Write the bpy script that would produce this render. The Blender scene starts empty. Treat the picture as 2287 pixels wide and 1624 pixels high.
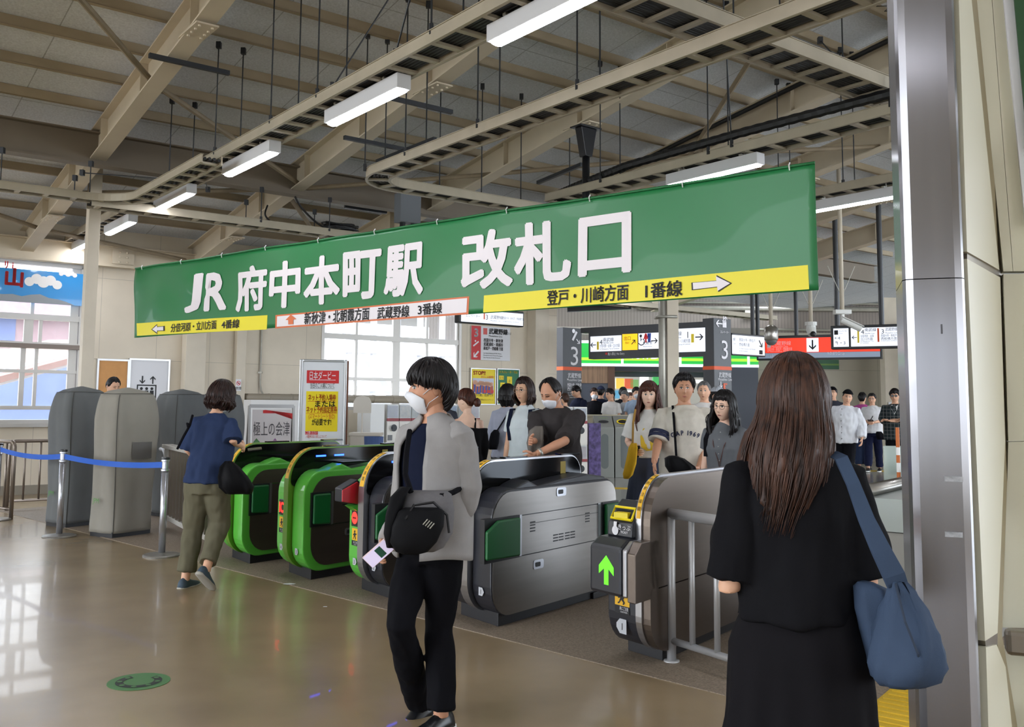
import bpy, bmesh, math, random
import numpy as np
from math import sin, cos, pi, radians as R, sqrt, atan2
from mathutils import Vector, Matrix, noise
random.seed(7)
SC = bpy.context.scene; COL = SC.collection
# ---------------------------------------------------------------- camera
FX, CX, CY = 2110.45, 1114.27, 702.48
PITCH, ROLL = R(5.3853), R(0.50079)
HC = 1.45
_f = Vector((0, cos(PITCH), sin(PITCH))); _u0 = Vector((0, -sin(PITCH), cos(PITCH))); _r0 = Vector((1, 0, 0))
_r = cos(ROLL)*_r0 + sin(ROLL)*_u0; _u = -sin(ROLL)*_r0 + cos(ROLL)*_u0
cam = bpy.data.cameras.new('camera'); camo = bpy.data.objects.new('camera', cam); COL.objects.link(camo)
cam.sensor_fit = 'HORIZONTAL'; cam.sensor_width = 36; cam.lens = 36*FX/2287
cam.shift_x = (1143.5-CX)/2287; cam.shift_y = -(812-CY)/2287
cam.clip_start = .05; cam.clip_end = 300
M = Matrix((_r, _u, -_f)).transposed().to_4x4(); M.translation = Vector((0, 0, HC)); camo.matrix_world = M
SC.camera = camo
# ---------------------------------------------------------------- world, light, exposure
SC.view_settings.view_transform = 'Standard'; SC.view_settings.look = 'None'; SC.view_settings.gamma = 1
SC.view_settings.use_curve_mapping = False
SC.view_settings.exposure = 1.95
SC.cycles.max_bounces = 6; SC.cycles.diffuse_bounces = 3; SC.cycles.glossy_bounces = 3; SC.cycles.transmission_bounces = 4
SC.cycles.transparent_max_bounces = 6; SC.cycles.caustics_reflective = False; SC.cycles.caustics_refractive = False
SC.cycles.sample_clamp_indirect = 6
W = bpy.data.worlds.new('sky'); SC.world = W; W.use_nodes = True
nt = W.node_tree; bg = nt.nodes['Background']
tc = nt.nodes.new('ShaderNodeTexCoord'); nz = nt.nodes.new('ShaderNodeTexNoise'); nz.inputs['Scale'].default_value = 2.2; nz.inputs['Detail'].default_value = 5
rp = nt.nodes.new('ShaderNodeValToRGB'); rp.color_ramp.elements[0].color = (.72, .84, 1, 1); rp.color_ramp.elements[1].color = (.95, .98, 1, 1)
rp.color_ramp.elements[0].position = .4; rp.color_ramp.elements[1].position = .6
nt.links.new(tc.outputs['Generated'], nz.inputs['Vector']); nt.links.new(nz.outputs['Fac'], rp.inputs['Fac']); nt.links.new(rp.outputs['Color'], bg.inputs['Color'])
bg.inputs['Strength'].default_value = 1.9
LAMP = 9.0
# ---------------------------------------------------------------- pixel helpers (pixel of the photograph -> point of the place)
def ray(x, y): return _f + (x-CX)/FX*_r - (y-CY)/FX*_u
CAM = Vector((0, 0, HC))
def onz(x, y, z=0.): d = ray(x, y); return CAM + d*((z-HC)/d.z)
def aty(x, y, Y): d = ray(x, y); return CAM + d*(Y/d.y)
def onp(x, y, p, n): d = ray(x, y); n = Vector(n); return CAM + d*((Vector(p)-CAM).dot(n)/d.dot(n))
BW = R(90-52.7723); GW = R(90-37.3356)                     # headings of the hall and of the gates
BO = Vector((-7.02, 14.08, 0)); wv = Vector((cos(BW), sin(BW), 0)); lv = Vector((-sin(BW), cos(BW), 0))
VW = -.6                                                    # the window wall
def uvw(P): d = Vector(P)-BO; return (d.dot(wv), -d.dot(lv), P[2])
def onw(x, y, v=VW): P = onp(x, y, BO-lv*v, lv); return uvw(P)
# ---------------------------------------------------------------- materials
def lin(c): return tuple((x/255/12.92 if x/255 <= .04045 else ((x/255+.055)/1.055)**2.4) for x in c[:3]) + (1,)
MATS = {}
def mat(name, c, rough=.6, metal=0., var=0., vs=8., bump=0., bs=40., emit=0., coat=0., spec=.5, alpha=1., stretch=None, ec=None, aniso=0.):
    if name in MATS: return MATS[name]
    m = bpy.data.materials.new(name); m.use_nodes = True; N = m.node_tree.nodes; L = m.node_tree.links; b = N['Principled BSDF']
    col = lin(c); b.inputs['Base Color'].default_value = col; b.inputs['Roughness'].default_value = rough; b.inputs['Metallic'].default_value = metal
    b.inputs['Specular IOR Level'].default_value = spec; b.inputs['Coat Weight'].default_value = coat
    if aniso: b.inputs['Anisotropic'].default_value = aniso; tg = N.new('ShaderNodeTangent'); tg.direction_type = 'RADIAL'; tg.axis = 'Z'; L.new(tg.outputs[0], b.inputs['Tangent'])
    if emit: b.inputs['Emission Color'].default_value = lin(ec or c); b.inputs['Emission Strength'].default_value = emit
    if alpha < 1: b.inputs['Alpha'].default_value = alpha
    if var or bump:
        t = N.new('ShaderNodeTexCoord'); src = t.outputs['Object']
        if stretch:
            mp = N.new('ShaderNodeMapping'); mp.inputs['Scale'].default_value = stretch; L.new(src, mp.inputs['Vector']); src = mp.outputs['Vector']
    if var:
        n = N.new('ShaderNodeTexNoise'); n.inputs['Scale'].default_value = vs; n.inputs['Detail'].default_value = 4; L.new(src, n.inputs['Vector'])
        r = N.new('ShaderNodeValToRGB'); r.color_ramp.elements[0].position = .3; r.color_ramp.elements[1].position = .7
        r.color_ramp.elements[0].color = tuple(max(0, x*(1-var)) for x in col[:3])+(1,); r.color_ramp.elements[1].color = tuple(min(1, x*(1+var)) for x in col[:3])+(1,)
        L.new(n.outputs['Fac'], r.inputs['Fac']); L.new(r.outputs['Color'], b.inputs['Base Color'])
    if bump:
        n = N.new('ShaderNodeTexNoise'); n.inputs['Scale'].default_value = bs; n.inputs['Detail'].default_value = 3; L.new(src, n.inputs['Vector'])
        k = N.new('ShaderNodeBump'); k.inputs['Strength'].default_value = bump; k.inputs['Distance'].default_value = .01
        L.new(n.outputs['Fac'], k.inputs['Height']); L.new(k.outputs['Normal'], b.inputs['Normal'])
    MATS[name] = m; return m
def seams(m, sx=0., sz=0., w=.006, dark=.55, off=(0, 0), axis=('X', 'Z'), light=False):
    """thin joint lines every sx / sz metres of the object's own axes, as part of the panel pattern"""
    N = m.node_tree.nodes; L = m.node_tree.links; b = N['Principled BSDF']
    t = N.new('ShaderNodeTexCoord'); s = N.new('ShaderNodeSeparateXYZ'); L.new(t.outputs['Object'], s.inputs[0])
    fac = None
    for ax, st, o in ((axis[0], sx, off[0]), (axis[1], sz, off[1])):
        if not st: continue
        a = N.new('ShaderNodeMath'); a.operation = 'ADD'; a.inputs[1].default_value = 500*st-o; L.new(s.outputs[ax], a.inputs[0])
        p = N.new('ShaderNodeMath'); p.operation = 'MODULO'; p.inputs[1].default_value = st; L.new(a.outputs[0], p.inputs[0])
        c = N.new('ShaderNodeMath'); c.operation = 'LESS_THAN'; c.inputs[1].default_value = w; L.new(p.outputs[0], c.inputs[0])
        if fac is None: fac = c.outputs[0]
        else:
            x = N.new('ShaderNodeMath'); x.operation = 'MAXIMUM'; L.new(fac, x.inputs[0]); L.new(c.outputs[0], x.inputs[1]); fac = x.outputs[0]
    mx = N.new('ShaderNodeMix'); mx.data_type = 'RGBA'; mx.blend_type = 'MULTIPLY' if not light else 'MIX'
    src = b.inputs['Base Color']
    if src.links: L.new(src.links[0].from_socket, mx.inputs[6])
    else: mx.inputs[6].default_value = src.default_value
    mx.inputs[7].default_value = (dark, dark, dark, 1); L.new(fac, mx.inputs[0]); L.new(mx.outputs[2], src)
    return m
# ---------------------------------------------------------------- mesh builder
def V(*a): return Vector(a[0] if len(a) == 1 else a)
TXT = {}
def glyphs(s, bold=0., res=3):
    k = (s, bold)
    if k not in TXT:
        c = bpy.data.curves.new('t', 'FONT'); c.body = s; c.fill_mode = 'FRONT'; c.resolution_u = res
        o = bpy.data.objects.new('t', c); COL.objects.link(o); dg = bpy.context.evaluated_depsgraph_get()
        m = bpy.data.meshes.new_from_object(o.evaluated_get(dg))
        v = [(p.co.x, p.co.y) for p in m.vertices]; f = [tuple(p.vertices) for p in m.polygons]
        bpy.data.objects.remove(o); bpy.data.curves.remove(c); bpy.data.meshes.remove(m)
        if bold:                                              # heavier strokes: the same outline laid round itself
            n = len(v); v0, f0 = v, f; v, f = [], []
            for i in range(8):
                t = 2*pi*(i+.5)/8; v = v+[(x+bold*cos(t), y+bold*sin(t)) for x, y in v0]; f = f+[tuple(a+n*i for a in q) for q in f0]
        TXT[k] = (v, f)
    return TXT[k]
class MB:
    def __init__(s): s.v = []; s.f = []; s.m = []; s.blocks = []
    def add(s, vs, fs, mi=0):
        n = len(s.v); s.v += [tuple(v) for v in vs]; s.f += [tuple(i+n for i in f) for f in fs]; s.m += [mi]*len(fs); return s
    def box(s, c, d, mi=0, ax=None):
        ex, ey, ez = ax or ((1, 0, 0), (0, 1, 0), (0, 0, 1)); c = V(c); ex, ey, ez = V(ex)*d[0]/2, V(ey)*d[1]/2, V(ez)*d[2]/2
        vs = [c+i*ex+j*ey+k*ez for k in (-1, 1) for j in (-1, 1) for i in (-1, 1)]
        return s.add(vs, [(0, 2, 3, 1), (4, 5, 7, 6), (0, 1, 5, 4), (2, 6, 7, 3), (0, 4, 6, 2), (1, 3, 7, 5)], mi)
    def bx(s, a, b, mi=0): return s.box([(a[i]+b[i])/2 for i in range(3)], [abs(b[i]-a[i]) for i in range(3)], mi)
    def bar(s, p, q, w, h, mi=0, up=(0, 0, 1)):
        p, q = V(p), V(q); d = (q-p); L = d.length; d = d/L; sd = d.cross(V(up))
        sd = sd.normalized() if sd.length > 1e-5 else V(1, 0, 0); u = sd.cross(d); return s.box((p+q)/2, (L, w, h), mi, (d, sd, u))
    def ibeam(s, p, q, w, h, t=.012, mi=0):
        p, q = V(p), V(q); d = (q-p).normalized(); sd = d.cross(V(0, 0, 1)).normalized(); u = sd.cross(d)
        s.bar(p, q, t, h, mi)
        for k in (-1, 1): s.bar(p+u*k*(h/2-t/2), q+u*k*(h/2-t/2), w, t*1.3, mi)
        return s
    def loft(s, rings, mi=0, cap=True, close=True):
        n = len(rings[0]); o = len(s.v); vs = [p for r in rings for p in r]; fs = []
        for i in range(len(rings)-1):
            for j in range(n if close else n-1):
                k = (j+1) % n; fs.append((i*n+j, i*n+k, (i+1)*n+k, (i+1)*n+j))
        if cap: fs.append(tuple(range(n-1, -1, -1))); fs.append(tuple(range((len(rings)-1)*n, len(rings)*n)))
        return s.add(vs, fs, mi)
    def tube(s, pts, r, n=8, mi=0, cap=True):
        pts = [V(p) for p in pts]; rs = r if isinstance(r, (list, tuple)) else [r]*len(pts); rings = []; prev = None
        for i, p in enumerate(pts):
            d = (pts[min(i+1, len(pts)-1)]-pts[max(i-1, 0)]).normalized()
            if prev is None: a = d.cross(V(0, 0, 1)); a = a.normalized() if a.length > .05 else V(1, 0, 0)
            else: a = (prev-d*prev.dot(d)).normalized()
            b = d.cross(a); prev = a
            rings.append([p+a*cos(2*pi*j/n)*rs[i]+b*sin(2*pi*j/n)*rs[i] for j in range(n)])
        return s.loft(rings, mi, cap)
    def cyl(s, c, r, h, n=24, mi=0, r2=None): c = V(c); return s.tube([c, c+V(0, 0, h)], [r, r if r2 is None else r2], n, mi)
    def lathe(s, c, prof, n=24, mi=0):
        c = V(c); return s.loft([[c+V(r*cos(2*pi*j/n), r*sin(2*pi*j/n), z) for j in range(n)] for r, z in prof], mi)
    def prism(s, poly, o, ex, ey, d, mi=0):
        o, ex, ey, d = V(o), V(ex), V(ey), V(d); a = [o+ex*x+ey*y for x, y in poly]; n = len(a)
        if ex.cross(ey).dot(d) < 0: pass
        return s.loft([a, [p+d for p in a]], mi)
    def quad(s, a, b, c, d, mi=0): return s.add([a, b, c, d], [(0, 1, 2, 3)], mi)
    def poly(s, pts, mi=0): return s.add(pts, [tuple(range(len(pts)))], mi)
    def disc(s, c, ex, ey, rx, ry=None, n=24, mi=0):
        c, ex, ey = V(c), V(ex), V(ey); ry = ry or rx
        return s.poly([c+ex*rx*cos(2*pi*i/n)+ey*ry*sin(2*pi*i/n) for i in range(n)], mi)
    def sph(s, c, r, n=12, mi=0, sc=(1, 1, 1)):
        c = V(c); rings = []
        for i in range(1, n):
            t = pi*i/n; rings.append([c+V(r*sc[0]*sin(t)*cos(2*pi*j/(2*n)), r*sc[1]*sin(t)*sin(2*pi*j/(2*n)), r*sc[2]*cos(t)) for j in range(2*n)])
        return s.loft(rings, mi)
    def grid(s, fn, nu, nv, mi=0, closeu=False):
        vs = [fn(i/nu, j/nv) for j in range(nv+1) for i in range(nu+1)]
        return s.add(vs, [(j*(nu+1)+i, j*(nu+1)+i+1, (j+1)*(nu+1)+i+1, (j+1)*(nu+1)+i) for j in range(nv) for i in range(nu)], mi)
    def text(s, t, o, ex, ey, h, mi=0, al='C', maxw=None, bold=0., fn=None, sx=1., lift=.0):
        """h = cap height in metres; o = middle of the line at its base; al C L R"""
        v, f = glyphs(t, bold)
        if not v: return s
        x0 = min(p[0] for p in v); x1 = max(p[0] for p in v); k = h/.73; kx = k*sx
        if maxw and (x1-x0)*kx > maxw: kx = maxw/(x1-x0)
        ox = {'C': -(x0+x1)/2, 'L': -x0, 'R': -x1}[al]; o, ex, ey = V(o), V(ex), V(ey); nn = ex.cross(ey)*lift
        pts = [o+ex*((x+ox)*kx)+ey*(y*k)+nn for x, y in v]
        if fn: pts = [fn(p) for p in pts]
        s.blocks.append((len(s.v), len(s.v)+len(pts), len(s.f), len(s.f)+len(f))); return s.add(pts, f, mi)
    def build(s, name, mats, parent=None, world=True, smooth=False, bevel=0., at=None, rz=0., seg=2, kind=None, norm=True):
        me = bpy.data.meshes.new(name); vs = s.v
        if parent is not None and world:
            L = parent
            while L.parent: L = L.parent
            Mi = (Matrix.Translation(L.location) @ L.rotation_euler.to_matrix().to_4x4()).inverted()
            vs = [Mi @ V(v) for v in vs]
        elif at is not None and world:
            Mi = (Matrix.Translation(V(at)) @ Matrix.Rotation(rz, 4, 'Z')).inverted(); vs = [Mi @ V(v) for v in vs]
        me.from_pydata([tuple(v) for v in vs], [], s.f)
        for mm in (mats if isinstance(mats, (list, tuple)) else [mats]): me.materials.append(mm)
        me.polygons.foreach_set('material_index', s.m)
        if norm:
            b = bmesh.new(); b.from_mesh(me); bmesh.ops.recalc_face_normals(b, faces=b.faces); b.to_mesh(me); b.free()
        if smooth: me.polygons.foreach_set('use_smooth', [True]*len(me.polygons))
        me.update(); o = bpy.data.objects.new(name, me); COL.objects.link(o)
        if parent is not None: o.parent = parent
        elif at is not None: o.location = at; o.rotation_euler = (0, 0, rz)
        if bevel:
            d = o.modifiers.new('b', 'BEVEL'); d.width = bevel; d.segments = seg; d.limit_method = 'ANGLE'; d.angle_limit = R(40)
            d.harden_normals = False
        if kind: o['kind'] = kind
        return o
def tag(o, label, cat, group=None):
    o['label'] = label; o['category'] = cat
    if group: o['group'] = group
    return o
def thing(name, label, cat, loc=(0, 0, 0), rz=0., group=None):
    o = bpy.data.objects.new(name, None); COL.objects.link(o); o.location = loc; o.rotation_euler = (0, 0, rz); o.empty_display_size = .1
    return tag(o, label, cat, group)
def copy_thing(o, loc, rz=None, label=None):
    c = o.copy(); COL.objects.link(c); c.location = loc
    if rz is not None: c.rotation_euler = (0, 0, rz)
    if label: c['label'] = label
    for ch in list(o.children):
        d = ch.copy(); COL.objects.link(d); d.parent = c
        for gch in list(ch.children):
            e = gch.copy(); COL.objects.link(e); e.parent = d
    return c
X, Y, Z = V(1, 0, 0), V(0, 1, 0), V(0, 0, 1)
def bp(u, v, z): return BO + wv*u - lv*v + Z*z             # hall coordinates -> world
def bbuild(mb, name, m, **k): return mb.build(name, m, at=BO, rz=BW, world=False, kind='structure', **k)   # mesh given in (u,-v,z)
def zroof(P): return 4.325+.159*uvw(P)[1]
# shared paints
cream = mat('cream_paint', (214, 203, 184), .6, var=.05, vs=3)
beam_p = mat('beam_paint', (210, 197, 174), .55, var=.06, vs=2)
purl_p = mat('purlin_paint', (168, 152, 126), .6, var=.08, vs=3)
gird_p = mat('girder_paint', (122, 110, 94), .6, var=.06, vs=2)
galv = mat('galvanised', (168, 165, 155), .45, .6, var=.08)
tray_p = mat('tray_paint', (178, 168, 148), .5, .2, var=.08, vs=4)
blackc = mat('black_cable', (22, 22, 24), .5)
dark = mat('dark_steel', (52, 54, 58), .5, .4)
steel = mat('stainless', (178, 175, 170), .3, 1., var=.06, vs=6, stretch=(1, 1, .2))
whitep = mat('white_enamel', (232, 232, 230), .4)
blackp = mat('black_plastic', (24, 25, 29), .3)
black_ink = mat('black_ink', (26, 26, 30), .6)
white_ink = mat('white_ink', (236, 234, 238), .6)
# ================================================================ setting
floor_m = mat('floor_coating', (150, 130, 101), .27, var=.17, vs=.9, bump=.03, bs=60, coat=.15)
b = MB(); b.quad((-14, -7.2, 0), (22, -7.2, 0), (22, 40, 0), (-14, 40, 0)); b.build('floor', floor_m, kind='structure')
b = MB(); b.quad((-70, -50, -.05), (70, -50, -.05), (70, 90, -.05), (-70, 90, -.05)); b.build('ground_outside', mat('bounce_ground', (205, 203, 198), .8), kind='structure')  # added ground plane, made pale to bounce daylight up to the ceiling
gv, qv = V(cos(GW), sin(GW), 0), V(-sin(GW), cos(GW), 0)
GO = onz(1121, 1404)
def gp(a, b_, z=0.): return GO + gv*a + qv*b_ + Z*z
# granite strip under the gates, and the grey terrazzo beyond
strip_m = mat('granite_chip_floor', (136, 121, 105), .6, var=.35, vs=90)
b = MB(); b.prism([(-.62, -3.2), (.98, 9), (3.1, 9), (2.4, -3.2)], GO+Z*.0, gv, qv, Z*.004); b.build('floor_strip', strip_m, kind='structure')
far_m = mat('grey_terrazzo', (150, 147, 140), .16, var=.08, vs=1.5)
seams(far_m, .6, .6, .006, .75, axis=('X', 'Y'))
b = MB(); b.prism([(2.4, -22), (2.4, -3.2), (3.1, 9), (3.1, 14), (40, 14), (40, -22)], GO, gv, qv, Z*.0035); b.build('floor_beyond', far_m, kind='structure')
# roof panels
roof_m = mat('wood_wool_board', (226, 230, 236), .85, var=.12, vs=45)
seams(roof_m, .91, 1.82, .012, .60, axis=('X', 'Y'))
RB = .159
def rz0(v, z0): return z0 + RB*v
b = MB(); z0 = 4.325
b.prism([(-12, -.75), (30, -.75), (30, 16.2), (-12, 16.2)], (0, 0, 0), X, -Y, Z*.05)
for i, p in enumerate(b.v): b.v[i] = (p[0], p[1], p[2]+rz0(-p[1], z0))
bbuild(b, 'ceiling', roof_m)
# second roof slope beyond the ridge, towards and past the camera
b = MB(); b.prism([(-12, 16.2), (30, 16.2), (30, 24), (-12, 24)], (0, 0, 0), X, -Y, Z*.05)
for i, p in enumerate(b.v): b.v[i] = (p[0], p[1], p[2]+rz0(16.2, z0)-RB*(-p[1]-16.2))
bbuild(b, 'ceiling_slope', roof_m)
b = MB(); b.bx((10.2, .7, 5.0), (34, 22, 5.1)); bbuild(b, 'ceiling_added', mat('added_ceiling', (120, 116, 110), .8))  # roof piece added to keep sky light off the far fascia
# purlins
for k in range(18):
    v = .25+.745*k
    if abs(v-3.23) < .2: continue
    b = MB(); z = rz0(v, 4.27); b.bx((-9, -v-.006, z-.05), (17, -v+.0, z+.05)); b.bx((-9, -v-.006, z-.055), (17, -v+.05, z-.045))
    bbuild(b, 'purlin_beam', purl_p)
# rafters
for u in (-2.3, 0., 2.62, 4.85, 7.12, 9.4, 11.7, 14.):
    b = MB(); b.ibeam((u, -13.5, rz0(13.5, 3.99)), (u, .6, rz0(-.6, 3.99)), .19, .36, .014)
    for k in range(9):
        v = .9+1.5*k; z = rz0(v, 3.99); b.box((u, -v, z), (.17, .012, .33))
    for v in (1.2, 6.9):
        z = rz0(v, 3.99)
        b.box((u+.014, -v, z), (.012, .3, .26)); b.box((u, -v, z-.19), (.21, .5, .016))
        for i in range(5):
            for j in (-1, 1): b.cyl((u+j*.06, -v-.2+.1*i, z-.215), .014, .02, 6)
    bbuild(b, 'rafter_beam', beam_p)
# girders between the rafters
for v, d in ((3.5, .40), (12.2, .4)):
    b = MB(); z = rz0(v, 3.93); b.ibeam((-9, -v, z), (17, -v, z), .2, d, .014); bbuild(b, 'girder_beam', gird_p)
# sloped braces (flat roof bracing between rafters)
brm = mat('brace_steel', (140, 125, 102), .65, var=.15, vs=6)
def brace(n, p, q, r=.032, up=0):
    b = MB(); b.tube([bp(*p), bp(*q)], r, 8); b.build(n, brm, at=bp(*p), kind='structure')
zb = lambda v: rz0(v, 3.86)
for (u0, v0, u1, v1) in ((-2.3, 8.4, 0, 5.6), (0, 5.6, 2.62, 3.6), (0, 8.2, 2.62, 8.9), (-2.3, 7.2, 0, 8.2), (-2.3, 1.6, 0, 2.1), (0, 2.1, 2.62, 3.4), (2.62, 3.4, 4.85, 5.0), (4.85, 5., 7.12, 6.8), (4.85, 9.9, 7.12, 6.6), (2.62, 3.2, 4.85, .4), (-2.3, 2.0, 0, .5), (0, .5, 2.4, -.3), (7.12, 6.8, 9.4, 8.2)):
    brace('brace_beam', (u0, v0, zb(v0)), (u1, v1, zb(v1)))
# window wall
cream_w = mat('cream_board', (222, 210, 190), .65, var=.05, vs=2)
seams(cream_w, .91, 1.31, .006, .62, off=(.25, .8))
def ow(x, y): u, v, z = onw(x, y); return u, z
u1r, z1b = ow(190, 600)[0], ow(60, 945)[1]; z1t = ow(100, 590)[1]+.02
u2l, u2r = ow(718, 800)[0], ow(1029, 800)[0]; z2b = ow(870, 915)[1]; z2t = z1t
UC = ow(1243, 900)[0]                                        # end of the window wall
def wallbox(n, u0, u1, z0_, z1_, m=cream_w): b = MB(); b.bx((u0, -VW, z0_), (u1, -VW+.16, z1_)); return bbuild(b, n, m)
b = MB()
for a0, a1, c0, c1 in ((-12, -3.2, 0, 4.3), (-3.2, u1r, 0, z1b), (-3.2, u1r, z1t, 4.3), (u1r, u2l, 0, 4.3), (u2l, u2r, 0, z2b), (u2l, u2r, z2t, 4.3), (u2r, UC, 0, 4.3)):
    b.bx((a0, -VW, c0), (a1, -VW+.16, c1))
bbuild(b, 'wall_left', cream_w)
b = MB(); b.bx((-12, -VW-.02, 0), (UC, -VW, .14)); bbuild(b, 'baseboard_left', mat('grey_skirting', (150, 142, 128), .5))
# eaves beam along the top of the wall
b = MB(); zt = z1t+.18; b.ibeam((-12, -VW-.12, zt), (UC, -VW-.12, zt), .2, .34, .014)
for u in (ow(270, 560)[0],):
    b.box((u, -VW-.02-.13, zt), (.34, .03, .22))
    for i in (-1, 1):
        for j in (-1, 0, 1): b.sph((u+.06*i, -VW-.18, zt+.08*j), .02, 5)
bbuild(b, 'eaves_beam', beam_p)
# wall posts
for n, x0, x1, yref, dep, v in (('pillar_1', 401, 446, 900, .22, VW), ('pillar_2', 520, 541, 850, .14, VW), ('pillar_3', 1176, 1206, 900, .3, VW)):
    ua, ub = ow(x0, yref)[0], ow(x1, yref)[0]
    b = MB(); b.bx((ua, -v-dep, 0), (ub, -v, 3.72 if dep > .2 else 4.1)); bbuild(b, n, cream, bevel=.008)
# window 1: sliding sashes with a big transom
alu = mat('window_aluminium', (196, 192, 186), .4, .3)
glassm = mat('glass', (235, 242, 250), .05, spec=.4, alpha=.12)
def window(n, u0, u1, zs, bars, z0_, z1_, us):
    b = MB(); y = -VW+.05
    for u in (u0+.02, u1-.02): b.bx((u-.03, y-.06, z0_), (u+.03, y+.05, z1_))
    for z in (z0_+.02, z1_-.02): b.bx((u0, y-.06, z-.03), (u1, y+.05, z+.03))
    for z, h in zs: b.bx((u0, y-.05, z-h/2), (u1, y+.04, z+h/2))
    for u, wd, za, zb_ in bars: b.bx((u-wd/2, y-.03, za), (u+wd/2, y+.03, zb_))
    o = bbuild(b, n, alu); g = MB(); g.bx((u0+.03, y-.002, z0_), (u1-.03, y+.002, z1_)); go = g.build('glass_pane', glassm, parent=o, world=False)
    return o
zT = ow(100, 709)[1]; zM = ow(100, 772)[1]; zL = ow(100, 830)[1]; zS = ow(100, 911)[1]
uu = lambda x: ow(x, 800)[0]
window('window_1', -3.2, u1r, [(zT, .09), (zM, .1), (zL, .05), (zS, .06)],
       [(uu(61)+.04, .05, zT-.4, z1t-.3), (uu(57), .08, zM, zT), (uu(88), .05, zM, zT), (uu(52), .07, zS, zM), (uu(82), .05, zS, zM), (-1.3, .07, zS, z1t), (u1r-.12, .12, zS, z1t)], z1b, z1t, None)
zA = ow(870, 757)[1]; zB = ow(870, 848)[1]
window('window_2', u2l, u2r, [(zA, .1), (zB, .06)], [((u2l+u2r)/2+.05, .16, z2b, z2t), (ow(797, 800)[0], .05, z2b, z2t), (ow(955, 800)[0], .05, z2b, z2t), (u2r-.06, .08, z2b, z2t)], z2b, z2t, None)
b = MB(); b.bx((-3.2, -VW-.12, z1b-.06), (u1r+.05, -VW, z1b-.0)); bbuild(b, 'trim_1', alu)
b = MB(); b.bx((-3.2, -VW-.08, zM-.05), (u1r+.04, -VW+.02, zM+.02)); bbuild(b, 'trim_2', mat('handrail_bronze', (120, 108, 100), .4, .4))
# far end of the hall: corrugated fascia, end wall
YF = 27.
corr = mat('corrugated_sheet', (132, 122, 114), .55, .1)
seams(corr, .09, 0, .02, .72)
b = MB(); b.bx((-2, YF, 3.2), (34, YF+.1, 8)); b.build('wall_fascia', corr, kind='structure')
endm = mat('end_wall_paint', (186, 178, 160), .6, var=.06, vs=1); seams(endm, 1.6, 1.15, .012, .7, off=(.5, .1))
xe0 = aty(1690, 900, 25.2).x
b = MB(); b.bx((xe0, 25.2, 0), (30, 25.4, 3.4)); b.build('wall_far', endm, kind='structure')
b = MB(); x0, x1 = aty(1968, 900, 24).x, aty(2004, 900, 24).x; b.bx((x0, 23.7, 0), (x1, 24, 4.2)); b.build('pillar_4', cream, kind='structure')
b = MB(); b.bx((10.6, 22.4, 0), (10.8, 25.2, 3.6)); b.build('wall_far_side', endm, kind='structure')
# pipes on the fascia
for i, (y, r) in enumerate(((688, .07), (660, .05), (648, .05), (676, .03), (735, .035), (765, .05))):
    z = aty(1600, y, YF-.2).z
    b = MB(); b.tube([(.5 if y > 700 else 4, YF-.15-.01*i, z), (13, YF-.15-.01*i, z)], r, 8)
    o = b.build('conduit_pipe', galv, at=(4, YF-.15, z)); tag(o, ['thick lowest conduit pipe crossing the corrugated wall behind the banner', 'pale conduit pipe crossing corrugated wall just above the lowest one', 'topmost conduit pipe crossing the corrugated wall', 'thin conduit pipe running between the thicker ones on corrugated wall', 'grey conduit pipe on corrugated wall above the hanging platform signs', 'lower pale pipe on corrugated wall just over the shop signs'][i], 'pipe', 'conduit pipes on the corrugated wall')
# steel column and the cream wall beside the camera
colm = mat('brushed_column', (146, 145, 149), .24, 1., aniso=.85, var=.05, vs=3, stretch=(6, 6, .3))
YC = 3.0
A = aty(2022, 800, YC); B_ = aty(2163, 800, YC-.06); A.z = B_.z = 0
d = (B_-A).normalized(); n = V(-d.y, d.x, 0)
b = MB()
zs = aty(2080, 625, YC).z
for k, (za, zb_) in enumerate(((0, zs-.0015), (zs+.0015, 5.6))):
    rr = .03; pts = [A+n*rr, A+n*rr*.3+d*rr*.3, A+d*rr, B_-d*rr, B_+n*rr*.3-d*rr*.3, B_+n*rr, B_+n*.35, A+n*.35]
    b.loft([[p+Z*za for p in pts], [p+Z*zb_ for p in pts]])
b.build('pillar_steel', colm, at=A, kind='structure')
rail_m = mat('wall_rail_steel', (150, 142, 132), .35, .9)
C1 = B_+n*.02+d*.004; C2 = onp(2243, 800, C1, V(gv.y, -gv.x, 0)); C2.z = 0
e2 = V(cos(R(20)), -sin(R(20)), 0)
wallp = mat('cream_metal_panel', (214, 210, 188), .45, var=.03, vs=1); gap_m = mat('panel_gap', (150, 138, 108), .6)
dd = (C2-C1).normalized(); nn = V(dd.y, -dd.x, 0); C3 = C2+dd*.03; e2n = V(-sin(R(20)), -cos(R(20)), 0)
def facet(polys, pt, nrm, th, name, m, sh=0.):
    """panels of one wall plane, each cut to its own outline and given its thickness"""
    mb = MB()
    for pl in polys: q = [onp(x, y, pt+nrm*sh, nrm) for x, y in pl]; mb.loft([q, [p-nrm*th for p in q]])
    return mb.build(name, m, at=pt, kind='structure')
facet((((2140, -40), (2160, 562), (2232, 603), (2166, -40)), ((2160, 578), (2200, 1432), (2228, 1414), (2245, 985), (2234, 620)), ((2202, 1446), (2208, 1640), (2262, 1640), (2246, 1490), (2226, 1440))), C1, nn, .05, 'wall_recess', wallp)
facet((((2160, 560), (2160, 580), (2236, 622), (2234, 602)), ((2200, 1430), (2202, 1448), (2228, 1440), (2228, 1412))), C1, nn, .05, 'trim_3', rail_m, -.008)
facet((((2164, -40), (2230, 603), (2232, 618), (2242, 985), (2224, 1418), (2260, 1640), (2275, 1640), (2238, 1418), (2252, 985), (2241, 612), (2178, -40)),), C1, nn, .04, 'trim_4', gap_m, -.012)
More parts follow.
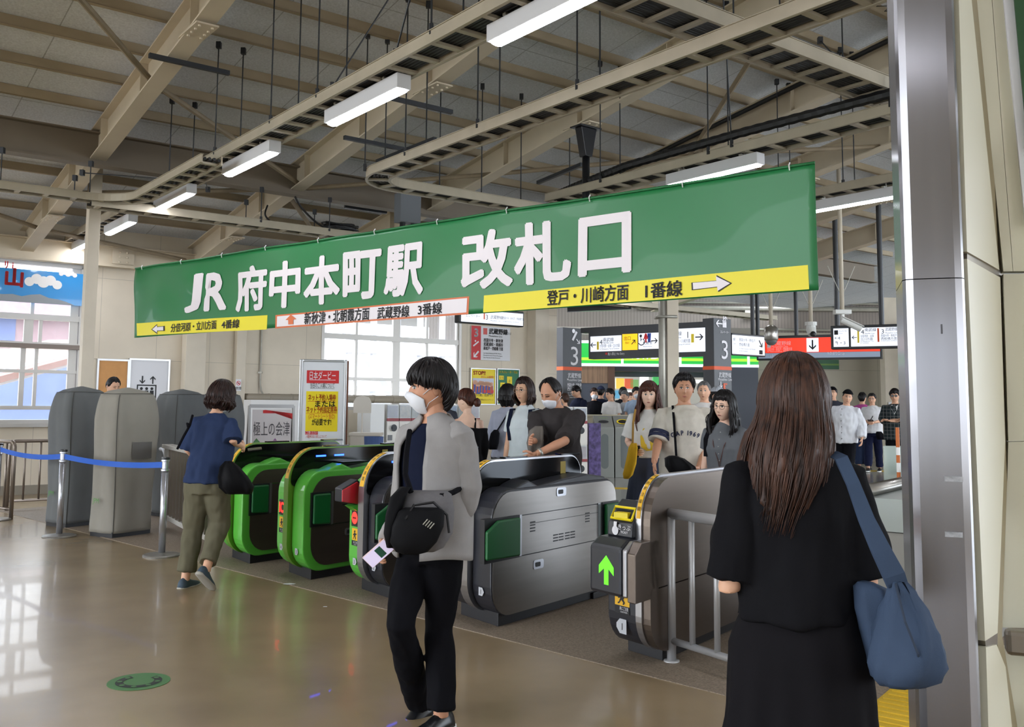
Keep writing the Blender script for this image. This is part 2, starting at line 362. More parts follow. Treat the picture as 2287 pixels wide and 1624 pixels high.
facet((((2178, -40), (2241, 606), (2262, 606), (2212, -40)), ((2213, -40), (2263, 606), (2400, 604), (2400, -40)), ((2241, 612), (2252, 985), (2400, 983), (2400, 610)), ((2252, 987), (2240, 1402), (2400, 1405), (2400, 985)), ((2244, 1450), (2268, 1640), (2400, 1640), (2400, 1450))), C3, e2n, .06, 'wall_right', wallp)
facet((((2238, -40), (2290, 500), (2400, 500), (2400, -40)),), C3, e2n, .05, 'window_3', mat('window_white', (226, 228, 234), .4), .02)
facet((((2262, -40), (2296, 330), (2400, 330), (2400, -40)),), C3, e2n, .03, 'trim_6', mat('dark_green_board', (44, 84, 50), .5), .035)
b = MB(); p = onp(2240, 1425, C3, e2n)+e2n*.05; b.bar(p, p+e2*2.2, .07, .085); b.build('trim_5', rail_m, at=p, bevel=.015, kind='structure')
# unseen walls added behind and beside the photographer, their openings shaped for daylight and reflections

cream_b = mat('cream_back', (196, 186, 168), .6)
b = MB(); yb = -7.
for x0_, x1_, z0_, z1_ in ((-14, 10, 0, .5), (-14, 10, 2.8, 6.5), (-14, -11, .5, 2.8), (-7, -5.5, .5, 2.8), (-2.5, 3.0, .5, 2.8), (4, 5, .5, 2.8), (9, 10, .5, 2.8)): b.bx((x0_, yb-.2, z0_), (x1_, yb, z1_))
b.build('wall_back_added', cream_b, kind='structure')
b = MB()
for y0_, y1_, z0_, z1_ in ((-7, 3, 0, .5), (-7, 3, 2.9, 6.5), (-7, -5, .5, 2.9), (0.5, 3, .5, 2.9)): b.bx((6.5, y0_, z0_), (6.7, y1_, z1_))
b.build('wall_side_added', cream_b, kind='structure')

for y, lab, w_ in ((1070, 'pale torn sticker residue on the steel column, upper of two', .052), (1194, 'pale sticker residue on the steel column, lower of two', .05)):
    p_ = onp(2130, y, A, n)-n*.002; b = MB(); b.box(p_, (w_, .0012, .016), 0, (d, n, Z)); tag(b.build('sticker_residue', mat('residue', (170, 172, 176), .7, var=.3, vs=60), at=p_), lab, 'sticker')
p_ = onp(2103, 735, A, n)-n*.0015; b = MB(); b.box(p_, (.005, .001, .03), 0, (d, n, Z)); tag(b.build('scratch_mark', mat('scratch', (84, 84, 88), .7), at=p_), 'small dark vertical scratch on the steel column below its joint', 'mark')
# ================================================================ ticket gates
green = mat('gate_green', (92, 186, 66), .35, coat=.3)
green_d = mat('gate_olive', (96, 140, 40), .4)  # olive paint of the green gates' guard rims
flap_m = mat('flap_green', (8, 92, 42), .45)
side_m = mat('gate_side_steel', (138, 133, 128), .32, 1., var=.05, vs=5, stretch=(.3, 6, 6))
side_d = mat('gate_side_bronze', (118, 107, 99), .38, .9, var=.04, vs=5, stretch=(.3, 6, 6))
glossb = mat('gate_black_glass', (8, 8, 10), .1, spec=.3)
shellb = mat('gate_black_shell', (38, 39, 46), .35)
plinth = mat('gate_plinth', (28, 28, 32), .5)
silver = mat('gate_silver_strip', (182, 182, 186), .28, .9)
yel = mat('caution_yellow', (240, 184, 40), .5)
ledb = mat('blue_lamp', (20, 60, 255), .3, emit=5., ec=(20, 50, 255))
ledr = mat('red_display', (255, 50, 40), .3, emit=1., ec=(255, 36, 30))
ledg = mat('green_display', (90, 230, 40), .3, emit=.45, ec=(80, 225, 30))
grey_lab = mat('grey_label', (190, 192, 198), .5)
redpl = mat('red_plastic', (196, 36, 48), .35)
SH = .30
def rprof(a0, a1, z0, z1, rs, n=7):
    """rounded outline in (a,z): radii for bottom front, bottom rear, top rear, top front"""
    pts = []
    for (ca, cz, r, t0) in ((a0+rs[0], z0+rs[0], rs[0], 180), (a1-rs[1], z0+rs[1], rs[1], 270), (a1-rs[2], z1-rs[2], rs[2], 0), (a0+rs[3], z1-rs[3], rs[3], 90)):
        for i in range(n+1): t = R(t0+90*i/n); pts.append((ca+r*cos(t), cz+r*sin(t)))
    return pts
class Gate:
    def __init__(s, label, a, b_, shear=SH):
        s.o = gp(a, b_); s.sh = shear; s.root = thing('ticket_gate', label, 'ticket gate', s.o, GW, 'ticket gates in the row')
    def P(s, a, b_, z): return s.o + gv*(a+s.sh*b_) + qv*b_ + Z*z
    def slab(s, prof, b0, b1, mi=0, mb=None):
        mb = mb or MB(); mb.loft([[s.P(a, b0, z) for a, z in prof], [s.P(a, b1, z) for a, z in prof]], mi); return mb
    def put(s, mb, name, m, label=None, **k):
        o = mb.build(name, m, parent=s.root, **k)
        if label: o['label'] = label
        return o
    def box(s, a0, a1, b0, b1, z0, z1, mb=None, mi=0): return s.slab([(a0, z0), (a1, z0), (a1, z1), (a0, z1)], b0, b1, mi, mb)
    @property
    def ex(s): return (-qv - gv*s.sh).normalized()            # to the viewer's right along the front
    def front(s, bc, z, a=-.125): return s.P(a, bc, z)
def gate(label, a, b_, w=.5, left='black', right='black', side='steel', rim='steel', num=('1', '1'), disp=None, leds=True, capname=None, flaps=True, L=1.45, cut=True):
    G = Gate(label, a, b_); fa, ra = -.12, L
    hw = (w-.09)/2; shell = {'black': shellb, 'green': green}; sp = {'steel': side_m, 'bronze': side_d}[side]
    mb = G.box(0, ra-.08, .04, w-.04, 0, .1); G.box(ra-.3, ra+.02, .02, w-.02, 0, .05, mb); G.put(mb, 'plinth', plinth, bevel=.006)
    # two half cabinets with rounded ends
    for nm, b0, b1, col in (('right_cabinet', .0, hw, right), ('left_cabinet', hw+.09, w, left)):
        zt = .885
        pr = rprof(fa, ra, .07, zt, (.2, .16, .14, .2))
        mb = G.slab(pr, b0, b1)
        # undulating reader top
        hump = [(fa+.14, zt-.05), (ra-.1, zt-.05), (ra-.14, zt+.015), (1.05, zt+.05), (.72, zt+.03), (.42, zt-.0), (.30, zt+.045), (.2, zt+.02)]
        G.slab(hump, b0+.012, b1-.004, 0, mb)
        G.put(mb, nm, shell[col], 'black cabinet half' if col == 'black' else 'green cabinet half', bevel=.012)
        # reader pad on top
        if nm == 'left_cabinet' or not cut:
            mb = G.slab([(.32, zt+.045), (.62, zt+.05), (.62, zt+.058), (.32, zt+.058)], b0+.02, b1-.02); G.put(mb, 'reader_pad', glossb)
    # side panels (outer face towards b<0 and b>w)
    inset = .012 if right == 'black' else .085
    for b0, b1 in ((-.008, .004), (w-.004, w+.008)):
        z0, z1 = .07, .875
        p = rprof(fa+inset, ra-.004, z0+inset*.5, z1-inset*.5+.0, (.18, .14, .13, .18))
        low = [(x, min(z, .436)) for x, z in p]; up = [(x, max(z, .708)) for x, z in p]; mid = [(.2, .442), (ra-.22, .442), (ra-.22, .702), (.2, .702)]
        for nm, q_ in (('lower_panel', low), ('upper_panel', up), ('centre_panel', mid)):
            mb = G.slab(q_, b0, b1); G.put(mb, nm, sp)
        if b0 < 0:
            for a0 in (.3, 1.0):
                mb = MB()
                for i in range(4): G.box(a0, a0+.06, -.0095, -.007, .585+.02*i, .593+.02*i, mb)
                G.put(mb, 'vent_grille', plinth)
            mb = MB()
            for a0 in (.58, .73):
                for i in range(3):
                    for j in range(2): G.box(a0+.07*j, a0+.06+.07*j, -.0095, -.007, .49+.02*i, .498+.02*i, mb)
            G.put(mb, 'vent_grille', plinth)
            for la, lz in ((.34, .33), (.62, .80)):
                mb = G.slab(rprof(la, la+.12, lz, lz+.06, (.015,)*4, 3), -.012, -.006); o = G.put(mb, 'lock_plate', silver)
                m2 = G.slab(rprof(la+.02, la+.08, lz+.015, lz+.045, (.008,)*4, 3), -.014, -.011); m2.build('key_slot', plinth, parent=o)
            for pa in (.18, ra-.24):
                mb = G.box(pa-.03, pa+.02, -.012, -.002, .44, .71); G.put(mb, 'hinge_post', silver)
            mb = G.box(.3, ra-.25, -.0095, -.006, .64, .643); mb = G.box(.19, ra-.21, -.0095, -.006, .438, .441, mb); G.put(mb, 'panel_joint', plinth)
    if flaps:
        for k, (a0, a1) in enumerate(((-.21, .15), (ra-.2, ra+.11))):
            if right == 'green': a0 = -.035 if k == 0 else a0
            c = .06 if cut else .008
            oct_ = [(a0, .46), (a1, .45), (a1, .70), (a0+ (c*2 if k == 0 else 0), .70), (a0, .70-(c if k == 0 else 0))] if k == 0 else [(a0, .45), (a1, .48), (a1, .64), (a1-.07, .70), (a0, .70)]
            mb = G.slab(oct_, -.05, -.02); o = G.put(mb, 'flap', flap_m, 'dark green padded flap', bevel=.012)
            mb = G.slab([(min(a0, -.05), .435), (a1+.02, .435), (a1+.02, .712), (min(a0, -.05), .712)] if k == 0 else [(a0-.02, .435), (a1-.09, .435), (a1-.09, .712), (a0-.02, .712)], -.018, .03); G.put(mb, 'flap_recess', plinth)
    # middle guard fin
    gb0, gb1 = hw, hw+.09
    outer = rprof(-.17, 1.22, .07, 1.065, (.22, .05, .16, .30), 10)
    inner = rprof(-.145, 1.205, .75, 1.053, (.05, .05, .14, .26), 10)
    rimm = {'steel': silver, 'green': green_d}[rim]
    G.put(G.slab(outer, gb0+.003, gb1-.003), 'guard_rim', rimm, smooth=False)
    G.put(G.slab(inner, gb0-.004, gb1+.004), 'guard_panel', glossb, 'glossy black guard panel')
    for x in (.25, .95):
        mb = G.box(x, x+.26, gb0+.01, gb1-.01, 1.06, 1.076); G.put(mb, 'sensor_cap', glossb)
    mb = G.box(.92, .99, gb0-.006, gb0-.003, .93, 1.02)
    G.put(mb, 'guide_sticker', mat('dull_yellow', (150, 130, 50), .6))
    # caution strip bent over the front arch of the fin
    arc = []
    for i in range(9):
        t = R(170-70*i/8); arc.append((-.17+.30+.302*cos(t), 1.065-.30+.302*sin(t)))
    rings = [[G.P(x, gb0+.014, z), G.P(x, gb1-.014, z)] for x, z in arc]
    mb = MB(); vs = [p for r_ in rings for p in r_]; mb.add(vs, [(2*i, 2*i+1, 2*i+3, 2*i+2) for i in range(8)])
    s_ = G.put(mb, 'caution_strip', yel)
    mb = MB()
    for i in range(1, 8):
        p0, p1 = V(rings[i][0]), V(rings[i][1]); n0 = (V(rings[i+1][0])-p0).normalized(); sd = (p1-p0).normalized()
        c = (p0+p1)/2; mb.text('開扉注意危険険'[i-1] if i != 4 else '!', c, -sd, n0, .026, lift=.002)
    mb.build('lettering', black_ink, parent=s_)
    if leds:
        for x in (.12, .33):
            mb = G.box(x, x+.11, gb0-.008, gb0-.003, .985, .998); G.put(mb, 'blue_lamp', ledb, 'glowing blue lamp bar')
    # front labels
    ex = G.ex
    for bc, n_ in ((hw/2, num[1]), (w-hw/2, num[0])):
        if not n_: continue
        p = G.front(bc, .235); mb = MB(); k = .026
        mb.poly([p-ex*k-Z*k, p+ex*k*.6-Z*k, p+ex*k*1.3, p+ex*k*.6+Z*k, p-ex*k+Z*k]); o = G.put(mb, 'number_label', grey_lab, norm=False)
        mb = MB(); mb.text(n_, p-Z*.016-gv*.002, ex, Z, .032); mb.build('number', black_ink, parent=o, norm=False)
    if capname != 'nosticker':
        bc = w-hw/2; p = G.front(bc, .40); mb = MB()
        mb.quad(p-ex*.048-Z*.005, p+ex*.048-Z*.005, p+ex*.048+Z*.085, p-ex*.048+Z*.085); o = G.put(mb, 'caution_label', yel, norm=False)
        mb = MB(); q_ = p-gv*.002
        mb.quad(q_-ex*.048-Z*.045, q_+ex*.048-Z*.045, q_+ex*.048-Z*.008, q_-ex*.048-Z*.008)
        man = [(-.012, .066), (.004, .072), (.012, .062), (.0, .056), (.018, .045), (.03, .05), (.03, .042), (.014, .036), (.008, .028), (.02, .012), (.012, .0), (.004, .002), (.008, .012), (-.006, .024), (-.018, .006), (-.028, .002), (-.03, .008), (-.02, .014), (-.012, .034), (-.026, .03), (-.028, .038), (-.008, .05), (-.014, .056)]
        mb.poly([q_+ex*x+Z*y for x, y in man]); mb.build('pictogram', black_ink, parent=o, norm=False)
        mb = MB(); mb.text('扉にご注意', q_-gv*.002-Z*.027+ex*.012, ex, Z, .013, maxw=.06); mb.text('CAUTION', q_-gv*.002-Z*.04+ex*.012, ex, Z, .007); mb.build('lettering', white_ink, parent=o, norm=False)
    if disp:
        bc = w-hw/2; p = G.front(bc, .565); mb = MB(); mb.box(p, (.012, .11, .13), 0, (gv, ex, Z)); o = G.put(mb, 'display', blackp, bevel=.004)
        p = p-gv*.008; mb = MB()
        if disp == 'IC': mb.text('IC', p-Z*.04, ex, Z, .085, bold=.03, maxw=.09)
        else:
            mb.disc(p, ex, Z, .046)
        s2 = mb.build('sign', ledr, parent=o, norm=False)
        if disp != 'IC': mb = MB(); mb.box(p-gv*.002, (.001, .056, .014), 0, (gv, ex, Z)); mb.build('bar', mat('dark_red', (110, 8, 10), .5), parent=o)
    return G
g1 = gate('silver and black ticket gate with green flaps, right of the man in grey cardigan', 0, 0, num=('1', '1'), leds=False)
g2 = gate('half green half black ticket gate with glowing red no-entry sign, behind the man in cardigan', .20, 1.17, left='green', right='black', num=('3', '2'), disp='no', cut=True)
g3 = gate('bright green ticket gate with red IC sign and two blue lamps', .32, 2.17, left='green', right='green', side='bronze', rim='green', num=('4', '3'), disp='IC', cut=False)
g4 = gate('green ticket gate farthest left, in front of the woman holding a card', .49, 3.17, left='green', right='green', side='bronze', rim='green', num=('', ''), leds=False, cut=False, capname='nosticker')
# card reader block with a red face on the second gate
G = g2; mb = G.slab([(-.30, .70), (-.10, .66), (-.06, .80), (-.14, .86), (-.30, .80)], .35, .47); o = G.put(mb, 'card_reader', shellb, 'grey card reader head', bevel=.008)
mb = G.slab([(-.302, .705), (-.10, .668), (-.07, .79), (-.15, .845), (-.302, .79)], .338, .352); mb.build('red_face', redpl, parent=o, bevel=.004)
mb = G.slab([(-.2, .66), (-.02, .55), (.0, .62), (-.08, .68)], .35, .46); mb.build('bracket', green, parent=o)
# the gate nearest the woman in black: ticket slot unit with its arrow display
G = Gate('steel ticket gate with green arrow display and yellow ticket slot', -.16, -1.22); w = .33; fa = -.1
G.put(G.box(.1, 1.55, .04, w-.02, 0, .1), 'plinth', plinth, bevel=.006)
pr = rprof(fa, 1.6, .07, 1.035, (.2, .1, .12, .26), 10)
G.put(G.slab([(x, min(z, .425)) for x, z in pr], 0, .06), 'lower_panel', side_d); G.put(G.slab([(x, max(z, .432)) for x, z in pr], 0, .06), 'outer_panel', side_d)
rim = rprof(fa-.012, 1.61, .065, 1.045, (.21, .1, .13, .27), 10)
G.put(G.slab(rim, .06, .105), 'guard_rim', silver)
G.put(G.slab(rprof(fa, 1.6, .07, .87, (.2, .16, .14, .2)), .105, w), 'inner_cabinet', shellb, 'black cabinet half', bevel=.01)
o = G.put(G.slab([(fa-.19, .40), (fa+.02, .40), (fa+.02, .70), (fa-.1, .70), (fa-.19, .66)], .09, w+.01), 'display_box', shellb, 'black display box', bevel=.02)
G.slab([(fa-.18, .402), (fa+.02, .402), (fa+.02, .698), (fa-.1, .698), (fa-.18, .655)], .058, .092).build('silver_trim', silver, parent=o, bevel=.01)
G.slab([(fa-.17, .38), (fa+.1, .38), (fa+.1, .70), (fa-.1, .70), (fa-.17, .64)], .0, .06).build('steel_cheek', side_d, parent=o, bevel=.006)
ex = G.ex; p = G.P(fa-.1915, .205, .53); mb = MB()
mb.poly([p+ex*x+Z*y for x, y in ((-.018, -.075), (.018, -.075), (.018, .012), (.06, -.02), (.06, .025), (0, .085), (-.06, .025), (-.06, -.02), (-.018, .012))])
mb.build('arrow', ledg, parent=o, norm=False)
G.put(G.slab([(fa-.05, .70), (fa+.12, .70), (fa+.12, .90), (fa+.02, .84), (fa-.04, .78)], .105, w-.03), 'ticket_unit', shellb, 'dark ticket unit', bevel=.01)
mb = MB(); q0, q1 = G.P(fa-.03, .12, .80), G.P(fa-.03, w-.05, .80); up = (Z*.06+gv*.05)
mb.tube([q0, q1, q1+up, q0+up, q0], .008, 6); o = G.put(mb, 'slot_frame', mat('bright_yellow', (244, 220, 30), .4), 'yellow ticket slot frame')
mb = MB(); mb.box((q0+q1)/2+up*.35, (.05, .09, .03), 0, (gv, qv, Z)); mb.build('slot', mat('bright_yellow', (244, 220, 30), .4), parent=o)
mb = MB(); p = G.P(fa-.05, .19, .745); mb.text('きっぷ', p+ex*.03-gv*.004, ex, Z, .026); mb.text('TICKET', p+ex*.03-gv*.004-Z*.02, ex, Z, .013)
mb.quad(p-ex*.06-gv*.004-Z*.01, p-ex*.035-gv*.004-Z*.01, p-ex*.03-gv*.004+Z*.04, p-ex*.055-gv*.004+Z*.04); mb.disc(p-ex*.045-gv*.003-Z*.01, ex, Z, .026)
G.put(mb, 'ticket_lettering', white_ink, norm=False)
p = G.P(fa-.002, .215, .195); mb = MB(); k = .034; mb.poly([p+ex*k-Z*k*1.2, p+ex*k+Z*k*1.2, p-ex*k*.6+Z*k*1.2, p-ex*k*1.4+Z*k*.4, p-ex*k*1.4-Z*k*.3, p-ex*k*.6-Z*k*1.2]); o = G.put(mb, 'number_label', grey_lab, norm=False)
mb = MB(); mb.text('1', p-Z*.02-gv*.002, ex, Z, .04); mb.build('number', black_ink, parent=o, norm=False)
p = G.P(fa-.002, .215, .315); mb = MB(); mb.quad(p-ex*.06-Z*.01, p+ex*.06-Z*.01, p+ex*.06+Z*.1, p-ex*.06+Z*.1); o = G.put(mb, 'caution_label', yel, norm=False)
mb = MB(); q_ = p-gv*.002; mb.quad(q_-ex*.06-Z*.05, q_+ex*.06-Z*.05, q_+ex*.06-Z*.006, q_-ex*.06-Z*.006)
mb.poly([q_+ex*x*1.2+Z*(y*1.1) for x, y in [(-.012, .066), (.004, .072), (.012, .062), (.0, .056), (.018, .045), (.03, .05), (.03, .042), (.014, .036), (.008, .028), (.02, .012), (.012, .0), (.004, .002), (.008, .012), (-.006, .024), (-.018, .006), (-.028, .002), (-.03, .008), (-.02, .014), (-.012, .034), (-.026, .03), (-.028, .038), (-.008, .05), (-.014, .056)]]); mb.build('pictogram', black_ink, parent=o, norm=False)
mb = MB(); mb.text('扉にご注意', q_-gv*.002-Z*.028+ex*.016, ex, Z, .016, maxw=.07); mb.text('CAUTION', q_-gv*.002-Z*.043+ex*.016, ex, Z, .009); mb.build('lettering', white_ink, parent=o, norm=False)
arc = [(fa-.012+.27+.272*cos(R(172-75*i/8)), 1.045-.27+.272*sin(R(172-75*i/8))) for i in range(9)]
vs = [G.P(x, bb, z) for x, z in arc for bb in (.068, .098)]
mb = MB(); mb.add(vs, [(2*i, 2*i+1, 2*i+3, 2*i+2) for i in range(8)]); s_ = G.put(mb, 'caution_strip', yel); mb = MB()
for i in range(1, 8): c = (vs[2*i]+vs[2*i+1])/2; mb.text('開扉注意危険険'[i-1], c, -(vs[2*i+1]-vs[2*i]).normalized(), (vs[2*i+2]-vs[2*i]).normalized(), .02, lift=.002)
mb.build('lettering', black_ink, parent=s_, norm=False)
# ================================================================ rails and barriers
tube_m = mat('satin_steel_tube', (182, 182, 184), .42, .55)
tube_w = mat('worn_steel_tube', (150, 138, 128), .38, .8)
def pxz(x, y, z): return onz(x, y, z)
t0 = onz(1492, 1146, .83); t1 = onz(1612, 1164, .83); dr = (t1-t0).normalized()
base = V(t0.x, t0.y, 0); rt = thing('guard_rail', 'shiny steel tube rail beside the steel gate, behind the woman in black', 'railing', base)
b = MB(); b.tube([base+dr*-.02+Z*.83, base+dr*1.17+Z*.83], .03, 12); b.build('top_rail', tube_m, parent=rt, smooth=True)
b = MB(); b.tube([base+dr*.02+Z*.12, base+dr*1.17+Z*.12], .02, 12); b.build('bottom_rail', tube_m, parent=rt, smooth=True)
for k in range(7):
    p = base+dr*(k*.19 if k else .02)
    b = MB(); end = k in (0, 6); b.tube([p+Z*(0 if end else .12), p+Z*.83], .026 if end else .017, 12)
    if end: b.cyl(p, .045, .012, 16)
    b.build('post' if end else 'bar', tube_m, parent=rt, smooth=True)
# left rails by the window
def tuberail(label, p0, p1, h, n, m=tube_w, zb=.12, r=.024, rb=.014, corner=True):
    d = (p1-p0); L = d.length; d.normalize(); o = thing('guard_rail', label, 'railing', V(p0.x, p0.y, 0))
    b = MB(); b.tube([p0, p0+Z*(h-.06), p0+d*.02+Z*(h-.02), p0+d*.06+Z*h, p1-d*.06+Z*h, p1-d*.02+Z*(h-.02), p1+Z*(h-.06), p1], r, 10); b.build('frame', m, parent=o, smooth=True)
    b = MB(); b.tube([p0+Z*zb, p1+Z*zb], rb*1.2, 8); b.build('bottom_rail', m, parent=o, smooth=True)
    for i in range(1, n): p = p0+d*L*i/n; b = MB(); b.tube([p+Z*zb, p+Z*h], rb, 8); b.build('bar', m, parent=o, smooth=True)
    return o
pa = onz(24, 1160); pb = V(pa.x-1.35, pa.y+.95, 0)
tuberail('worn tube rail at the left edge, crossed by the blue belt', pa, pb, .93, 9)
pc = onz(34, 1140); pd = onz(345, 1085)
pc = V(-6.42, 12.55, 0); pd = V(-4.45, 14.0, 0)
tuberail('worn tube rail running along the window wall behind the grey covers', pc, pd, .90, 13)
pe = onz(366, 1180); pf = onz(476, 1243)
o = thing('metal_barrier', 'pale barred metal barrier panel beside the woman holding a card', 'barrier', pe)
d = (pf-pe); L = d.length; d.normalize(); flatm = mat('pale_barrier_steel', (198, 194, 186), .45, .3)
b = MB(); b.bar(pe+Z*.93, pf+Z*.93, .12, .045); b.bar(pe+Z*.14, pf+Z*.14, .04, .05); b.bar(pe, pe+Z*.93, .05, .05, up=(1, 0, 0)); b.bar(pf, pf+Z*.93, .05, .05, up=(1, 0, 0)); b.build('frame', flatm, parent=o, bevel=.004)
for i in range(1, 14): p = pe+d*L*i/14; b = MB(); b.bar(p+Z*.14, p+Z*.92, .03, .012, up=d); b.build('bar', tube_w, parent=o)
b = MB(); c = pe-d*.06; b.tube([c+Z*.3, c+Z*.74, c+Z*.83-d*.02, c+Z*.88-d*.12, c+Z*.88-d*.3], .022, 10); b.build('handrail', tube_m, parent=o, smooth=True)
# belt posts
belt_m = mat('blue_belt', (18, 88, 190), .6)
postm = mat('stanchion_silver', (188, 190, 198), .25, .8); basem = mat('stanchion_base', (150, 146, 140), .4, .6, var=.1, vs=20)
def stanchion(p, label):
    o = thing('belt_post', label, 'belt barrier post', p, 0, 'belt barrier posts')
    b = MB(); b.lathe((0, 0, 0), [(.17, 0), (.172, .012), (.16, .02), (.04, .032), (.03, .034)], 32); b.build('base', basem, parent=o, world=False, smooth=False)
    b = MB(); b.lathe((0, 0, 0), [(.032, .03), (.032, .80)], 20); b.build('tube', postm, parent=o, world=False, smooth=True)
    b = MB(); b.lathe((0, 0, 0), [(.036, .785), (.04, .79), (.04, .805), (.031, .81), (.031, .875), (.04, .88), (.04, .895)], 20); b.build('head', postm, parent=o, world=False)
    b = MB(); b.lathe((0, 0, 0), [(.04, .895), (.042, .90), (.042, .915), (.03, .92)], 20); b.build('cap', blackp, parent=o, world=False); return o
s1 = onz(132, 1199); s2 = onz(361, 1242); s3 = onz(-10, 1162); s2.z = s1.z = s3.z = 0
stanchion(s1, 'belt post in front of the darker grey machine cover'); stanchion(s2, 'belt post beside the woman, at the end of the blue belt'); stanchion(s3, 'belt post cut off by the left edge, only its round base showing')
def belt(p, q, sag, label, z0=.845, w=.055):
    b = MB(); n = 14; d = (q-p).normalized(); sd = V(-d.y, d.x, 0)
    def f(u, v):
        t = u; z = z0-sag*4*t*(1-t); return p.lerp(q, t)+Z*(z+(v-.5)*w)+sd*.004*sin(t*14)*(v-.5)
    rows = [[f(i/n, 0), f(i/n, 1)] for i in range(n+1)]
    b.loft([[r_[0]-sd*.001, r_[1]-sd*.001, r_[1]+sd*.001, r_[0]+sd*.001] for r_ in rows])
    tag(b.build('barrier_belt', belt_m, at=p+Z*z0), label, 'barrier belt', 'blue barrier belts')
d12 = (s2-s1).normalized()
belt(s1+d12*.035, s2-d12*.035, .035, 'blue belt stretched between two posts in front of the grey covers')
d31 = (s1-s3).normalized(); belt(s3+d31*.035, s1-d31*.035, .04, 'blue belt running off to the left edge past the tube rail')
# ================================================================ grey fabric covers over the machines
def cover(label, p, rot, w, dpt, h, m, bw=None, win=None, logo=None, seed=0):
    o = thing('machine_cover', label, 'fabric cover', p, rot, 'grey fabric covers over the machines'); rnd = random.Random(seed)
    ang = [rnd.uniform(0, 6.28) for _ in range(6)]; N = 64
    prof = [(0, 1.0), (.05, 1.0), (.12, .98), (.25, .97), (.4, 1.0), (.55, 1.02), (.68, 1.06), (.78, 1.06), (.86, 1.0), (.92, .93), (.955, .86), (.975, .62), (.99, .3), (1.0, .04)]
    zs = np.linspace(0, 1, 40)
    def ring(t):
        k = np.interp(t, [q[0] for q in prof], [q[1] for q in prof]); out = []
        for j in range(N):
            a = 2*pi*j/N; c, s_ = cos(a), sin(a); e = 5.0
            r_ = (abs(c)**e+abs(s_)**e)**(-1/e)
            fold = .024*sin(a*3+ang[0]+t*3)*sin(pi*min(1, t*1.1))+.016*sin(a*7+ang[1]-t*4)+.012*sin(a*11+ang[2]+t*7)*t
            q = k+fold*(1.6 if t < .93 else .6)
            zz = h*(.03+.97*t); 
            if t > .93: zz += .02*sin(a*2+ang[3])*(1-t)*10*.3
            out.append(V(r_*c*q*dpt/2+dpt/2, r_*s_*q*w/2+w/2, zz-.0))
        return out
    b = MB(); b.loft([ring(t) for t in zs]); b.build('cloth', m, parent=o, world=False, smooth=True)
    b = MB(); b.bx((.03, .03, 0), (dpt-.05, w-.04, .06)); b.build('machine_foot', plinth, parent=o, world=False)
    b = MB(); pts = [ring(t)[int(N*.625)] for t in zs if t < .96]; b.tube([V(q)+V(-.002, -.002, 0) for q in pts], .004, 5)
    for t in (.955,): r_ = ring(t); b.tube([V(q) for q in r_+r_[:1]], .003, 5)
    b.build('seam', mat('cover_seam', (70, 68, 64), .8), parent=o, world=False)
    if win:
        x0, x1, z0, z1 = win; b = MB(); nn = 8
        def fn(u, v): xx = x0+(x1-x0)*u; return V(xx, -.012-.012*sin(u*3), z0+(z1-z0)*v)
        b.grid(fn, nn, nn); b.build('window_patch', mat('cover_patch', (84, 80, 74), .5), parent=o, world=False)
    if logo:
        b = MB(); b.text(logo, (-.034, w*.55, .36), (0, -1, 0), Z, .055, sx=.9); b.build('printed_letters', mat('cover_print', (78, 140, 60), .7), parent=o, world=False, norm=False)
    return o
cov_l = mat('cover_canvas_light', (142, 137, 127), .8, var=.05, vs=4, bump=.15, bs=300)
cov_d = mat('cover_canvas_dark', (100, 102, 102), .8, var=.06, vs=4, bump=.15, bs=300)
cr = GW+.10
cover('lighter grey fabric cover with dark window patch, right behind the blue belt', gp(.55, 5.55), cr, .44, .56, 1.59, cov_l, win=(.2, .45, .82, 1.0), logo='JPM', seed=3)
cover('darker grey fabric cover nearest the window, left of the lighter one', gp(.66, 6.70), cr, .44, .56, 1.61, cov_d, logo='JPM', seed=5)
p3 = onz(352, 1150); cover('grey fabric cover behind the barred barrier, left of the woman', gp(*[(p3-GO).dot(gv)-.1, (p3-GO).dot(qv)-.45]), cr, .46, .56, 1.60, cov_d, seed=8)
p4 = aty(508, 900, 12.9); cover('grey fabric cover partly hidden behind the head of the woman with the card', V(p4.x-.12, p4.y, 0), cr, .46, .5, 1.60, cov_d, seed=11)
# ================================================================ lamps and cable trays under the roof
lamp_e = mat('lamp_diffuser', (250, 250, 255), .4, emit=LAMP, ec=(244, 246, 255))
lampw = mat('lamp_body', (214, 214, 216), .4)
def lamp(u, v, label, z=3.8, L=1.2, group='linear ceiling lamps'):
    o = thing('ceiling_lamp', label, 'ceiling lamp', bp(u, v, z), BW, group)
    b = MB(); b.prism([(-.062, .02), (.062, .02), (.062, .135), (-.062, .135)], (0, -L/2, 0), X, Z, Y*L); b.build('housing', lampw, parent=o, world=False, bevel=.004)
    b = MB(); b.prism([(-.05, .019), (-.04, .004), (0, -.004), (.04, .004), (.05, .019)], (0, -L/2+.03, 0), X, Z, Y*(L-.06)); b.build('diffuser', lamp_e, parent=o, world=False)
    b = MB()
    for y in (-.4, .4): b.bx((-.07, y-.015, .135), (.07, y+.015, .15)); b.bx((-.006, y-.006, .14), (.006, y+.006, .2))
    b.build('bracket', galv, parent=o, world=False); return o
nm = ['lit ceiling lamp cut by the top edge of the photo', 'largest wholly visible lit ceiling lamp, second down its row from the top edge', 'lit ceiling lamp third down the row, left of the big splice plate', 'lit ceiling lamp where the cable tray bends, fourth down the row', 'small lit ceiling lamp beside the cream post, fifth down the row', 'smallest lit ceiling lamp at the window end of the row']
for v, n in zip((11.2, 8.87, 6.53, 4.24, 2.0, .12), nm): lamp(.70, v, n)
lamp(4.63, 9.15, 'ceiling lamp mostly hidden behind the top edge of the green banner'); lamp(7.0, 9.28, 'lit ceiling lamp to the right of the green banner, beside the steel column')
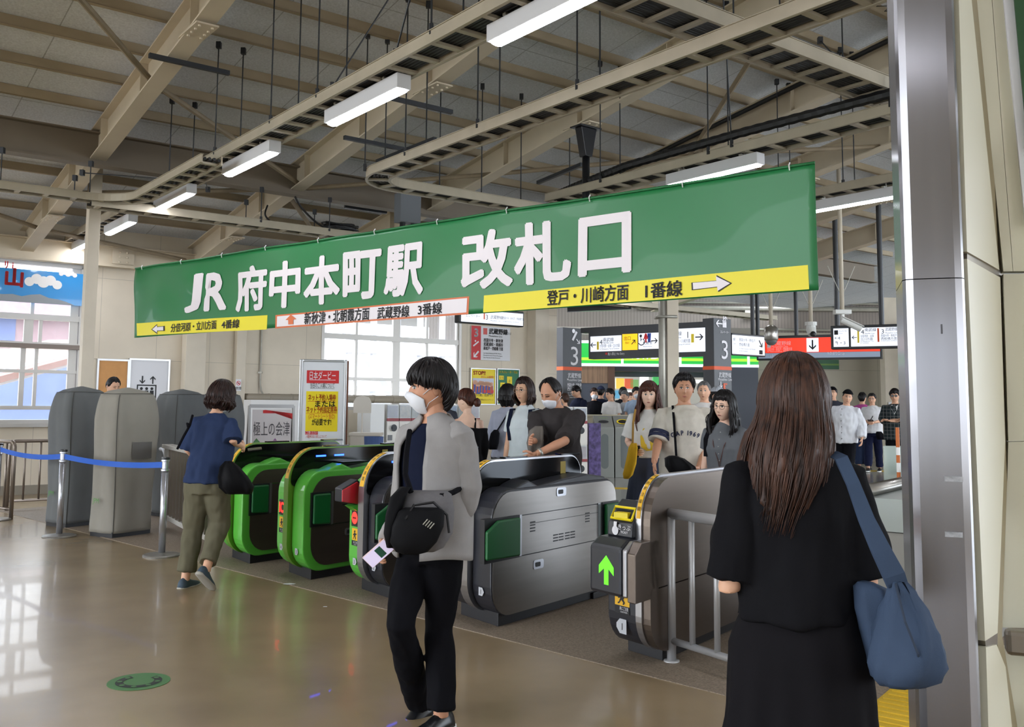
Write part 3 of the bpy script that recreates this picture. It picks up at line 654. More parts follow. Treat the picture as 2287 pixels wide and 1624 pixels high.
for u, v in ((.7, 13.5), (.7, 15.8), (.7, 18.1), (4.63, 13.75), (4.63, 16.), (-3.2, 15.5), (-3.2, 12.5), (10.9, 9.28), (11.6, 4.4), (10.9, 2.), (7., 4.7)):  # unseen lamps, added to brighten the hall
    lamp(u, v, 'ceiling lamp of the rows outside the picture, over the hall', group='ceiling lamps outside the picture')
def tray(label, path, w=.26, h=.1, cable=True, rung=.3, ends=None):
    """ladder tray: path in hall (u,v,z)"""
    P = [bp(*p) for p in path]; o = thing('cable_tray', label, 'cable tray', P[0], 0, 'ladder cable trays')
    L, Rr = [], []
    for i, p in enumerate(P):
        d = (P[min(i+1, len(P)-1)]-P[max(i-1, 0)]); d.z = 0; d.normalize(); s_ = V(-d.y, d.x, 0); L.append(p+s_*w/2); Rr.append(p-s_*w/2)
    b = MB()
    for Q in (L, Rr):
        for i in range(len(Q)-1):
            b.bar(Q[i], Q[i+1], .012, h); dd = (Q[i+1]-Q[i]).normalized()
            for k in (-1, 1): b.bar(Q[i]+Z*k*(h/2-.004), Q[i+1]+Z*k*(h/2-.004), .03, .006)
    acc = .1
    for i in range(len(P)-1):
        seg = (P[i+1]-P[i]).length; d = (P[i+1]-P[i]).normalized(); s_ = V(-d.y, d.x, 0)
        while acc < seg: c = P[i]+d*acc-Z*(h/2-.018); b.box(c, (.05, w, .022), 0, (d, s_, Z)); acc += rung
        acc -= seg
    b.build('ladder_frame', tray_p, parent=o)
    if cable:
        rnd = random.Random(len(path)); n = 7 if cable is True else cable; b = MB()
        for k in range(n):
            off = (k/(n-1)-.5)*(w*.72)
            pts = [p+( (l_-p)*(off/(w/2)))+Z*(-h/2+.042+.008*rnd.random()) for p, l_ in zip(P, L)]; b.tube(pts, .016, 6)
        b.build('cable_bundle', blackc, parent=o)
    return o
def arc(c, r, a0, a1, z, n=10): return [(c[0]+r*cos(R(a0+(a1-a0)*i/n)), c[1]+r*sin(R(a0+(a1-a0)*i/n)), z) for i in range(n+1)]
tray('ladder tray above the row of lit ceiling lamps', [(.66, 18, 3.98), (.66, 4.4, 3.98), (.66, -.4, 3.98)], w=.27, cable=True)
tray('ladder tray running from the left edge and bending up to the lamp row', [(-7, 3.72, 3.84), (-.2, 3.72, 3.84)]+arc((-.2, 4.27), .55, 270, 360, 3.84)[1:]+[(.36, 6.4, 3.84)], w=.2, h=.09, cable=4)
tray('ladder tray crossing below the lamp row towards the banner', [(-.1, 3.60, 3.80), (9.5, 3.60, 3.80)], w=.24, cable=5)
tray('ladder tray with a tight bend, running from upper right to mid ceiling', [(1.92, 15, 3.84)]+[(1.92, 7.1, 3.84)]+arc((2.42, 7.1), .5, 180, 270, 3.84)[1:]+[(6.5, 6.62, 3.84)], w=.24, cable=6)
tray('wide ladder tray loaded with cables at the upper right, under the netting', [(-1.5, 10.98, 4.25), (8.5, 10.98, 4.25)], w=.34, h=.12, cable=10)
tray('ladder tray carrying the lamp above the banner, with ribbed black hose on it', [(4.66, 16, 4.0), (4.66, 6.6, 4.0)], w=.3, h=.1, cable=5)
tray('ladder tray behind the lamp at the right of the banner', [(7.02, 15, 4.02), (7.02, 3, 4.02)], w=.3)
tray('distant ladder tray crossing in front of the corrugated wall', [(6, 1.4, 3.55), (16, 1.4, 3.55)], w=.3)
# ribbed hose lying on the tray
b = MB(); pts = [bp(*p) for p in ((4.5, 13.5, 4.12), (4.48, 11.3, 4.12), (4.5, 9.6, 4.14), (4.52, 8, 4.13), (4.6, 7.1, 4.08), (4.62, 6.5, 4.02))]
fine = []
for i in range(len(pts)-1):
    for k in range(24): fine.append(pts[i].lerp(pts[i+1], k/24))
b.tube(fine, [.045+.006*(i % 2) for i in range(len(fine))], 8); tag(b.build('flexible_hose', blackc, at=pts[3]), 'ribbed black hose lying on the tray above the green banner', 'cable hose')
# threaded hanger rods with their clamps
def hanger(u, v, z0_, z1_, label, u2=None, v2=None):
    p = bp(u, v, z0_); q = bp(u if u2 is None else u2, v if v2 is None else v2, z1_); o = thing('hanger_rod', label, 'hanger rod', p, 0, 'hanger rods of the cable trays')
    b = MB(); b.tube([p, q], .007, 6); b.build('rod', dark, parent=o)
    b = MB(); b.box(q, (.05, .05, .07)); b.build('clamp', dark, parent=o, bevel=.004); b = MB(); b.bar(p-Z*.03, p+Z*.05, .03, .03, up=(1, 0, 0)); b.build('clamp', dark, parent=o, bevel=.004)
ru = lambda v: rz0(v, 4.22)
for k, v in enumerate((10.1, 8.35, 7.4, 6.0, 4.55)):
    hanger(.53, v, 4.03, ru(v), 'thin rod holding up the tray of the lamp row'); hanger(.80, v, 4.03, ru(v), 'thin rod holding up the tray of the lamp row')
for v in (12.4, 10.2, 8.9, 7.7, 6.9):
    hanger(1.80, v, 3.88, ru(v), 'thin rod holding up the tray with the tight bend'); hanger(2.04, v, 3.88, ru(v), 'thin rod holding up the tray with the tight bend')
for u in (-1.2, -.25, 1.9, 2.9):
    hanger(u, 3.5, 3.84, 4.1, 'short thin rod between the girder and the crossing tray'); hanger(u+.12, 3.72, 3.84, 4.25, 'short thin rod between the girder and the crossing tray')
for u in (3.0, 3.6, 4.2, 5.0): hanger(u, 6.5, 3.86, ru(6.5), 'thin rod holding up the tray that runs behind the banner')
for v in (11.2, 9.2, 7.6): hanger(4.5, v, 4.04, ru(v), 'thin rod holding up the tray with the black hose'); hanger(4.82, v, 4.04, ru(v), 'thin rod holding up the tray with the black hose')
for u in (2.1, 2.9, 3.5, 4.4): hanger(u, 10.82, 4.27, ru(10.9), 'thin rod holding up the wide tray at the upper right')
for v in (10.6, 9.2, 8.3): hanger(6.9, v, 4.06, ru(v), 'thin rod holding up the tray right of the banner'); hanger(7.14, v, 4.06, ru(v), 'thin rod holding up the tray right of the banner')
for (u, v, z0_, z1_, u2, v2) in ((.53, 4.6, 4.0, 4.15, -.2, 3.62), (.55, 5.5, 4.0, 4.15, 1.3, 3.7), (.54, 9.6, 4.0, 5.7, .2, 11.2), (.54, 8.6, 4.02, 5.5, 1.3, 8.9), (4.5, 9.5, 4.05, 5.4, 3.9, 9.9), (4.82, 11, 4.05, 5.3, 5.6, 9.8)):
    hanger(u, v, z0_, z1_, 'slanted thin brace rod of a cable tray', u2, v2)
# slotted channel bars clamped under the rafters
for (u0, v0, u1, v1, z, lab) in ((-.28, 6.35, .52, 6.35, 4.77, 'dark slotted channel bar under the left rafter'), (2.05, 7.0, 2.82, 7.0, 4.66, 'dark slotted channel bar below the bolted rafter splice'), (2.1, 5.85, 2.9, 5.85, 4.5, 'dark slotted channel bar under the middle rafter near the girder'), (2.8, 5.4, 2.8, 6.7, 4.42, 'dark slotted channel bar slanting up towards the bent tray'), (5.05, 5.8, 4.85, 6.9, 4.42, 'dark slotted channel bar left of the black drop pole'), (3.5, 3.25, 4.2, 3.25, 4.3, 'dark slotted channel bar low behind the banner top'), (-1.1, 2.4, .15, 2.4, 4.13, 'dark slotted channel bar behind the cream post')):
    b = MB(); b.bar(bp(u0, v0, z), bp(u1, v1, z), .045, .045); tag(b.build('channel_bar', dark, at=bp(u0, v0, z)), lab, 'channel bar', 'channel bars under the rafters')
# black drop pole with bracket
o = thing('drop_pole', 'black pole hanging from a wedge bracket under the middle rafter', 'hanging pole', bp(4.55, 7.3, 4.76))
c = bp(4.55, 7.3, 0); b = MB(); b.tube([c+Z*3.2, c+Z*4.5], .045, 12); b.build('pole', blackp, parent=o, smooth=True)
b = MB(); b.prism([(-.05, 0), (.05, 0), (.12, .34), (-.12, .34)], c+Z*4.38-lv*.06, wv, Z, lv*.12); b.box(c+Z*4.73, (.34, .2, .02), 0, (wv, lv, Z)); b.build('bracket', blackp, parent=o, bevel=.006)
# grey junction box on the girder
o = thing('junction_box', 'grey junction box hanging at the girder behind the bent tray', 'junction box', bp(4.05, 4.1, 4.05)); c = bp(4.05, 4.1, 4.2)
b = MB(); b.box(c, (.34, .18, .42), 0, (wv, lv, Z)); b.build('case', mat('box_grey', (112, 116, 122), .5), parent=o, bevel=.008)
b = MB(); [b.cyl(c+wv*s_-Z*.3, .04, .1, 10) for s_ in (-.08, .1)]; b.build('gland', blackp, parent=o)
# loose black cables
def cable(lab, pts, r=.014):
    pts = [bp(*p) for p in pts]; q = []
    for i in range(len(pts)-1):
        p0, p1, p2, p3 = pts[max(i-1, 0)], pts[i], pts[i+1], pts[min(i+2, len(pts)-1)]
        for k in range(8):
            t = k/8; q.append(.5*((2*p1)+(p2-p0)*t+(2*p0-5*p1+4*p2-p3)*t*t+(3*p1-p0-3*p2+p3)*t**3))
    q.append(pts[-1]); b = MB(); b.tube(q, r, 8); tag(b.build('loose_cable', blackc, at=pts[0], smooth=True), lab, 'cable', 'loose black cables under the roof')
cable('black cable loop rising behind the banner near its middle', [(4.6, 5.2, 3.1), (4.3, 5.3, 3.6), (4.5, 5.3, 3.95), (4.9, 5.3, 4.0), (5.5, 5.3, 3.85), (6.2, 5.2, 3.7)], .04)
cable('second black cable loop just right of the first one', [(4.85, 5.2, 3.1), (4.7, 5.25, 3.5), (4.85, 5.3, 3.85), (5.2, 5.3, 3.92)], .03)
cable('thin black cable drooping from the main rafter to the coil on the tray', [(2.55, 3.6, 4.25), (2.7, 3.55, 4.1), (2.95, 3.6, 3.9), (3.3, 3.6, 3.82)], .014)
cable('thin black cable from the rafter to the crossing tray', [(2.2, 3.5, 4.1), (2.15, 3.55, 3.95), (2.25, 3.58, 3.84)], .012)
cable('black cable bundle dropping behind the banner below the junction box', [(4.1, 4.8, 3.9), (4.12, 4.85, 3.6), (4.1, 4.85, 3.2)], .03)
cable('black cable running along the right rafter', [(6.98, v_, rz0(v_, 4.09)) for v_ in (12, 9.5, 7.5, 5.4)], .03)
b = MB(); c = bp(3.25, 3.6, 3.87)
for k in range(7): rr = .14+.02*(k % 3); b.tube([c+wv*rr*1.6*cos(2*pi*i/16)+lv*rr*.5*sin(2*pi*i/16)+Z*(.014*k+.01*sin(i+k)) for i in range(17)], .01, 5)
tag(b.build('cable_coil', blackc, at=c), 'coil of black cable lying on the crossing tray', 'cable coil')
# cream post standing free in front of the window wall
pp = bp(.27, 2.31, 0); b = MB(); b.box(pp+Z*2.35, (.15, .15, 4.7), 0, (wv, lv, Z)); b.box(pp+Z*.01, (.3, .3, .02), 0, (wv, lv, Z)); b.box(pp+Z*4.6, (.2, .2, .012), 0, (wv, lv, Z)); b.build('pillar_5', cream, at=pp, bevel=.008, kind='structure')
pq = aty(1494, 900, 14.); pq.z = 0
b = MB(); b.box(pq+Z*2.2+X*.05, (.17, .2, 4.4)); b.build('pillar_6', cream, at=pq, bevel=.006, kind='structure')
b = MB(); b.tube([pq-X*.10+Z*0-Y*.05, pq-X*.10+Z*4.3-Y*.05], .055, 12); b.box(pq+Z*2.75-X*.04, (.3, .26, .04)); tag(b.build('drain_pipe', galv, at=pq, smooth=True), 'dented silver pipe strapped to the slim cream pillar behind the crowd', 'pipe')
# wire netting at the upper right
b = MB(); n = 46
for i in range(n):
    for s_ in (-1, 1):
        pts = []
        for k in range(9):
            t = k/8; v = 11.3+2.0*t; u = 2.0+5.5*i/n+s_*1.2*(t-.5); z = 4.62+.14*sin(u*2.1)*sin(v*1.7)+.3*abs(t-.4); pts.append(bp(u, v, z))
        b.tube(pts, .004, 4)
tag(b.build('wire_net', mat('net_wire', (58, 56, 52), .6, .4), at=bp(4, 12.5, 4.6)), 'slack wire netting under the roof at the upper right corner', 'wire netting')
# ================================================================ the banner
ban_m = mat('banner_green', (30, 116, 62), .45, var=.04, vs=1.5, coat=.12)
ban_y = mat('banner_yellow', (238, 222, 44), .5); ban_w = mat('banner_white', (236, 228, 230), .5); ban_o = mat('banner_orange', (218, 112, 62), .5)
PA = R(-50.8); pd = V(sin(PA), cos(PA), 0); pe_ = -pd; pn = V(pd.y, -pd.x, 0); 
if pn.y > 0: pn = -pn
b0 = aty(1828, 652, 6.3)
def onb(x, y): P = onp(x, y, b0, pn); return (P-b0).dot(pd), P.z     # (distance from the right end, height)
sL = (onb(302, 600)[0]+onb(300, 752)[0])/2; zT_ = (onb(1822, 358)[1]+onb(302, 600)[1])/2; zB_ = (onb(1830, 652)[1]+onb(300, 752)[1])/2
def wave(s, z):
    t = s/sL; q = (z-zB_)/(zT_-zB_)
    w_ = .010*sin(s*2.1+z*2.6)+.006*sin(s*5.3-z*4)*(.4+.6*t)+.016*t*sin(s*3.3+z*6)*q+.010*t*sin(s*6.1-z*9)*q
    return w_+.02*max(0, t-.8)*5*sin(z*7+s*9)*.3
def bpt(s, z, lift=0.): return V(b0.x, b0.y, 0)+pd*s+Z*z+pn*(wave(s, z)+lift)
ban = thing('banner', 'long green banner with white station lettering hanging over the gates', 'banner', V(b0.x, b0.y, zT_)+pd*sL/2)
b = MB()
def bf(u, v):
    s = sL*u; z = zB_+(zT_-zB_)*v; hem = -.006*abs(sin(pi*s/.93))*(1 if v > .5 else 0); return bpt(s, z+hem)
b.grid(bf, 150, 16); o = b.build('cloth', ban_m, parent=ban, smooth=True)
d = o.modifiers.new('s', 'SOLIDIFY'); d.thickness = .002; d.offset = -1
b = MB(); b.tube([bpt(sL*i/60, zT_-.012, .006) for i in range(61)], .011, 6); b.build('hem', mat('banner_hem', (26, 104, 54), .6), parent=ban, smooth=True)
b = MB()
for i in range(11): s = sL*(.02+.96*i/10); p = bpt(s, zT_-.02, .012); b.tube([p-Z*.02, p+Z*.015+pn*.012, p+Z*.035-pn*.005], .005, 5)
b.build('tie_lacing', whitep, parent=ban)
def strip(c4, m, name, lift=.004, n=60, mat_i=None):
    (x0, y0), (x1, y1), (x2, y2), (x3, y3) = c4       # TL TR BR BL in pixels
    a = onb(x0, y0); bq = onb(x1, y1); c = onb(x2, y2); dq = onb(x3, y3); b = MB()
    def fn(u, v):
        tp = (a[0]+(bq[0]-a[0])*u, a[1]+(bq[1]-a[1])*u); bt = (dq[0]+(c[0]-dq[0])*u, dq[1]+(c[1]-dq[1])*u); return bpt(bt[0]+(tp[0]-bt[0])*v, bt[1]+(tp[1]-bt[1])*v, lift)
    b.grid(fn, n, 3); return b.build(name, m, parent=ban, smooth=True)
strip(((303, 722), (598, 704), (595, 736), (303, 750)), ban_y, 'yellow_panel'); strip(((616, 704), (1049, 662), (1047, 702), (614, 734)), ban_o, 'orange_border')
strip(((620, 707), (1045, 666), (1043, 698), (618, 730)), ban_w, 'white_panel', .0065); strip(((1081, 660), (1805, 592), (1807, 646), (1079, 698)), ban_y, 'yellow_panel')
def btext(mb, t, x0, x1, y0, y1, bold=0., lift=.011):
    """fit a text between pixel left/right, top/bottom on the banner"""
    xm = (x0+x1)/2; s0, s1 = onb(x0, (y0+y1)/2)[0], onb(x1, (y0+y1)/2)[0]; z1, z0 = onb(xm, y0)[1], onb(xm, y1)[1]
    v, f = glyphs(t, bold, 2); xa, xb = min(p[0] for p in v), max(p[0] for p in v); ya, yb_ = min(p[1] for p in v), max(p[1] for p in v)
    mb.add([bpt(s0+(s1-s0)*(x-xa)/(xb-xa), z0+(z1-z0)*(y-ya)/(yb_-ya), lift) for x, y in v], f)
for t, x0, x1, y0, y1 in (('J', 413, 453, 612, 698), ('R', 460, 510, 608, 694), ('府', 530, 598, 594, 695), ('中', 604, 672, 583, 688), ('本', 679, 760, 571, 680), ('町', 767, 851, 559, 669), ('駅', 860, 949, 545, 662), ('改', 1033, 1146, 514, 645), ('札', 1149, 1276, 494, 634), ('口', 1291, 1411, 479, 614)):
    b = MB(); btext(b, t, x0, x1, y0, y1, .035); b.build('letter', ban_w, parent=ban, norm=False)
for t, x0, x1, y0, y1 in (('分倍河原・立川方面', 383, 487, 719, 739), ('4番線', 499, 537, 714, 734), ('新秋津・北朝霞方面', 680, 828, 692, 720), ('武蔵野線', 846, 917, 684, 711), ('3番線', 936, 990, 677, 703), ('登戸・川崎方面', 1222, 1405, 641, 677), ('1番線', 1443, 1527, 629, 665)):
    b = MB(); btext(b, t, x0, x1, y0, y1, .018); b.build('lettering', black_ink, parent=ban, norm=False)
def arrow(mb, pts, k=.011): mb.poly([bpt(*onb(*p), k) for p in pts])
A3 = ((1547, 632), (1604, 627), (1603, 615), (1637, 633), (1607, 653), (1606, 642), (1548, 649)); A4 = ((338, 736), (352, 724), (352, 730), (369, 728), (369, 739), (352, 740), (352, 746))
for A_ in (A3, A4):
    b = MB(); arrow(b, A_, .009); b.build('arrow_outline', black_ink, parent=ban, norm=False)
    cx_ = sum(p[0] for p in A_)/len(A_); cy_ = sum(p[1] for p in A_)/len(A_); k = .86 if A_ is A3 else .76
    b = MB(); arrow(b, [(cx_+(x-cx_)*(k+.06), cy_+(y-cy_)*k) for x, y in A_], .012); b.build('arrow', ban_w, parent=ban, norm=False)
b = MB(); arrow(b, ((639, 715), (651, 703), (663, 713), (656, 714), (656, 724), (645, 725), (645, 715)), .012); b.build('arrow', ban_o, parent=ban, norm=False)
# ================================================================ boards, signs and furniture beyond the gates
red_s = mat('sign_red', (206, 40, 44), .5); yel_s = mat('sign_yellow', (240, 214, 20), .5); paper = mat('paper_white', (226, 226, 230), .5)
frame_s = mat('frame_silver', (190, 190, 192), .35, .7); cork = mat('cork_board', (206, 150, 92), .7, var=.06, vs=8); wood = mat('brown_wood', (122, 70, 40), .5, var=.15, vs=5, stretch=(6, 6, .6))
sign_w = mat('lit_sign_white', (238, 240, 244), .4, emit=.2, ec=(232, 238, 255)); sign_r = mat('lit_sign_red', (226, 58, 34), .4, emit=.3, ec=(226, 50, 26)); sign_y = mat('lit_sign_yellow', (246, 188, 10), .4, emit=.25, ec=(246, 186, 8))
chark = mat('charcoal_sign', (36, 38, 42), .4); or_s = mat('line_orange', (224, 82, 20), .5); yl = mat('line_yellow', (240, 214, 40), .5); lblue = mat('pict_blue', (40, 70, 150), .5)
green_s = mat('lit_sign_green', (36, 150, 62), .4, emit=.3, ec=(20, 150, 50)); lime_s = mat('lit_sign_lime', (150, 220, 60), .4, emit=.35, ec=(150, 225, 40))
EP = V(.775, -.632, 0); ER = V(.88, -.475, 0)
class Pan:
    """a flat face from its left pixel column at distance Y along direction e, to its right pixel column; local metres x right, y up"""
    def __init__(s, xL, xR, yT, yB, Y=None, e=None, at=None):
        s.e = V(e or X).normalized(); s.n = V(s.e.y, -s.e.x, 0)
        if Y is None: P = onp(xL, yB, at, s.n)
        else: P = aty(xL, yB, Y)
        s.ts = 1.; s.o = P; s.T = onp(xL, yT, P, s.n).z; s.h = s.T-P.z; s.w = (onp(xR, yB, P, s.n)-P).dot(s.e)
    def lx(s, x, y): q_ = onp(x, y, s.o, s.n)-s.o; return q_.dot(s.e), q_.z
    def at(s, x, y, d=0.): return s.o+s.e*x+Z*y+s.n*d       # d towards the viewer
    def q(s, mb, x0, x1, y0, y1, d=.003, mi=0): mb.quad(s.at(x0, y0, d), s.at(x1, y0, d), s.at(x1, y1, d), s.at(x0, y1, d), mi); return mb
    def slab(s, mb, x0, x1, y0, y1, d0, d1, mi=0): c = s.at((x0+x1)/2, (y0+y1)/2, (d0+d1)/2); mb.box(c, (abs(x1-x0), abs(d1-d0), abs(y1-y0)), mi, (s.e, s.n, Z)); return mb
    def t(s, mb, txt, x, y, h, al='C', d=.006, maxw=None, bold=0., mi=0): mb.text(txt, s.at(x, y, d), s.e, Z, h*s.ts, mi, al, maxw, bold); return mb
    def ar(s, mb, x, y, k, ang=0, d=.006, wd=.16, mi=0):
        """arrow of size k pointing along ang (0 right, 90 up)"""
        k = k*s.ts; p = [(-.5, -wd/2), (.25, -wd/2), (-.02, -.34), (.16, -.34), (.5, 0), (.16, .34), (-.02, .34), (.25, wd/2), (-.5, wd/2)]; a = R(ang)
        mb.poly([s.at(x+k*(u*cos(a)-v*sin(a)), y+k*(u*sin(a)+v*cos(a)), d) for u, v in p], mi); return mb
def part(mb, n, m, par, **k):
    nm = k.pop('norm', False)
    if len(mb.blocks) > 1:                                    # every line of writing is a piece of its own
        used = set()
        for v0, v1, f0, f1 in mb.blocks:
            b_ = MB(); b_.v = mb.v[v0:v1]; b_.f = [tuple(i-v0 for i in f) for f in mb.f[f0:f1]]; b_.m = [0]*(f1-f0); b_.build(n, m, parent=par, norm=nm, **k); used.update(range(f0, f1))
        rest = [i for i in range(len(mb.f)) if i not in used]
        if not rest: return None
        ids = sorted({j for i in rest for j in mb.f[i]}); mp = {j: q for q, j in enumerate(ids)}; b_ = MB(); b_.v = [mb.v[j] for j in ids]; b_.f = [tuple(mp[j] for j in mb.f[i]) for i in rest]; b_.m = [0]*len(rest); mb = b_; n = 'symbol' if 'lettering' in n else n
    return mb.build(n, m, parent=par, norm=nm, **k)
def onwall(y=0.): return BO-lv*(VW-y)
WALLP = BO-lv*VW-lv*(-.0)
# posters on the window wall
def wallpan(x0, x1, y0, y1, off=.02): return Pan(x0, x1, y0, y1, None, wv, at=BO-lv*(VW+off))
p = wallpan(-60, 187, 592, 668, .1); o = thing('wall_poster', 'blue sky poster with red characters hung over the top of the left window', 'poster', p.at(p.w/2, 0))
mb = MB(); p.slab(mb, -2.3, p.w, 0, p.h, -.01, 0); part(mb, 'sheet', mat('poster_blue', (36, 140, 208), .2, coat=.4), o)
mb = MB(); pts = [(-2.3, 0)]+[(-2.3+(p.w+2.3)*i/30, .13+.03*sin(i*.8)+.02*sin(i*2.1)-.13*max(0, (i-22)/8)**1.5) for i in range(31)]+[(p.w, 0)]; mb.poly([p.at(x, max(0, y), .004) for x, y in pts]); part(mb, 'grey_hills', mat('poster_grey', (140, 146, 150), .3), o)
cl = mat('poster_cloud', (228, 226, 222), .4)
for cx_, cy_, k in ((*p.lx(97, 630), 1.), (*p.lx(152, 612), .5)):
    mb = MB()
    for dx, dy, r in ((-.2, -.01, .07), (-.1, .04, .08), (.0, .0, .09), (.1, .03, .08), (.2, -.03, .07)): mb.disc(p.at(cx_+dx*k, cy_+dy*k, .006+.0003*dx), p.e, Z, r*k)
    part(mb, 'printed_cloud', cl, o)
mb = MB(); p.t(mb, '山', *p.lx(31, 636), .22, bold=.04); p.t(mb, 'ﾘ i', *p.lx(20, 599), .1, bold=.03); part(mb, 'red_lettering', red_s, o)
def board(name, label, cat, x0, x1, y0, y1, face, fr=frame_s, off=.03, fw=.03):
    p = wallpan(x0, x1, y0, y1, off); o = thing(name, label, cat, p.at(p.w/2, 0)); mb = MB(); p.slab(mb, 0, p.w, 0, p.h, -.02, 0); part(mb, 'panel', face, o)
    if fr:
        mb = MB()
        for a0, a1, c0, c1 in ((-fw, 0, -fw, p.h+fw), (p.w, p.w+fw, -fw, p.h+fw), (0, p.w, p.h, p.h+fw), (0, p.w, -fw, 0)): p.slab(mb, a0, a1, c0, c1, -.02, .012)
        part(mb, 'frame', fr, o)
    return p, o
p, o = board('notice_board', 'empty cork notice board on the cream wall behind the man in black', 'notice board', 217, 281, 805, 905, cork)
p, o = board('notice_board', 'white framed elevator notice with up and down arrows on the cream wall', 'notice board', 287, 371, 804, 935, paper)
mb = MB(); xm = p.w*.44; yb = p.h-.62; k = .16
for a0, a1, c0, c1 in ((-k, k, -.02, 0), (-k, k, .2, .22), (-k, -k+.02, 0, .2), (k-.02, k, 0, .2)): p.q(mb, xm+a0, xm+a1, yb+c0, yb+c1)
for i in (-1, 0, 1): mb.disc(p.at(xm+i*.085, yb+.155, .004), p.e, Z, .024); p.q(mb, xm+i*.085-.032, xm+i*.085+.032, yb+.06, yb+.125, .004); p.q(mb, xm+i*.085-.02, xm+i*.085+.02, yb+.01, yb+.07, .0045)
p.ar(mb, xm-.075, yb+.30, .13, -90); p.ar(mb, xm+.095, yb+.30, .13, 90); part(mb, 'elevator_symbol', black_ink, o)
mb = MB(); p.q(mb, .28, p.w-.2, p.h-1.0, p.h-.85); part(mb, 'red_bar', red_s, o)
mb = MB(); p.t(mb, 'エレベーターご利用のお客さま', p.w/2, p.h-1.1, .06, maxw=p.w*.8); p.t(mb, '改札外をご利用ください。', p.w/2, p.h-1.2, .06, maxw=p.w*.8); part(mb, 'lettering', black_ink, o)
p = wallpan(526, 538, 847, 873, .17); o = thing('small_sign', 'tiny no-smoking sign on the narrow cream pillar', 'sign', p.at(p.w/2, 0)); mb = MB(); p.slab(mb, 0, p.w, 0, p.h, -.004, 0); part(mb, 'plate', paper, o)
mb = MB(); c = p.at(p.w/2, p.h*.66, .002); r = p.w*.4; mb.loft([[c+p.e*r_*cos(2*pi*i/24)+Z*r_*sin(2*pi*i/24) for i in range(24)] for r_ in (r, r*.78)], cap=False); mb.bar(c-p.e*r*.6+Z*r*.6, c+p.e*r*.6-Z*r*.6, .003, .012); part(mb, 'ring', red_s, o)
mb = MB(); p.t(mb, '禁煙', p.w/2, p.h*.12, .04); p.q(mb, p.w*.3, p.w*.7, p.h*.62, p.h*.68); part(mb, 'lettering', black_ink, o)
# Musashino poster, two lower posters
p, o = board('line_poster', 'white and red line poster with a big 3 and slanting arrow, beside the right window', 'poster', 1052, 1139, 727, 803, paper, fr=None, off=.03); W_, H_ = p.w, p.h
mb = MB(); p.q(mb, 0, W_*.24, 0, H_); part(mb, 'red_column', red_s, o)
mb = MB(); p.t(mb, '3', W_*.12, H_*.68, H_*.25, bold=.03); p.ar(mb, W_*.12, H_*.16, H_*.26, 225, wd=.2); mb.bar(p.at(W_*.05, H_*.4, .006), p.at(W_*.18, H_*.54, .006), .003, .03); mb.disc(p.at(W_*.1, H_*.55, .007), p.e, Z, .02); part(mb, 'white_lettering', white_ink, o)
mb = MB(); p.t(mb, '武蔵野線', W_*.44, H_*.80, H_*.13, 'L', bold=.03); p.t(mb, 'のりば', W_*.86, H_*.80, H_*.06, 'L'); p.t(mb, 'Musashino Line', W_*.44, H_*.70, H_*.06, 'L')
for i, t in enumerate(('西国分寺・新秋津', '武蔵浦和・南越谷', '新松戸・西船橋 方面')): p.t(mb, t, W_*.31, H_*(.55-.12*i), H_*.085, 'L', maxw=W_*.5, bold=.02)
for i, t in enumerate(('for Nishi-Kokubunji & Shin-Akitsu,', 'Musashi-Urawa & Minami-Koshigaya,', 'Shin-Matsudo & Nishi-Funabashi')): p.t(mb, t, W_*.31, H_*(.19-.065*i), H_*.035, 'L', maxw=W_*.62)
part(mb, 'lettering', black_ink, o)
mb = MB(); p.slab(mb, W_*.3, W_*.4, H_*.76, H_*.95, .003, .005); part(mb, 'train_symbol', mat('salmon', (214, 90, 84), .5), o)
p, o = board('wall_poster', 'yellow STOP poster with printed crowd on the cream wall under the line poster', 'poster', 1052, 1105, 824, 902, yel_s, off=.03, fw=.02); W_, H_ = p.w, p.h
mb = MB(); p.q(mb, W_*.05, W_*.95, H_*.30, H_*.74); part(mb, 'picture_field', mat('poster_pale', (196, 200, 214), .5), o)
rnd = random.Random(2); mb = MB(); mb2 = MB(); mb3 = MB()
for i in range(13):
    x = W_*(.12+.06*i); y = H_*(.56+.06*rnd.random()-.0012*i); (mb2 if i % 2 else mb3).poly([p.at(x-.05, y-.2, .005+i*.0002), p.at(x+.05, y-.2, .005+i*.0002), p.at(x+.04, y-.02, .005+i*.0002), p.at(x-.04, y-.02, .005+i*.0002)]); mb.disc(p.at(x, y, .009), p.e, Z, .045)
part(mb, 'printed_head', mat('print_skin', (222, 170, 140), .5), o); part(mb2, 'printed_figure', lblue, o); part(mb3, 'printed_figure', mat('print_rust', (170, 84, 60), .5), o)
mb = MB(); p.t(mb, 'STOP!!', W_*.08, H_*.84, H_*.11, 'L', bold=.03); p.t(mb, 'かけこみ乗車!!', W_*.4, H_*.75, H_*.06, 'L', maxw=W_*.55)
for i in range(3): p.q(mb, W_*(.5+.16*i), W_*(.61+.16*i), H_*.32, H_*.40, .012)
part(mb, 'red_lettering', red_s, o)
mb = MB(); p.t(mb, 'その行動、危険です', W_*.5, H_*.22, H_*.065, maxw=W_*.85); p.t(mb, 'かけこみ乗車防止キャンペーン', W_*.5, H_*.10, H_*.04, maxw=W_*.85); part(mb, 'lettering', black_ink, o)
p, o = board('wall_poster', 'dark green escalator poster with yellow shapes on the cream wall', 'poster', 1111, 1158, 825, 902, mat('poster_green', (24, 110, 66), .5), off=.03, fw=.02); W_, H_ = p.w, p.h
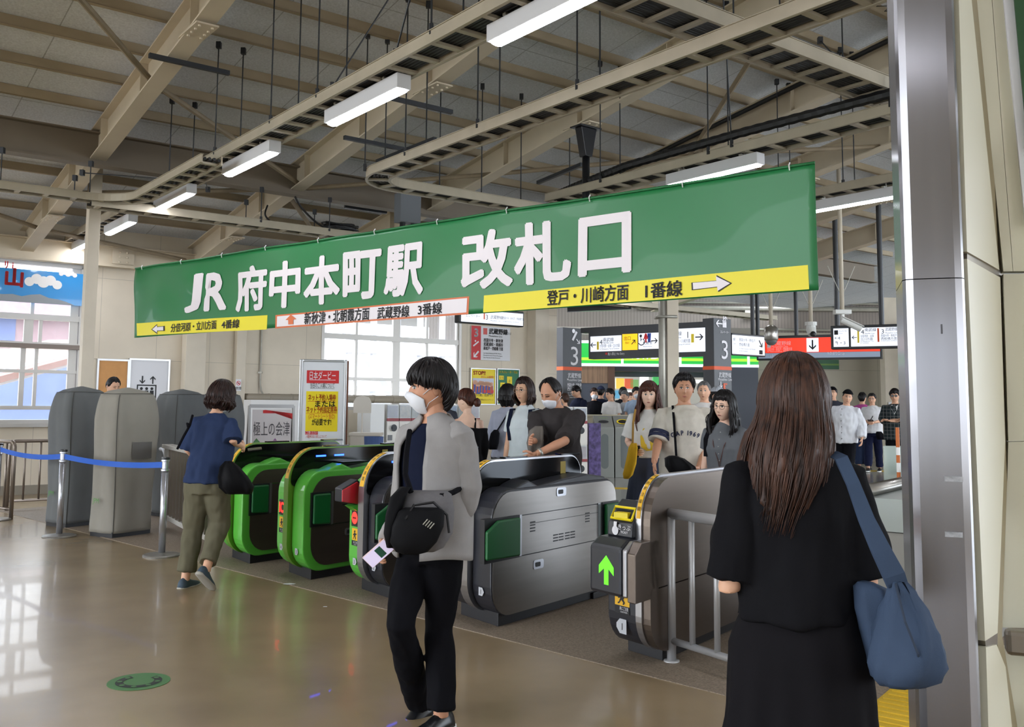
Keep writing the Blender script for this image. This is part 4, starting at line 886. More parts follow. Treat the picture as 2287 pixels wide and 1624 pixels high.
mb = MB(); p.t(mb, 'エスカレーターでは', W_*.5, H_*.9, H_*.055, maxw=W_*.9, bold=.03); p.q(mb, W_*.06, W_*.28, H_*.70, H_*.82); p.q(mb, W_*.12, W_*.34, H_*.2, H_*.62); p.q(mb, W_*.44, W_*.68, H_*.3, H_*.8); p.q(mb, W_*.62, W_*.95, H_*.38, H_*.52, .005); p.q(mb, 0, W_*.4, H_*.05, H_*.2); part(mb, 'yellow_print', yel_s, o)
mb = MB(); p.t(mb, '立ち', W_*.17, H_*.735, H_*.055); p.t(mb, '止', W_*.56, H_*.64, H_*.07); p.t(mb, 'ま', W_*.56, H_*.52, H_*.07); p.t(mb, 'る', W_*.56, H_*.4, H_*.07); p.t(mb, '歩', W_*.23, H_*.5, H_*.07); p.t(mb, 'く', W_*.23, H_*.38, H_*.07); part(mb, 'lettering', black_ink, o)
# hanging sign in front of that wall
p = Pan(1030, 1168, 690, 718, 15.2, wv); o = thing('hanging_sign', 'lit white box sign peeping out under the banner, over the line poster', 'sign', p.at(p.w/2, 0)); W_, H_ = p.w, p.h
mb = MB(); p.slab(mb, -.03, W_+.03, -.02, H_+.04, -.16, -.004); part(mb, 'case', chark, o, bevel=.02); mb = MB(); p.slab(mb, 0, W_, 0, H_, -.01, .0); part(mb, 'face', sign_w, o)
p.ts = .6; mb = MB(); p.t(mb, 'エレベーター', W_*.18, H_*.42, .06, maxw=.3); p.t(mb, '3', W_*.40, H_*.3, .14); p.t(mb, '武蔵野線', W_*.46, H_*.42, .08, 'L', maxw=.3); p.t(mb, '西国分寺・新松戸・西船橋方面', W_*.66, H_*.45, .06, 'L', maxw=.45); p.t(mb, 'Musashino Line', W_*.46, H_*.2, .04, 'L', maxw=.3); p.t(mb, 'for Nishi-Kokubunji, Shin-Matsudo', W_*.66, H_*.22, .03, 'L', maxw=.45); part(mb, 'lettering', black_ink, o)
mb = MB(); p.q(mb, W_*.35, W_*.37, H_*.3, H_*.8); part(mb, 'line_bar', or_s, o)
mb = MB()
for x in (.2, W_-.2): c = p.at(x, H_, -.08); mb.tube([c, c+Z*1.4], .02, 8)
part(mb, 'hanger', chark, o)
# big pipe along the wall and thin conduit
uv0, uv1 = ow(553, 890), ow(1036, 905); zpipe = ow(600, 889)[1]; mb = MB(); f = lambda u, dv, z: bp(u, VW+dv, z)
mb.tube([f(uv0[0]-.06, .02, zpipe), f(uv0[0], .1, zpipe), f(uv0[0]+.08, .2, zpipe), f(uv0[0]+.2, .22, zpipe), f(uv1[0], .22, zpipe)], .075, 14)
for i in range(9): u = uv0[0]+.3+.42*i; mb.tube([f(u, .22, zpipe), f(u+.015, .22, zpipe)], .079, 14)
tag(mb.build('wall_pipe', mat('pipe_taupe', (150, 140, 124), .5), at=f(uv0[0], .2, zpipe), smooth=True), 'fat taupe pipe running along the cream wall behind the folding sign', 'pipe')
uc = ow(581, 800)[0]; mb = MB(); mb.tube([f(uc, .03, 3.3), f(uc, .03, zpipe+.25), f(uc+.02, .05, zpipe+.12), f(uc+.06, .1, zpipe+.02)], .016, 8); mb.box(f(uc, .03, zpipe+.45), (.07, .07, .03)); tag(mb.build('wall_conduit', galv, at=f(uc, .03, 3)), 'thin grey conduit dropping down the cream wall to the fat pipe', 'pipe')
# white shelves along the wall, small cabinets
mb = MB(); p = Pan(556, 668, 893, 1010, None, wv, at=BO-lv*(VW+.75)); p.slab(mb, 0, p.w*1.3, -.6, p.h, -.3, 0); o = mb.build('low_cabinet', mat('cabinet_white', (232, 230, 228), .5), at=V(p.at(p.w/2, 0).x, p.at(0, 0).y, 0)); tag(o, 'low white cabinet along the wall behind the folding poster sign', 'cabinet')
# folding poster sign
p = Pan(553, 652, 907, 1040, 13.6, V(.93, .36, 0)); o = thing('folding_sign', 'white folding sign with a pink and green travel poster', 'folding sign', V(p.at(p.w/2, 0).x, p.at(p.w/2, 0).y, 0)); W_, H_ = p.w, p.h; zb0 = -p.o.z
mb = MB()
for x in (0, W_): 
    mb.bar(p.at(x, zb0, .18), p.at(x, H_, 0), .05, .03, up=p.e); mb.bar(p.at(x, zb0, -.42), p.at(x, H_, -.02), .05, .03, up=p.e)
mb.bar(p.at(0, H_, 0), p.at(W_, H_, 0), .05, .05); mb.bar(p.at(0, .1, .16), p.at(W_, .1, .16), .04, .04); part(mb, 'frame', frame_s, o)
tl = .18/(H_-zb0)
def fp(x, y): return p.at(x, y, (H_-y)*tl+.012)
mb = MB(); mb.poly([fp(.04, .12), fp(W_-.04, .12), fp(W_-.04, H_-.05), fp(.04, H_-.05)]); part(mb, 'poster', mat('poster_cream', (214, 206, 206), .5), o)
def tfn(dx, dy, s_, h, **k):
    mb.text(s_, fp(dx, dy)+p.n*.004, p.e, (fp(0, 1)-fp(0, 0)).normalized(), h, **k)
mb = MB(); tfn(W_*.5, H_*.52, '極上の会津', .16, maxw=W_*.82); part(mb, 'lettering', mat('grey_ink', (70, 66, 70), .6), o)
mb = MB(); mb.poly([fp(W_*x, H_*y)+p.n*.003 for x, y in ((.25, .14), (.9, .14), (.58, .46))]); part(mb, 'purple_mountain', mat('print_purple', (150, 96, 148), .5, var=.3, vs=30), o)
mb = MB(); mb.poly([fp(W_*x, H_*y)+p.n*.003 for x, y in ((.07, .14), (.2, .14), (.28, .3), (.24, .4), (.16, .46), (.08, .38))]); part(mb, 'green_print', mat('print_green', (84, 130, 80), .5, var=.4, vs=25), o)
mb = MB(); mb.poly([fp(W_*x, H_*y)+p.n*.003 for x, y in ((.3, .88), (.97, .88), (.97, .78), (.9, .86), (.36, .935), (.3, .93))]); part(mb, 'red_corner', red_s, o)
mb = MB(); mb.poly([p.at(W_+.005, zb0+.5, .12), p.at(W_+.005, H_-.08, 0), p.at(W_+.005, zb0+.5, -.33)]); part(mb, 'side_net', mat('grey_cloth', (104, 106, 110), .7), o)
# yellow and red notice stand
p = Pan(671, 765, 808, 1010, 11.0, V(.985, .17, 0)); o = thing('notice_stand', 'tall silver-framed notice stand with red and yellow Japanese notices', 'notice stand', V(p.at(p.w/2, 0).x, p.at(p.w/2, 0).y, 0)); W_, H_ = p.w, p.h; zb0 = -p.o.z
mb = MB(); p.slab(mb, 0, W_, zb0+.12, H_, -.05, 0); part(mb, 'panel', paper, o)
mb = MB()
for a0, a1, c0, c1 in ((-.035, 0, zb0+.1, H_+.03), (W_, W_+.03, zb0+.1, H_+.03), (0, W_, H_, H_+.03), (0, W_, zb0+.1, zb0+.14)): p.slab(mb, a0, a1, c0, c1, -.05, .012)
part(mb, 'frame', frame_s, o, bevel=.008)
mb = MB(); p.slab(mb, W_+.02, W_+.05, zb0+.1, H_+.02, -.14, -.02); p.slab(mb, 0, W_+.05, zb0+.1, H_+.01, -.14, -.05); part(mb, 'wooden_back', wood, o, bevel=.01)
mb = MB()
for x in (.08, W_-.08): p.slab(mb, x-.03, x+.03, zb0, zb0+.12, -.25, .16)
part(mb, 'foot', frame_s, o)
mpx = lambda y: H_*(1010-y)/(1010-808)
mb = MB(); p.q(mb, W_*.1, W_*.87, mpx(856), mpx(827)); part(mb, 'red_label', red_s, o); mb = MB(); p.q(mb, W_*.1, W_*.4, mpx(971), mpx(963)); part(mb, 'red_label', red_s, o)
mb = MB(); p.t(mb, '日本ダービー', W_*.48, mpx(846), .075, d=.008, maxw=W_*.62); p.q(mb, W_*.17, W_*.79, mpx(849), mpx(848), .008); p.t(mb, 'ご注意ください!', W_*.25, mpx(969.5), .03, d=.008, maxw=W_*.27); part(mb, 'white_lettering', white_ink, o)
mb = MB(); p.q(mb, W_*.1, W_*.86, mpx(964), mpx(874)); part(mb, 'yellow_label', yel_s, o)
mb = MB(); p.t(mb, '当日のご入場について', W_*.48, mpx(866), .05, maxw=W_*.58); p.q(mb, W_*.19, W_*.77, mpx(868), mpx(867.4)); p.t(mb, 'または', W_*.56, mpx(908), .06, bold=.02, d=.008); p.t(mb, 'が必要です!', W_*.48, mpx(949), .06, bold=.02, d=.008, maxw=W_*.46); part(mb, 'lettering', black_ink, o)
mb = MB(); p.t(mb, 'ネット予約入場券', W_*.48, mpx(894), .06, d=.008, maxw=W_*.66, bold=.015); p.q(mb, W_*.14, W_*.8, mpx(897), mpx(896.3), .008); p.t(mb, 'ネット予約指定席券', W_*.48, mpx(921), .06, d=.008, maxw=W_*.73, bold=.015); p.q(mb, W_*.1, W_*.84, mpx(924), mpx(923.3), .008); p.t(mb, '(スマートシート含む)', W_*.48, mpx(935), .05, d=.008, maxw=W_*.62); p.t(mb, '入場券の払い戻しについて', W_*.36, mpx(978), .03, maxw=W_*.5); part(mb, 'red_lettering', mat('ink_vermilion', (208, 60, 20), .6), o)
# round-headed post, beige cabinet, blue net bin
q_ = aty(808, 950, 15.2); q_.z = 0; b = MB(); b.prism([(-.14, 0), (.14, 0), (.14, .18), (.1, .25), (0, .28), (-.1, .25), (-.14, .18)], q_+Z*1.28, X, Z, Y*.05); b.tube([q_+Z*.9+Y*.02, q_+Z*1.3+Y*.02], .012, 8); tag(b.build('round_top_sign', mat('beige_plastic', (206, 198, 186), .5), at=q_), 'small beige round-topped sign on a thin stem beside the notice stand', 'sign')
c = aty(808, 928, 15.2); b = MB(); b.bx((q_.x-.16, q_.y-.15, 0), (q_.x+.30, q_.y+.25, .92)); b.bx((q_.x-.18, q_.y-.17, .92), (q_.x+.32, q_.y+.27, .97)); tag(b.build('low_cabinet', mat('cabinet_beige', (196, 186, 172), .5), at=q_, bevel=.01), 'beige counter cabinet under the small round-topped sign', 'cabinet')
q_ = aty(835, 975, 14.6); q_.z = 0; b = MB(); b.loft([[q_+V(r*cos(2*pi*i/20), r*.8*sin(2*pi*i/20), z) for i in range(20)] for r, z in ((.11, 0), (.13, .4), (.15, .93), (.145, .93), (.12, .05))]); tag(b.build('net_bin', mat('blue_net', (70, 92, 140), .7, alpha=.8), at=q_), 'dark blue net umbrella bin left of the capsule machines', 'bin')
# capsule toy machines
caps_w = mat('capsule_white', (228, 224, 216), .4); clear = mat('capsule_window', (200, 206, 210), .08, alpha=.35); knobm = mat('capsule_knob', (206, 206, 204), .35)
pr_cols = [mat('print_%s' % n, c, .4, var=.5, vs=22) for n, c in (('moss', (120, 112, 70)), ('rose', (150, 96, 110)), ('sky', (92, 140, 190)), ('violet', (104, 92, 140)), ('sand', (176, 158, 130)))]
def capsule(P, w, label, h=.68, tiers=2, seed=0, e=wv):
    o = thing('capsule_machine', label, 'capsule toy machine', P, 0, 'capsule toy machines'); n = V(e.y, -e.x, 0); rnd = random.Random(seed); d = .36
    def bx(mb, x0, x1, z0, z1, y0, y1): mb.box(P+e*(x0+x1)/2+Z*(z0+z1)/2-n*(-(y0+y1)/2), (x1-x0, y1-y0, z1-z0), 0, (e, n, Z)); return mb
    part(bx(MB(), .005, w-.005, 0, h*tiers, -d, -.03), 'body', caps_w, o, norm=True)
    for k in range(tiers):
        z = k*h
        part(bx(MB(), .005, w-.005, z+.01, z+.37*h/.68, -.03, 0), 'front_panel', caps_w, o, norm=True)
        mb = MB(); c = P+e*w/2+Z*(z+.26*h/.68)+n*.002; mb.tube([c, c+n*.035], .062, 18); kb = part(mb, 'turn_knob', knobm, o, norm=True)
        mb = MB(); mb.tube([c+n*.034, c+n*.038], .066, 18); mb.box(c+n*.045, (.09, .02, .02), 0, (e, n, Z)); part(mb, 'knob_ring', dark, o, norm=True)
        part(bx(MB(), .02, .12, z+.04, z+.14, -.002, .004), 'chute', blackp, o, norm=True)
        part(bx(MB(), .02, w-.02, z+.44*h/.68, z+h-.03, -.022, -.016), 'display_card', rnd.choice(pr_cols), o, norm=True)
        part(bx(MB(), .005, w-.005, z+.38*h/.68, z+.43*h/.68, -.02, .0), 'price_strip', mat('price_red', (150, 60, 66), .5), o, norm=True)
        part(bx(MB(), .008, w-.008, z+.43*h/.68, z+h-.01, -.012, 0), 'window', clear, o, norm=True)
    return o
u0c = ow(864, 950)[0]; names_c = ['first capsule machine beside the blue net bin', 'second capsule machine from the blue net bin', 'third capsule machine from the net bin, behind the man in cardigan', 'capsule machine behind the masked man head', 'capsule machine left of the bare-shouldered woman', 'capsule machine behind the woman in black off-shoulder top', 'capsule machine under the yellow STOP poster', 'capsule machine beside the woman in lavender shirt']
pc0 = onp(864, 950, BO-lv*(VW+.75), lv)
for i in range(8):
    P = V(pc0.x, pc0.y, 0)+wv*.268*i; capsule(P, .265, names_c[i], h=.71, seed=i)
mb = MB(); mb.box(V(pc0.x, pc0.y, .71)-wv*.2+lv*.25, (.3, .5, 1.42), 0, (wv, lv, Z)); tag(mb.build('machine_cabinet', whitep, at=V(pc0.x, pc0.y, 0)-wv*.2, bevel=.01), 'white change machine standing left of the capsule machines', 'cabinet')
pc1 = aty(1281, 1045, 17.6); P = V(pc1.x, pc1.y, 0)
capsule(P, .27, 'capsule machine right behind the bald man in grey', h=.70, seed=21, e=V(.98, .2, 0)); capsule(P-V(.98, .2, 0)*.275, .27, 'capsule machine hidden mostly by the bald man in grey', h=.70, seed=24, e=V(.98, .2, 0))
P2 = P+V(.98, .2, 0)*.29; mb = MB(); mb.box(P2+V(.12, .2, .55), (.22, .3, 1.1)); tag(mb.build('gift_stand', mat('stand_purple', (92, 78, 128), .5, var=.6, vs=14), at=P2), 'purple patterned display stand between the capsule machine and grey bins', 'display stand')
# grey recycling bins
def bin_(P, w, label, hole):
    o = thing('recycling_bin', label, 'bin', P, 0, 'grey recycling bins'); e = X; gm = mat('bin_grey', (140, 142, 136), .4, .3); mb = MB()
    mb.prism([(0, 0), (.55, 0), (.55, 1.22), (.42, 1.22), (.02, 1.0), (0, .98)], P, Y, Z, X*w); part(mb, 'body', gm, o, bevel=.01, norm=True)
    sl = V(0, .4, .22).normalized(); nn = V(0, -.22, .4).normalized(); c = P+V(w/2, .2, 1.1)
    mb = MB(); mb.disc(c+nn*.006, X, sl, w*.28, .055 if hole == 'slot' else .1); part(mb, 'opening', blackp, o)
    mb = MB()
    if hole == 'slot': mb.text('ペットボトル', c+sl*.13+nn*.006, X, sl, .04, maxw=w*.5)
    else: mb.loft([[c+nn*.008+X*r*cos(2*pi*i/20)+sl*r*.75*sin(2*pi*i/20) for i in range(20)] for r in (.13, .10)], cap=False)
    part(mb, 'marking', mat('bin_lime', (150, 200, 80), .5) if hole == 'slot' else yel_s, o)
    mb = MB(); mb.poly([P+V(w/2+w*.2*cos(t)*1., -.004, .52+(.27 if sin(t) > 0 else -.27)+w*.2*sin(t)) for t in [2*pi*i/24 for i in range(24)]]); part(mb, 'clear_panel', mat('bin_window', (112, 118, 116), .15), o)
    return o
pb_ = onz(1330, 1067); pb1 = onz(1373, 1067); wb = (pb1-pb_).length
bin_(pb_, wb-.02, 'grey recycling bin with a slot opening beside the purple stand', 'slot'); bin_(pb_+X*wb, wb-.02, 'grey recycling bin with a round yellow opening beside the long-haired woman', 'round')
# low counter fence behind the bins
c0 = aty(1300, 930, 20.5); b = MB(); b.bx((c0.x-.3, 20.5, 0), (c0.x+2.0, 20.62, c0.z)); b.bx((c0.x-.3, 20.42, c0.z), (c0.x+2.0, 20.7, c0.z+.04)); tag(b.build('counter_partition', mat('partition_beige', (186, 176, 152), .5), at=V(c0.x, 20.5, 0)), 'low beige partition with a grey top behind the recycling bins', 'partition')
# platform pylons and the lit sign between them
def pylon(xL, xR, yT, Y, label, lift_txt, orange_y, three_y):
    p = Pan(xL, xR, yT, 905, Y, wv); o = thing('platform_pylon', label, 'platform sign pylon', V(p.at(p.w/2, 0).x, p.at(p.w/2, 0).y, 0)); W_ = p.w; k = p.h/(905-yT); zz = lambda y: (905-y)*k
    mb = MB(); p.slab(mb, 0, W_, -p.o.z, p.h, -.28, 0); part(mb, 'body', chark, o, norm=True, bevel=.006)
    mb = MB(); p.slab(mb, -.004, W_+.004, zz(orange_y+8), zz(orange_y), -.284, .004); part(mb, 'orange_band', or_s, o, norm=True)
    mb = MB(); p.t(mb, '3', W_*.6, zz(three_y+44), k*44, d=.008, maxw=W_*.5)
    p.t(mb, '武蔵野線', W_*.6, zz(orange_y+24), k*9, d=.008, maxw=W_*.7); p.t(mb, 'Musashino Line', W_*.6, zz(orange_y+32), k*6, d=.008, maxw=W_*.78)
    if lift_txt:
        p.ar(mb, W_*.3, zz(orange_y-96), .2, 180, d=.008, wd=.12); p.q(mb, W_*.5, W_*.72, zz(orange_y-88), zz(orange_y-102), .008); p.ar(mb, W_*.56, zz(orange_y-106), .14, -90, d=.008); p.ar(mb, W_*.68, zz(orange_y-106), .14, 90, d=.008); p.t(mb, 'エレベーター', W_*.62, zz(orange_y-75), k*5, d=.008, maxw=W_*.5)
        p.ar(mb, W_*.35, zz(orange_y+42), .14, -90, d=.008)
    else:
        mb.bar(p.at(W_*.5, zz(three_y-12), .01), p.at(W_*.72, zz(three_y-32), .01), .002, .06); mb.disc(p.at(W_*.55, zz(three_y-33), .01), p.e, Z, .05); p.ar(mb, W_*.8, zz(three_y-10), .16, -45, d=.009)
        for i, t in enumerate(('西国分寺・新秋津', '西船橋方面')): p.t(mb, t, W_*.6, zz(orange_y+44+9*i), k*6.5, d=.008, maxw=W_*.75)
        for i, t in enumerate(('for Nishi-Kokubunji,', 'Shin-Matsudo', '& Nishi-Funabashi')): p.t(mb, t, W_*.25, zz(orange_y+60+5*i), k*3.4, 'L', d=.008, maxw=W_*.7)
    part(mb, 'white_lettering', white_ink, o)
    if lift_txt:
        mb = MB(); p.q(mb, W_*.5, W_*.56, zz(orange_y+75), zz(orange_y+38), .008)
        for i in range(7): p.q(mb, W_*.5, W_*(.62 if i else .72), zz(orange_y+41+5*i), zz(orange_y+38+5*i), .009)
        part(mb, 'route_mark', or_s, o)
    return p
pR = pylon(1596, 1635, 710, 18.6, 'dark platform pylon with a white 3, beside the tall smiling man', True, 818, 757)
pL = pylon(1257, 1299, 731, 22.4, 'dark platform pylon with a white 3 and escalator symbol, above the bald man', False, 819, 771)
p = Pan(1317, 1578, 752, 796, None, EP, at=pR.at(0, 0, -.2)); o = thing('hanging_sign', 'wide lit direction sign with a yellow exit panel between the two dark pylons', 'sign', p.at(p.w/2, 0)); W_, H_ = p.w, p.h
mb = MB(); p.slab(mb, -.03, W_+.03, -.06, H_+.09, -.22, -.004); p.slab(mb, -.25, W_+.08, H_+.09, H_+.2, -.22, -.02); part(mb, 'case', chark, o, norm=True)
p.ts = .56; fx = lambda x: W_*(x-1317)/261.; fy = lambda y: H_*(796-y)/44.
def face(x0, x1, y0, y1, m, n='lit_face'): mb = MB(); p.q(mb, fx(x0), fx(x1), fy(y1), fy(y0), .004); return part(mb, n, m, o)
face(1319, 1393, 752, 786, sign_w); face(1395, 1430, 750, 785, sign_y); face(1432, 1477, 750, 784, sign_w); face(1480, 1576, 744, 793, sign_w)
mb = MB(); p.ar(mb, fx(1326), fy(771), .26, 180, d=.01, wd=.12); p.t(mb, '4', fx(1345), fy(771), .2, d=.01); p.t(mb, '南武線', fx(1350), fy(764), .12, 'L', d=.01); p.t(mb, 'Nambu Line', fx(1350), fy(769), .07, 'L', d=.01); p.t(mb, '分倍河原・谷保・立川方面', fx(1342), fy(777), .1, 'L', d=.01, maxw=fx(1389)-fx(1342)); p.t(mb, 'for Bubaigawara, Yaho & Tachikawa', fx(1342), fy(782), .05, 'L', d=.01, maxw=fx(1388)-fx(1342))
p.t(mb, '出口', fx(1407), fy(763), .12, d=.01); p.t(mb, 'Exit', fx(1407), fy(771), .08, d=.01); p.ar(mb, fx(1421), fy(768), .24, 45, d=.01, wd=.14); p.ar(mb, fx(1468), fy(767), .28, 0, d=.01, wd=.13); p.t(mb, '化粧室', fx(1453), fy(774), .1, d=.01); p.t(mb, 'Restrooms', fx(1453), fy(780), .06, d=.01)
mb.loft([[p.at(fx(1439)+r*cos(a), fy(768)+r*sin(a), .01) for a in [R(200+220*i/12) for i in range(13)]] for r in (.08, .06)], cap=False, close=False); p.q(mb, fx(1437), fx(1438.5), fy(767), fy(757), .01); p.q(mb, fx(1437), fx(1441), fy(764), fy(762.5), .01); mb.disc(p.at(fx(1437.6), fy(755.5), .01), p.e, Z, .03)
p.t(mb, '南武線', fx(1516), fy(758), .13, d=.01, maxw=fx(1526)-fx(1504)); p.t(mb, '1', fx(1540), fy(764), .24, d=.01); p.t(mb, 'Nambu Line', fx(1514), fy(764), .07, d=.01); p.t(mb, '武蔵小杉・川崎方面', fx(1524), fy(773), .11, d=.01, maxw=fx(1544)-fx(1502)); p.t(mb, 'for Musashi-Kosugi & Kawasaki', fx(1524), fy(778), .05, d=.01, maxw=fx(1544)-fx(1502)); p.ar(mb, fx(1564), fy(763), .32, 0, d=.01, wd=.13); part(mb, 'lettering', black_ink, o)
mb = MB(); p.q(mb, fx(1335), fx(1340), fy(782), fy(764), .01); p.q(mb, fx(1547), fx(1553), fy(774), fy(756), .01); part(mb, 'line_bar', yl, o)
mb = MB(); mb.disc(p.at(fx(1449), fy(756), .01), p.e, Z, .03); mb.poly([p.at(fx(1449)+a, fy(768)+c, .01) for a, c in ((-.02, -.02), (.02, -.02), (.02, .05), (.055, .06), (.02, .17), (-.02, .17), (-.055, .06), (-.02, .05))]); part(mb, 'woman_symbol', red_s, o)
mb = MB(); mb.disc(p.at(fx(1456.5), fy(756), .01), p.e, Z, .03); mb.poly([p.at(fx(1456.5)+a, fy(768)+c, .01) for a, c in ((-.03, -.02), (.03, -.02), (.045, .17), (-.045, .17))]); part(mb, 'man_symbol', lblue, o)
mb = MB(); p.t(mb, '進入禁止 No Entry', fx(1361), fy(794.5), .09, 'L', d=.006, maxw=fx(1400)-fx(1361)); part(mb, 'white_lettering', white_ink, o); mb = MB(); p.q(mb, fx(1355), fx(1360), fy(793.5), fy(789), .006); part(mb, 'red_mark', red_s, o)
# white sign right of the pylon
p = Pan(1636, 1708, 748, 790, 19.6, wv); o = thing('hanging_sign', 'lit white sign with a slanting down arrow just right of the right pylon', 'sign', p.at(p.w/2, 0)); W_, H_ = p.w, p.h
mb = MB(); p.slab(mb, 0, W_+.03, -.03, H_+.04, -.1, -.004); part(mb, 'case', chark, o, norm=True, bevel=.01); mb = MB(); p.slab(mb, 0, W_, 0, H_, -.01, 0); part(mb, 'face', sign_w, o, norm=True)
p.ts = .62; mb = MB(); p.t(mb, '線', W_*.05, H_*.7, .09); p.t(mb, 'Line', W_*.05, H_*.5, .06); p.t(mb, '西国分寺・新松戸', W_*.2, H_*.7, .09, 'L', maxw=W_*.5); p.t(mb, '西船橋方面', W_*.2, H_*.45, .09, 'L', maxw=W_*.32); p.t(mb, 'for Nishi-Kokubunji, Shin-Matsudo', W_*.2, H_*.27, .045, 'L', maxw=W_*.5); p.t(mb, '& Nishi-Funabashi', W_*.2, H_*.14, .045, 'L', maxw=W_*.26); p.ar(mb, W_*.87, H_*.62, .3, -55, wd=.16); p.q(mb, W_*.82, W_*.93, H_*.05, H_*.28); part(mb, 'lettering', black_ink, o)
# the two poles of each hanging sign
def poles(label, xs, pan, r=.045):
    for x, lab in zip(xs, label):
        q_ = pan.at(pan.lx(x, 760)[0], pan.h+.03, -.1); b = MB(); b.tube([q_, V(q_.x, q_.y, zroof(q_)-.004)], r, 10); tag(b.build('sign_pole', chark, at=q_), lab, 'pole')
poles(('thin dark pole above the small white sign, left one of a close pair', 'thicker dark pole above the small white sign, right one of a close pair'), (1690, 1701), p)
p = Pan(1861, 2040, 734, 775, 16.6, ER); o = thing('hanging_sign', 'lit white platform sign with yellow and orange bars next to the steel column', 'sign', p.at(p.w/2, 0)); W_, H_ = p.w, p.h
mb = MB(); p.slab(mb, -.04, W_+.03, -.04, H_+.05, -.2, -.004); part(mb, 'case', chark, o, norm=True, bevel=.012)
p.ts = .47; fx = lambda x: W_*(x-1861)/179.; fy = lambda y: H_*(775-y)/41.
for x0, x1 in ((1862, 1897), (1902, 2009), (2013, 2040)): mb = MB(); p.slab(mb, fx(x0), fx(x1), 0, H_, -.006, .0); part(mb, 'lit_face', sign_w, o, norm=True)
mb = MB(); p.q(mb, fx(1864), fx(1873), fy(748), fy(738)); p.t(mb, 'エレベーター', fx(1875), fy(742), .055, 'L', maxw=fx(1896)-fx(1875)); p.t(mb, 'Elevator', fx(1875), fy(746), .03, 'L'); p.ar(mb, fx(1868), fy(755.5), .1, 180, wd=.12); p.t(mb, '4', fx(1875), fy(759), .12); p.t(mb, '1・3', fx(1880), fy(770), .12, maxw=.4); p.ar(mb, fx(1868), fy(765.5), .1, 90, wd=.12)
p.ar(mb, fx(1910), fy(755), .18, 180, wd=.12); p.t(mb, '4', fx(1929), fy(748), .17); p.t(mb, '南武線', fx(1934), fy(742), .1, 'L'); p.t(mb, 'Nambu Line', fx(1934), fy(748), .05, 'L', maxw=fx(1957)-fx(1934)); p.t(mb, '分倍河原・谷保', fx(1924), fy(755), .08, 'L', maxw=fx(1954)-fx(1924)); p.t(mb, '立川方面', fx(1924), fy(761.5), .08, 'L', maxw=.45); p.t(mb, 'for Bubaigawara, Yaho', fx(1924), fy(765), .04, 'L', maxw=fx(1954)-fx(1924)); p.t(mb, '& Tachikawa', fx(1924), fy(768.5), .04, 'L')
p.t(mb, '3', fx(1974), fy(748), .17); p.t(mb, '武蔵野線', fx(1980), fy(742), .1, 'L', maxw=fx(2007)-fx(1980)); p.t(mb, 'Musashino Line', fx(1980), fy(748), .05, 'L', maxw=fx(2006)-fx(1980)); p.t(mb, '西国分寺・新松戸', fx(1970), fy(755), .08, 'L', maxw=fx(2005)-fx(1970)); p.t(mb, '西船橋方面', fx(1970), fy(761.5), .08, 'L', maxw=.55); p.t(mb, 'for Nishi-Kokubunji, Shin-Matsudo', fx(1970), fy(765), .04, 'L', maxw=fx(2005)-fx(1970)); part(mb, 'lettering', black_ink, o)
mb = MB(); p.q(mb, fx(1917), fx(1921), fy(767), fy(739)); part(mb, 'line_bar', yl, o); mb = MB(); p.q(mb, fx(1962), fx(1966), fy(766), fy(736)); part(mb, 'line_bar', or_s, o)
poles(('tall dark pole at the left end of the sign beside the steel column', 'tall dark pole at the right end of the sign beside the steel column'), (1869, 1969), p)
# red platform sign behind
p = Pan(1694, 1966, 757, 801, 21.2, ER); o = thing('hanging_sign', 'long red lit platform sign with down arrow above the long-haired woman in black', 'sign', p.at(p.w/2, 0)); W_, H_ = p.w, p.h
mb = MB(); p.slab(mb, -.04, W_+.03, -.04, H_+.06, -.2, -.004); part(mb, 'case', chark, o, norm=True)
mb = MB(); p.slab(mb, 0, W_, H_*.27, H_, -.006, .0); part(mb, 'red_face', sign_r, o, norm=True); mb = MB(); p.slab(mb, 0, W_, 0, H_*.26, -.006, 0); part(mb, 'grey_face', mat('lit_sign_grey', (120, 132, 150), .4, emit=.2, ec=(120, 132, 150)), o, norm=True)
p.ts = .6; fx = lambda x: W_*(x-1694)/272.; fy = lambda y: H_*(801-y)/44.
mb = MB(); p.q(mb, fx(1806), fx(1833), fy(788), fy(758), .006); part(mb, 'arrow_field', sign_w, o); mb = MB(); p.ar(mb, fx(1819.5), fy(773), .36, -90, d=.012, wd=.14); part(mb, 'arrow', black_ink, o)
mb = MB(); p.q(mb, fx(1715), fx(1724), fy(777), fy(766), .006); p.t(mb, '武蔵野線', fx(1726), fy(772), .13, 'L', d=.01); p.t(mb, 'Musashino Line', fx(1726), fy(777), .07, 'L', d=.01); p.t(mb, '西国分寺・新松戸・西船橋方面', fx(1715), fy(784), .1, 'L', d=.01, maxw=fx(1773)-fx(1715)); p.t(mb, 'for Nishi-Kokubunji, Shin-Matsudo', fx(1715), fy(787), .05, 'L', d=.01, maxw=fx(1780)-fx(1715)); p.t(mb, '2', fx(1948), fy(781), .2, d=.01, bold=.03); p.t(mb, '↓おり口 Down', fx(1722), fy(798), .1, 'L', d=.01, maxw=fx(1755)-fx(1722)); p.t(mb, '↑のぼり口 Up', fx(1852), fy(795), .1, 'L', d=.01, maxw=fx(1890)-fx(1852)); part(mb, 'white_lettering', white_ink, o)
poles(('dark pole holding the red lit sign, between two white cameras',), (1777,), p)
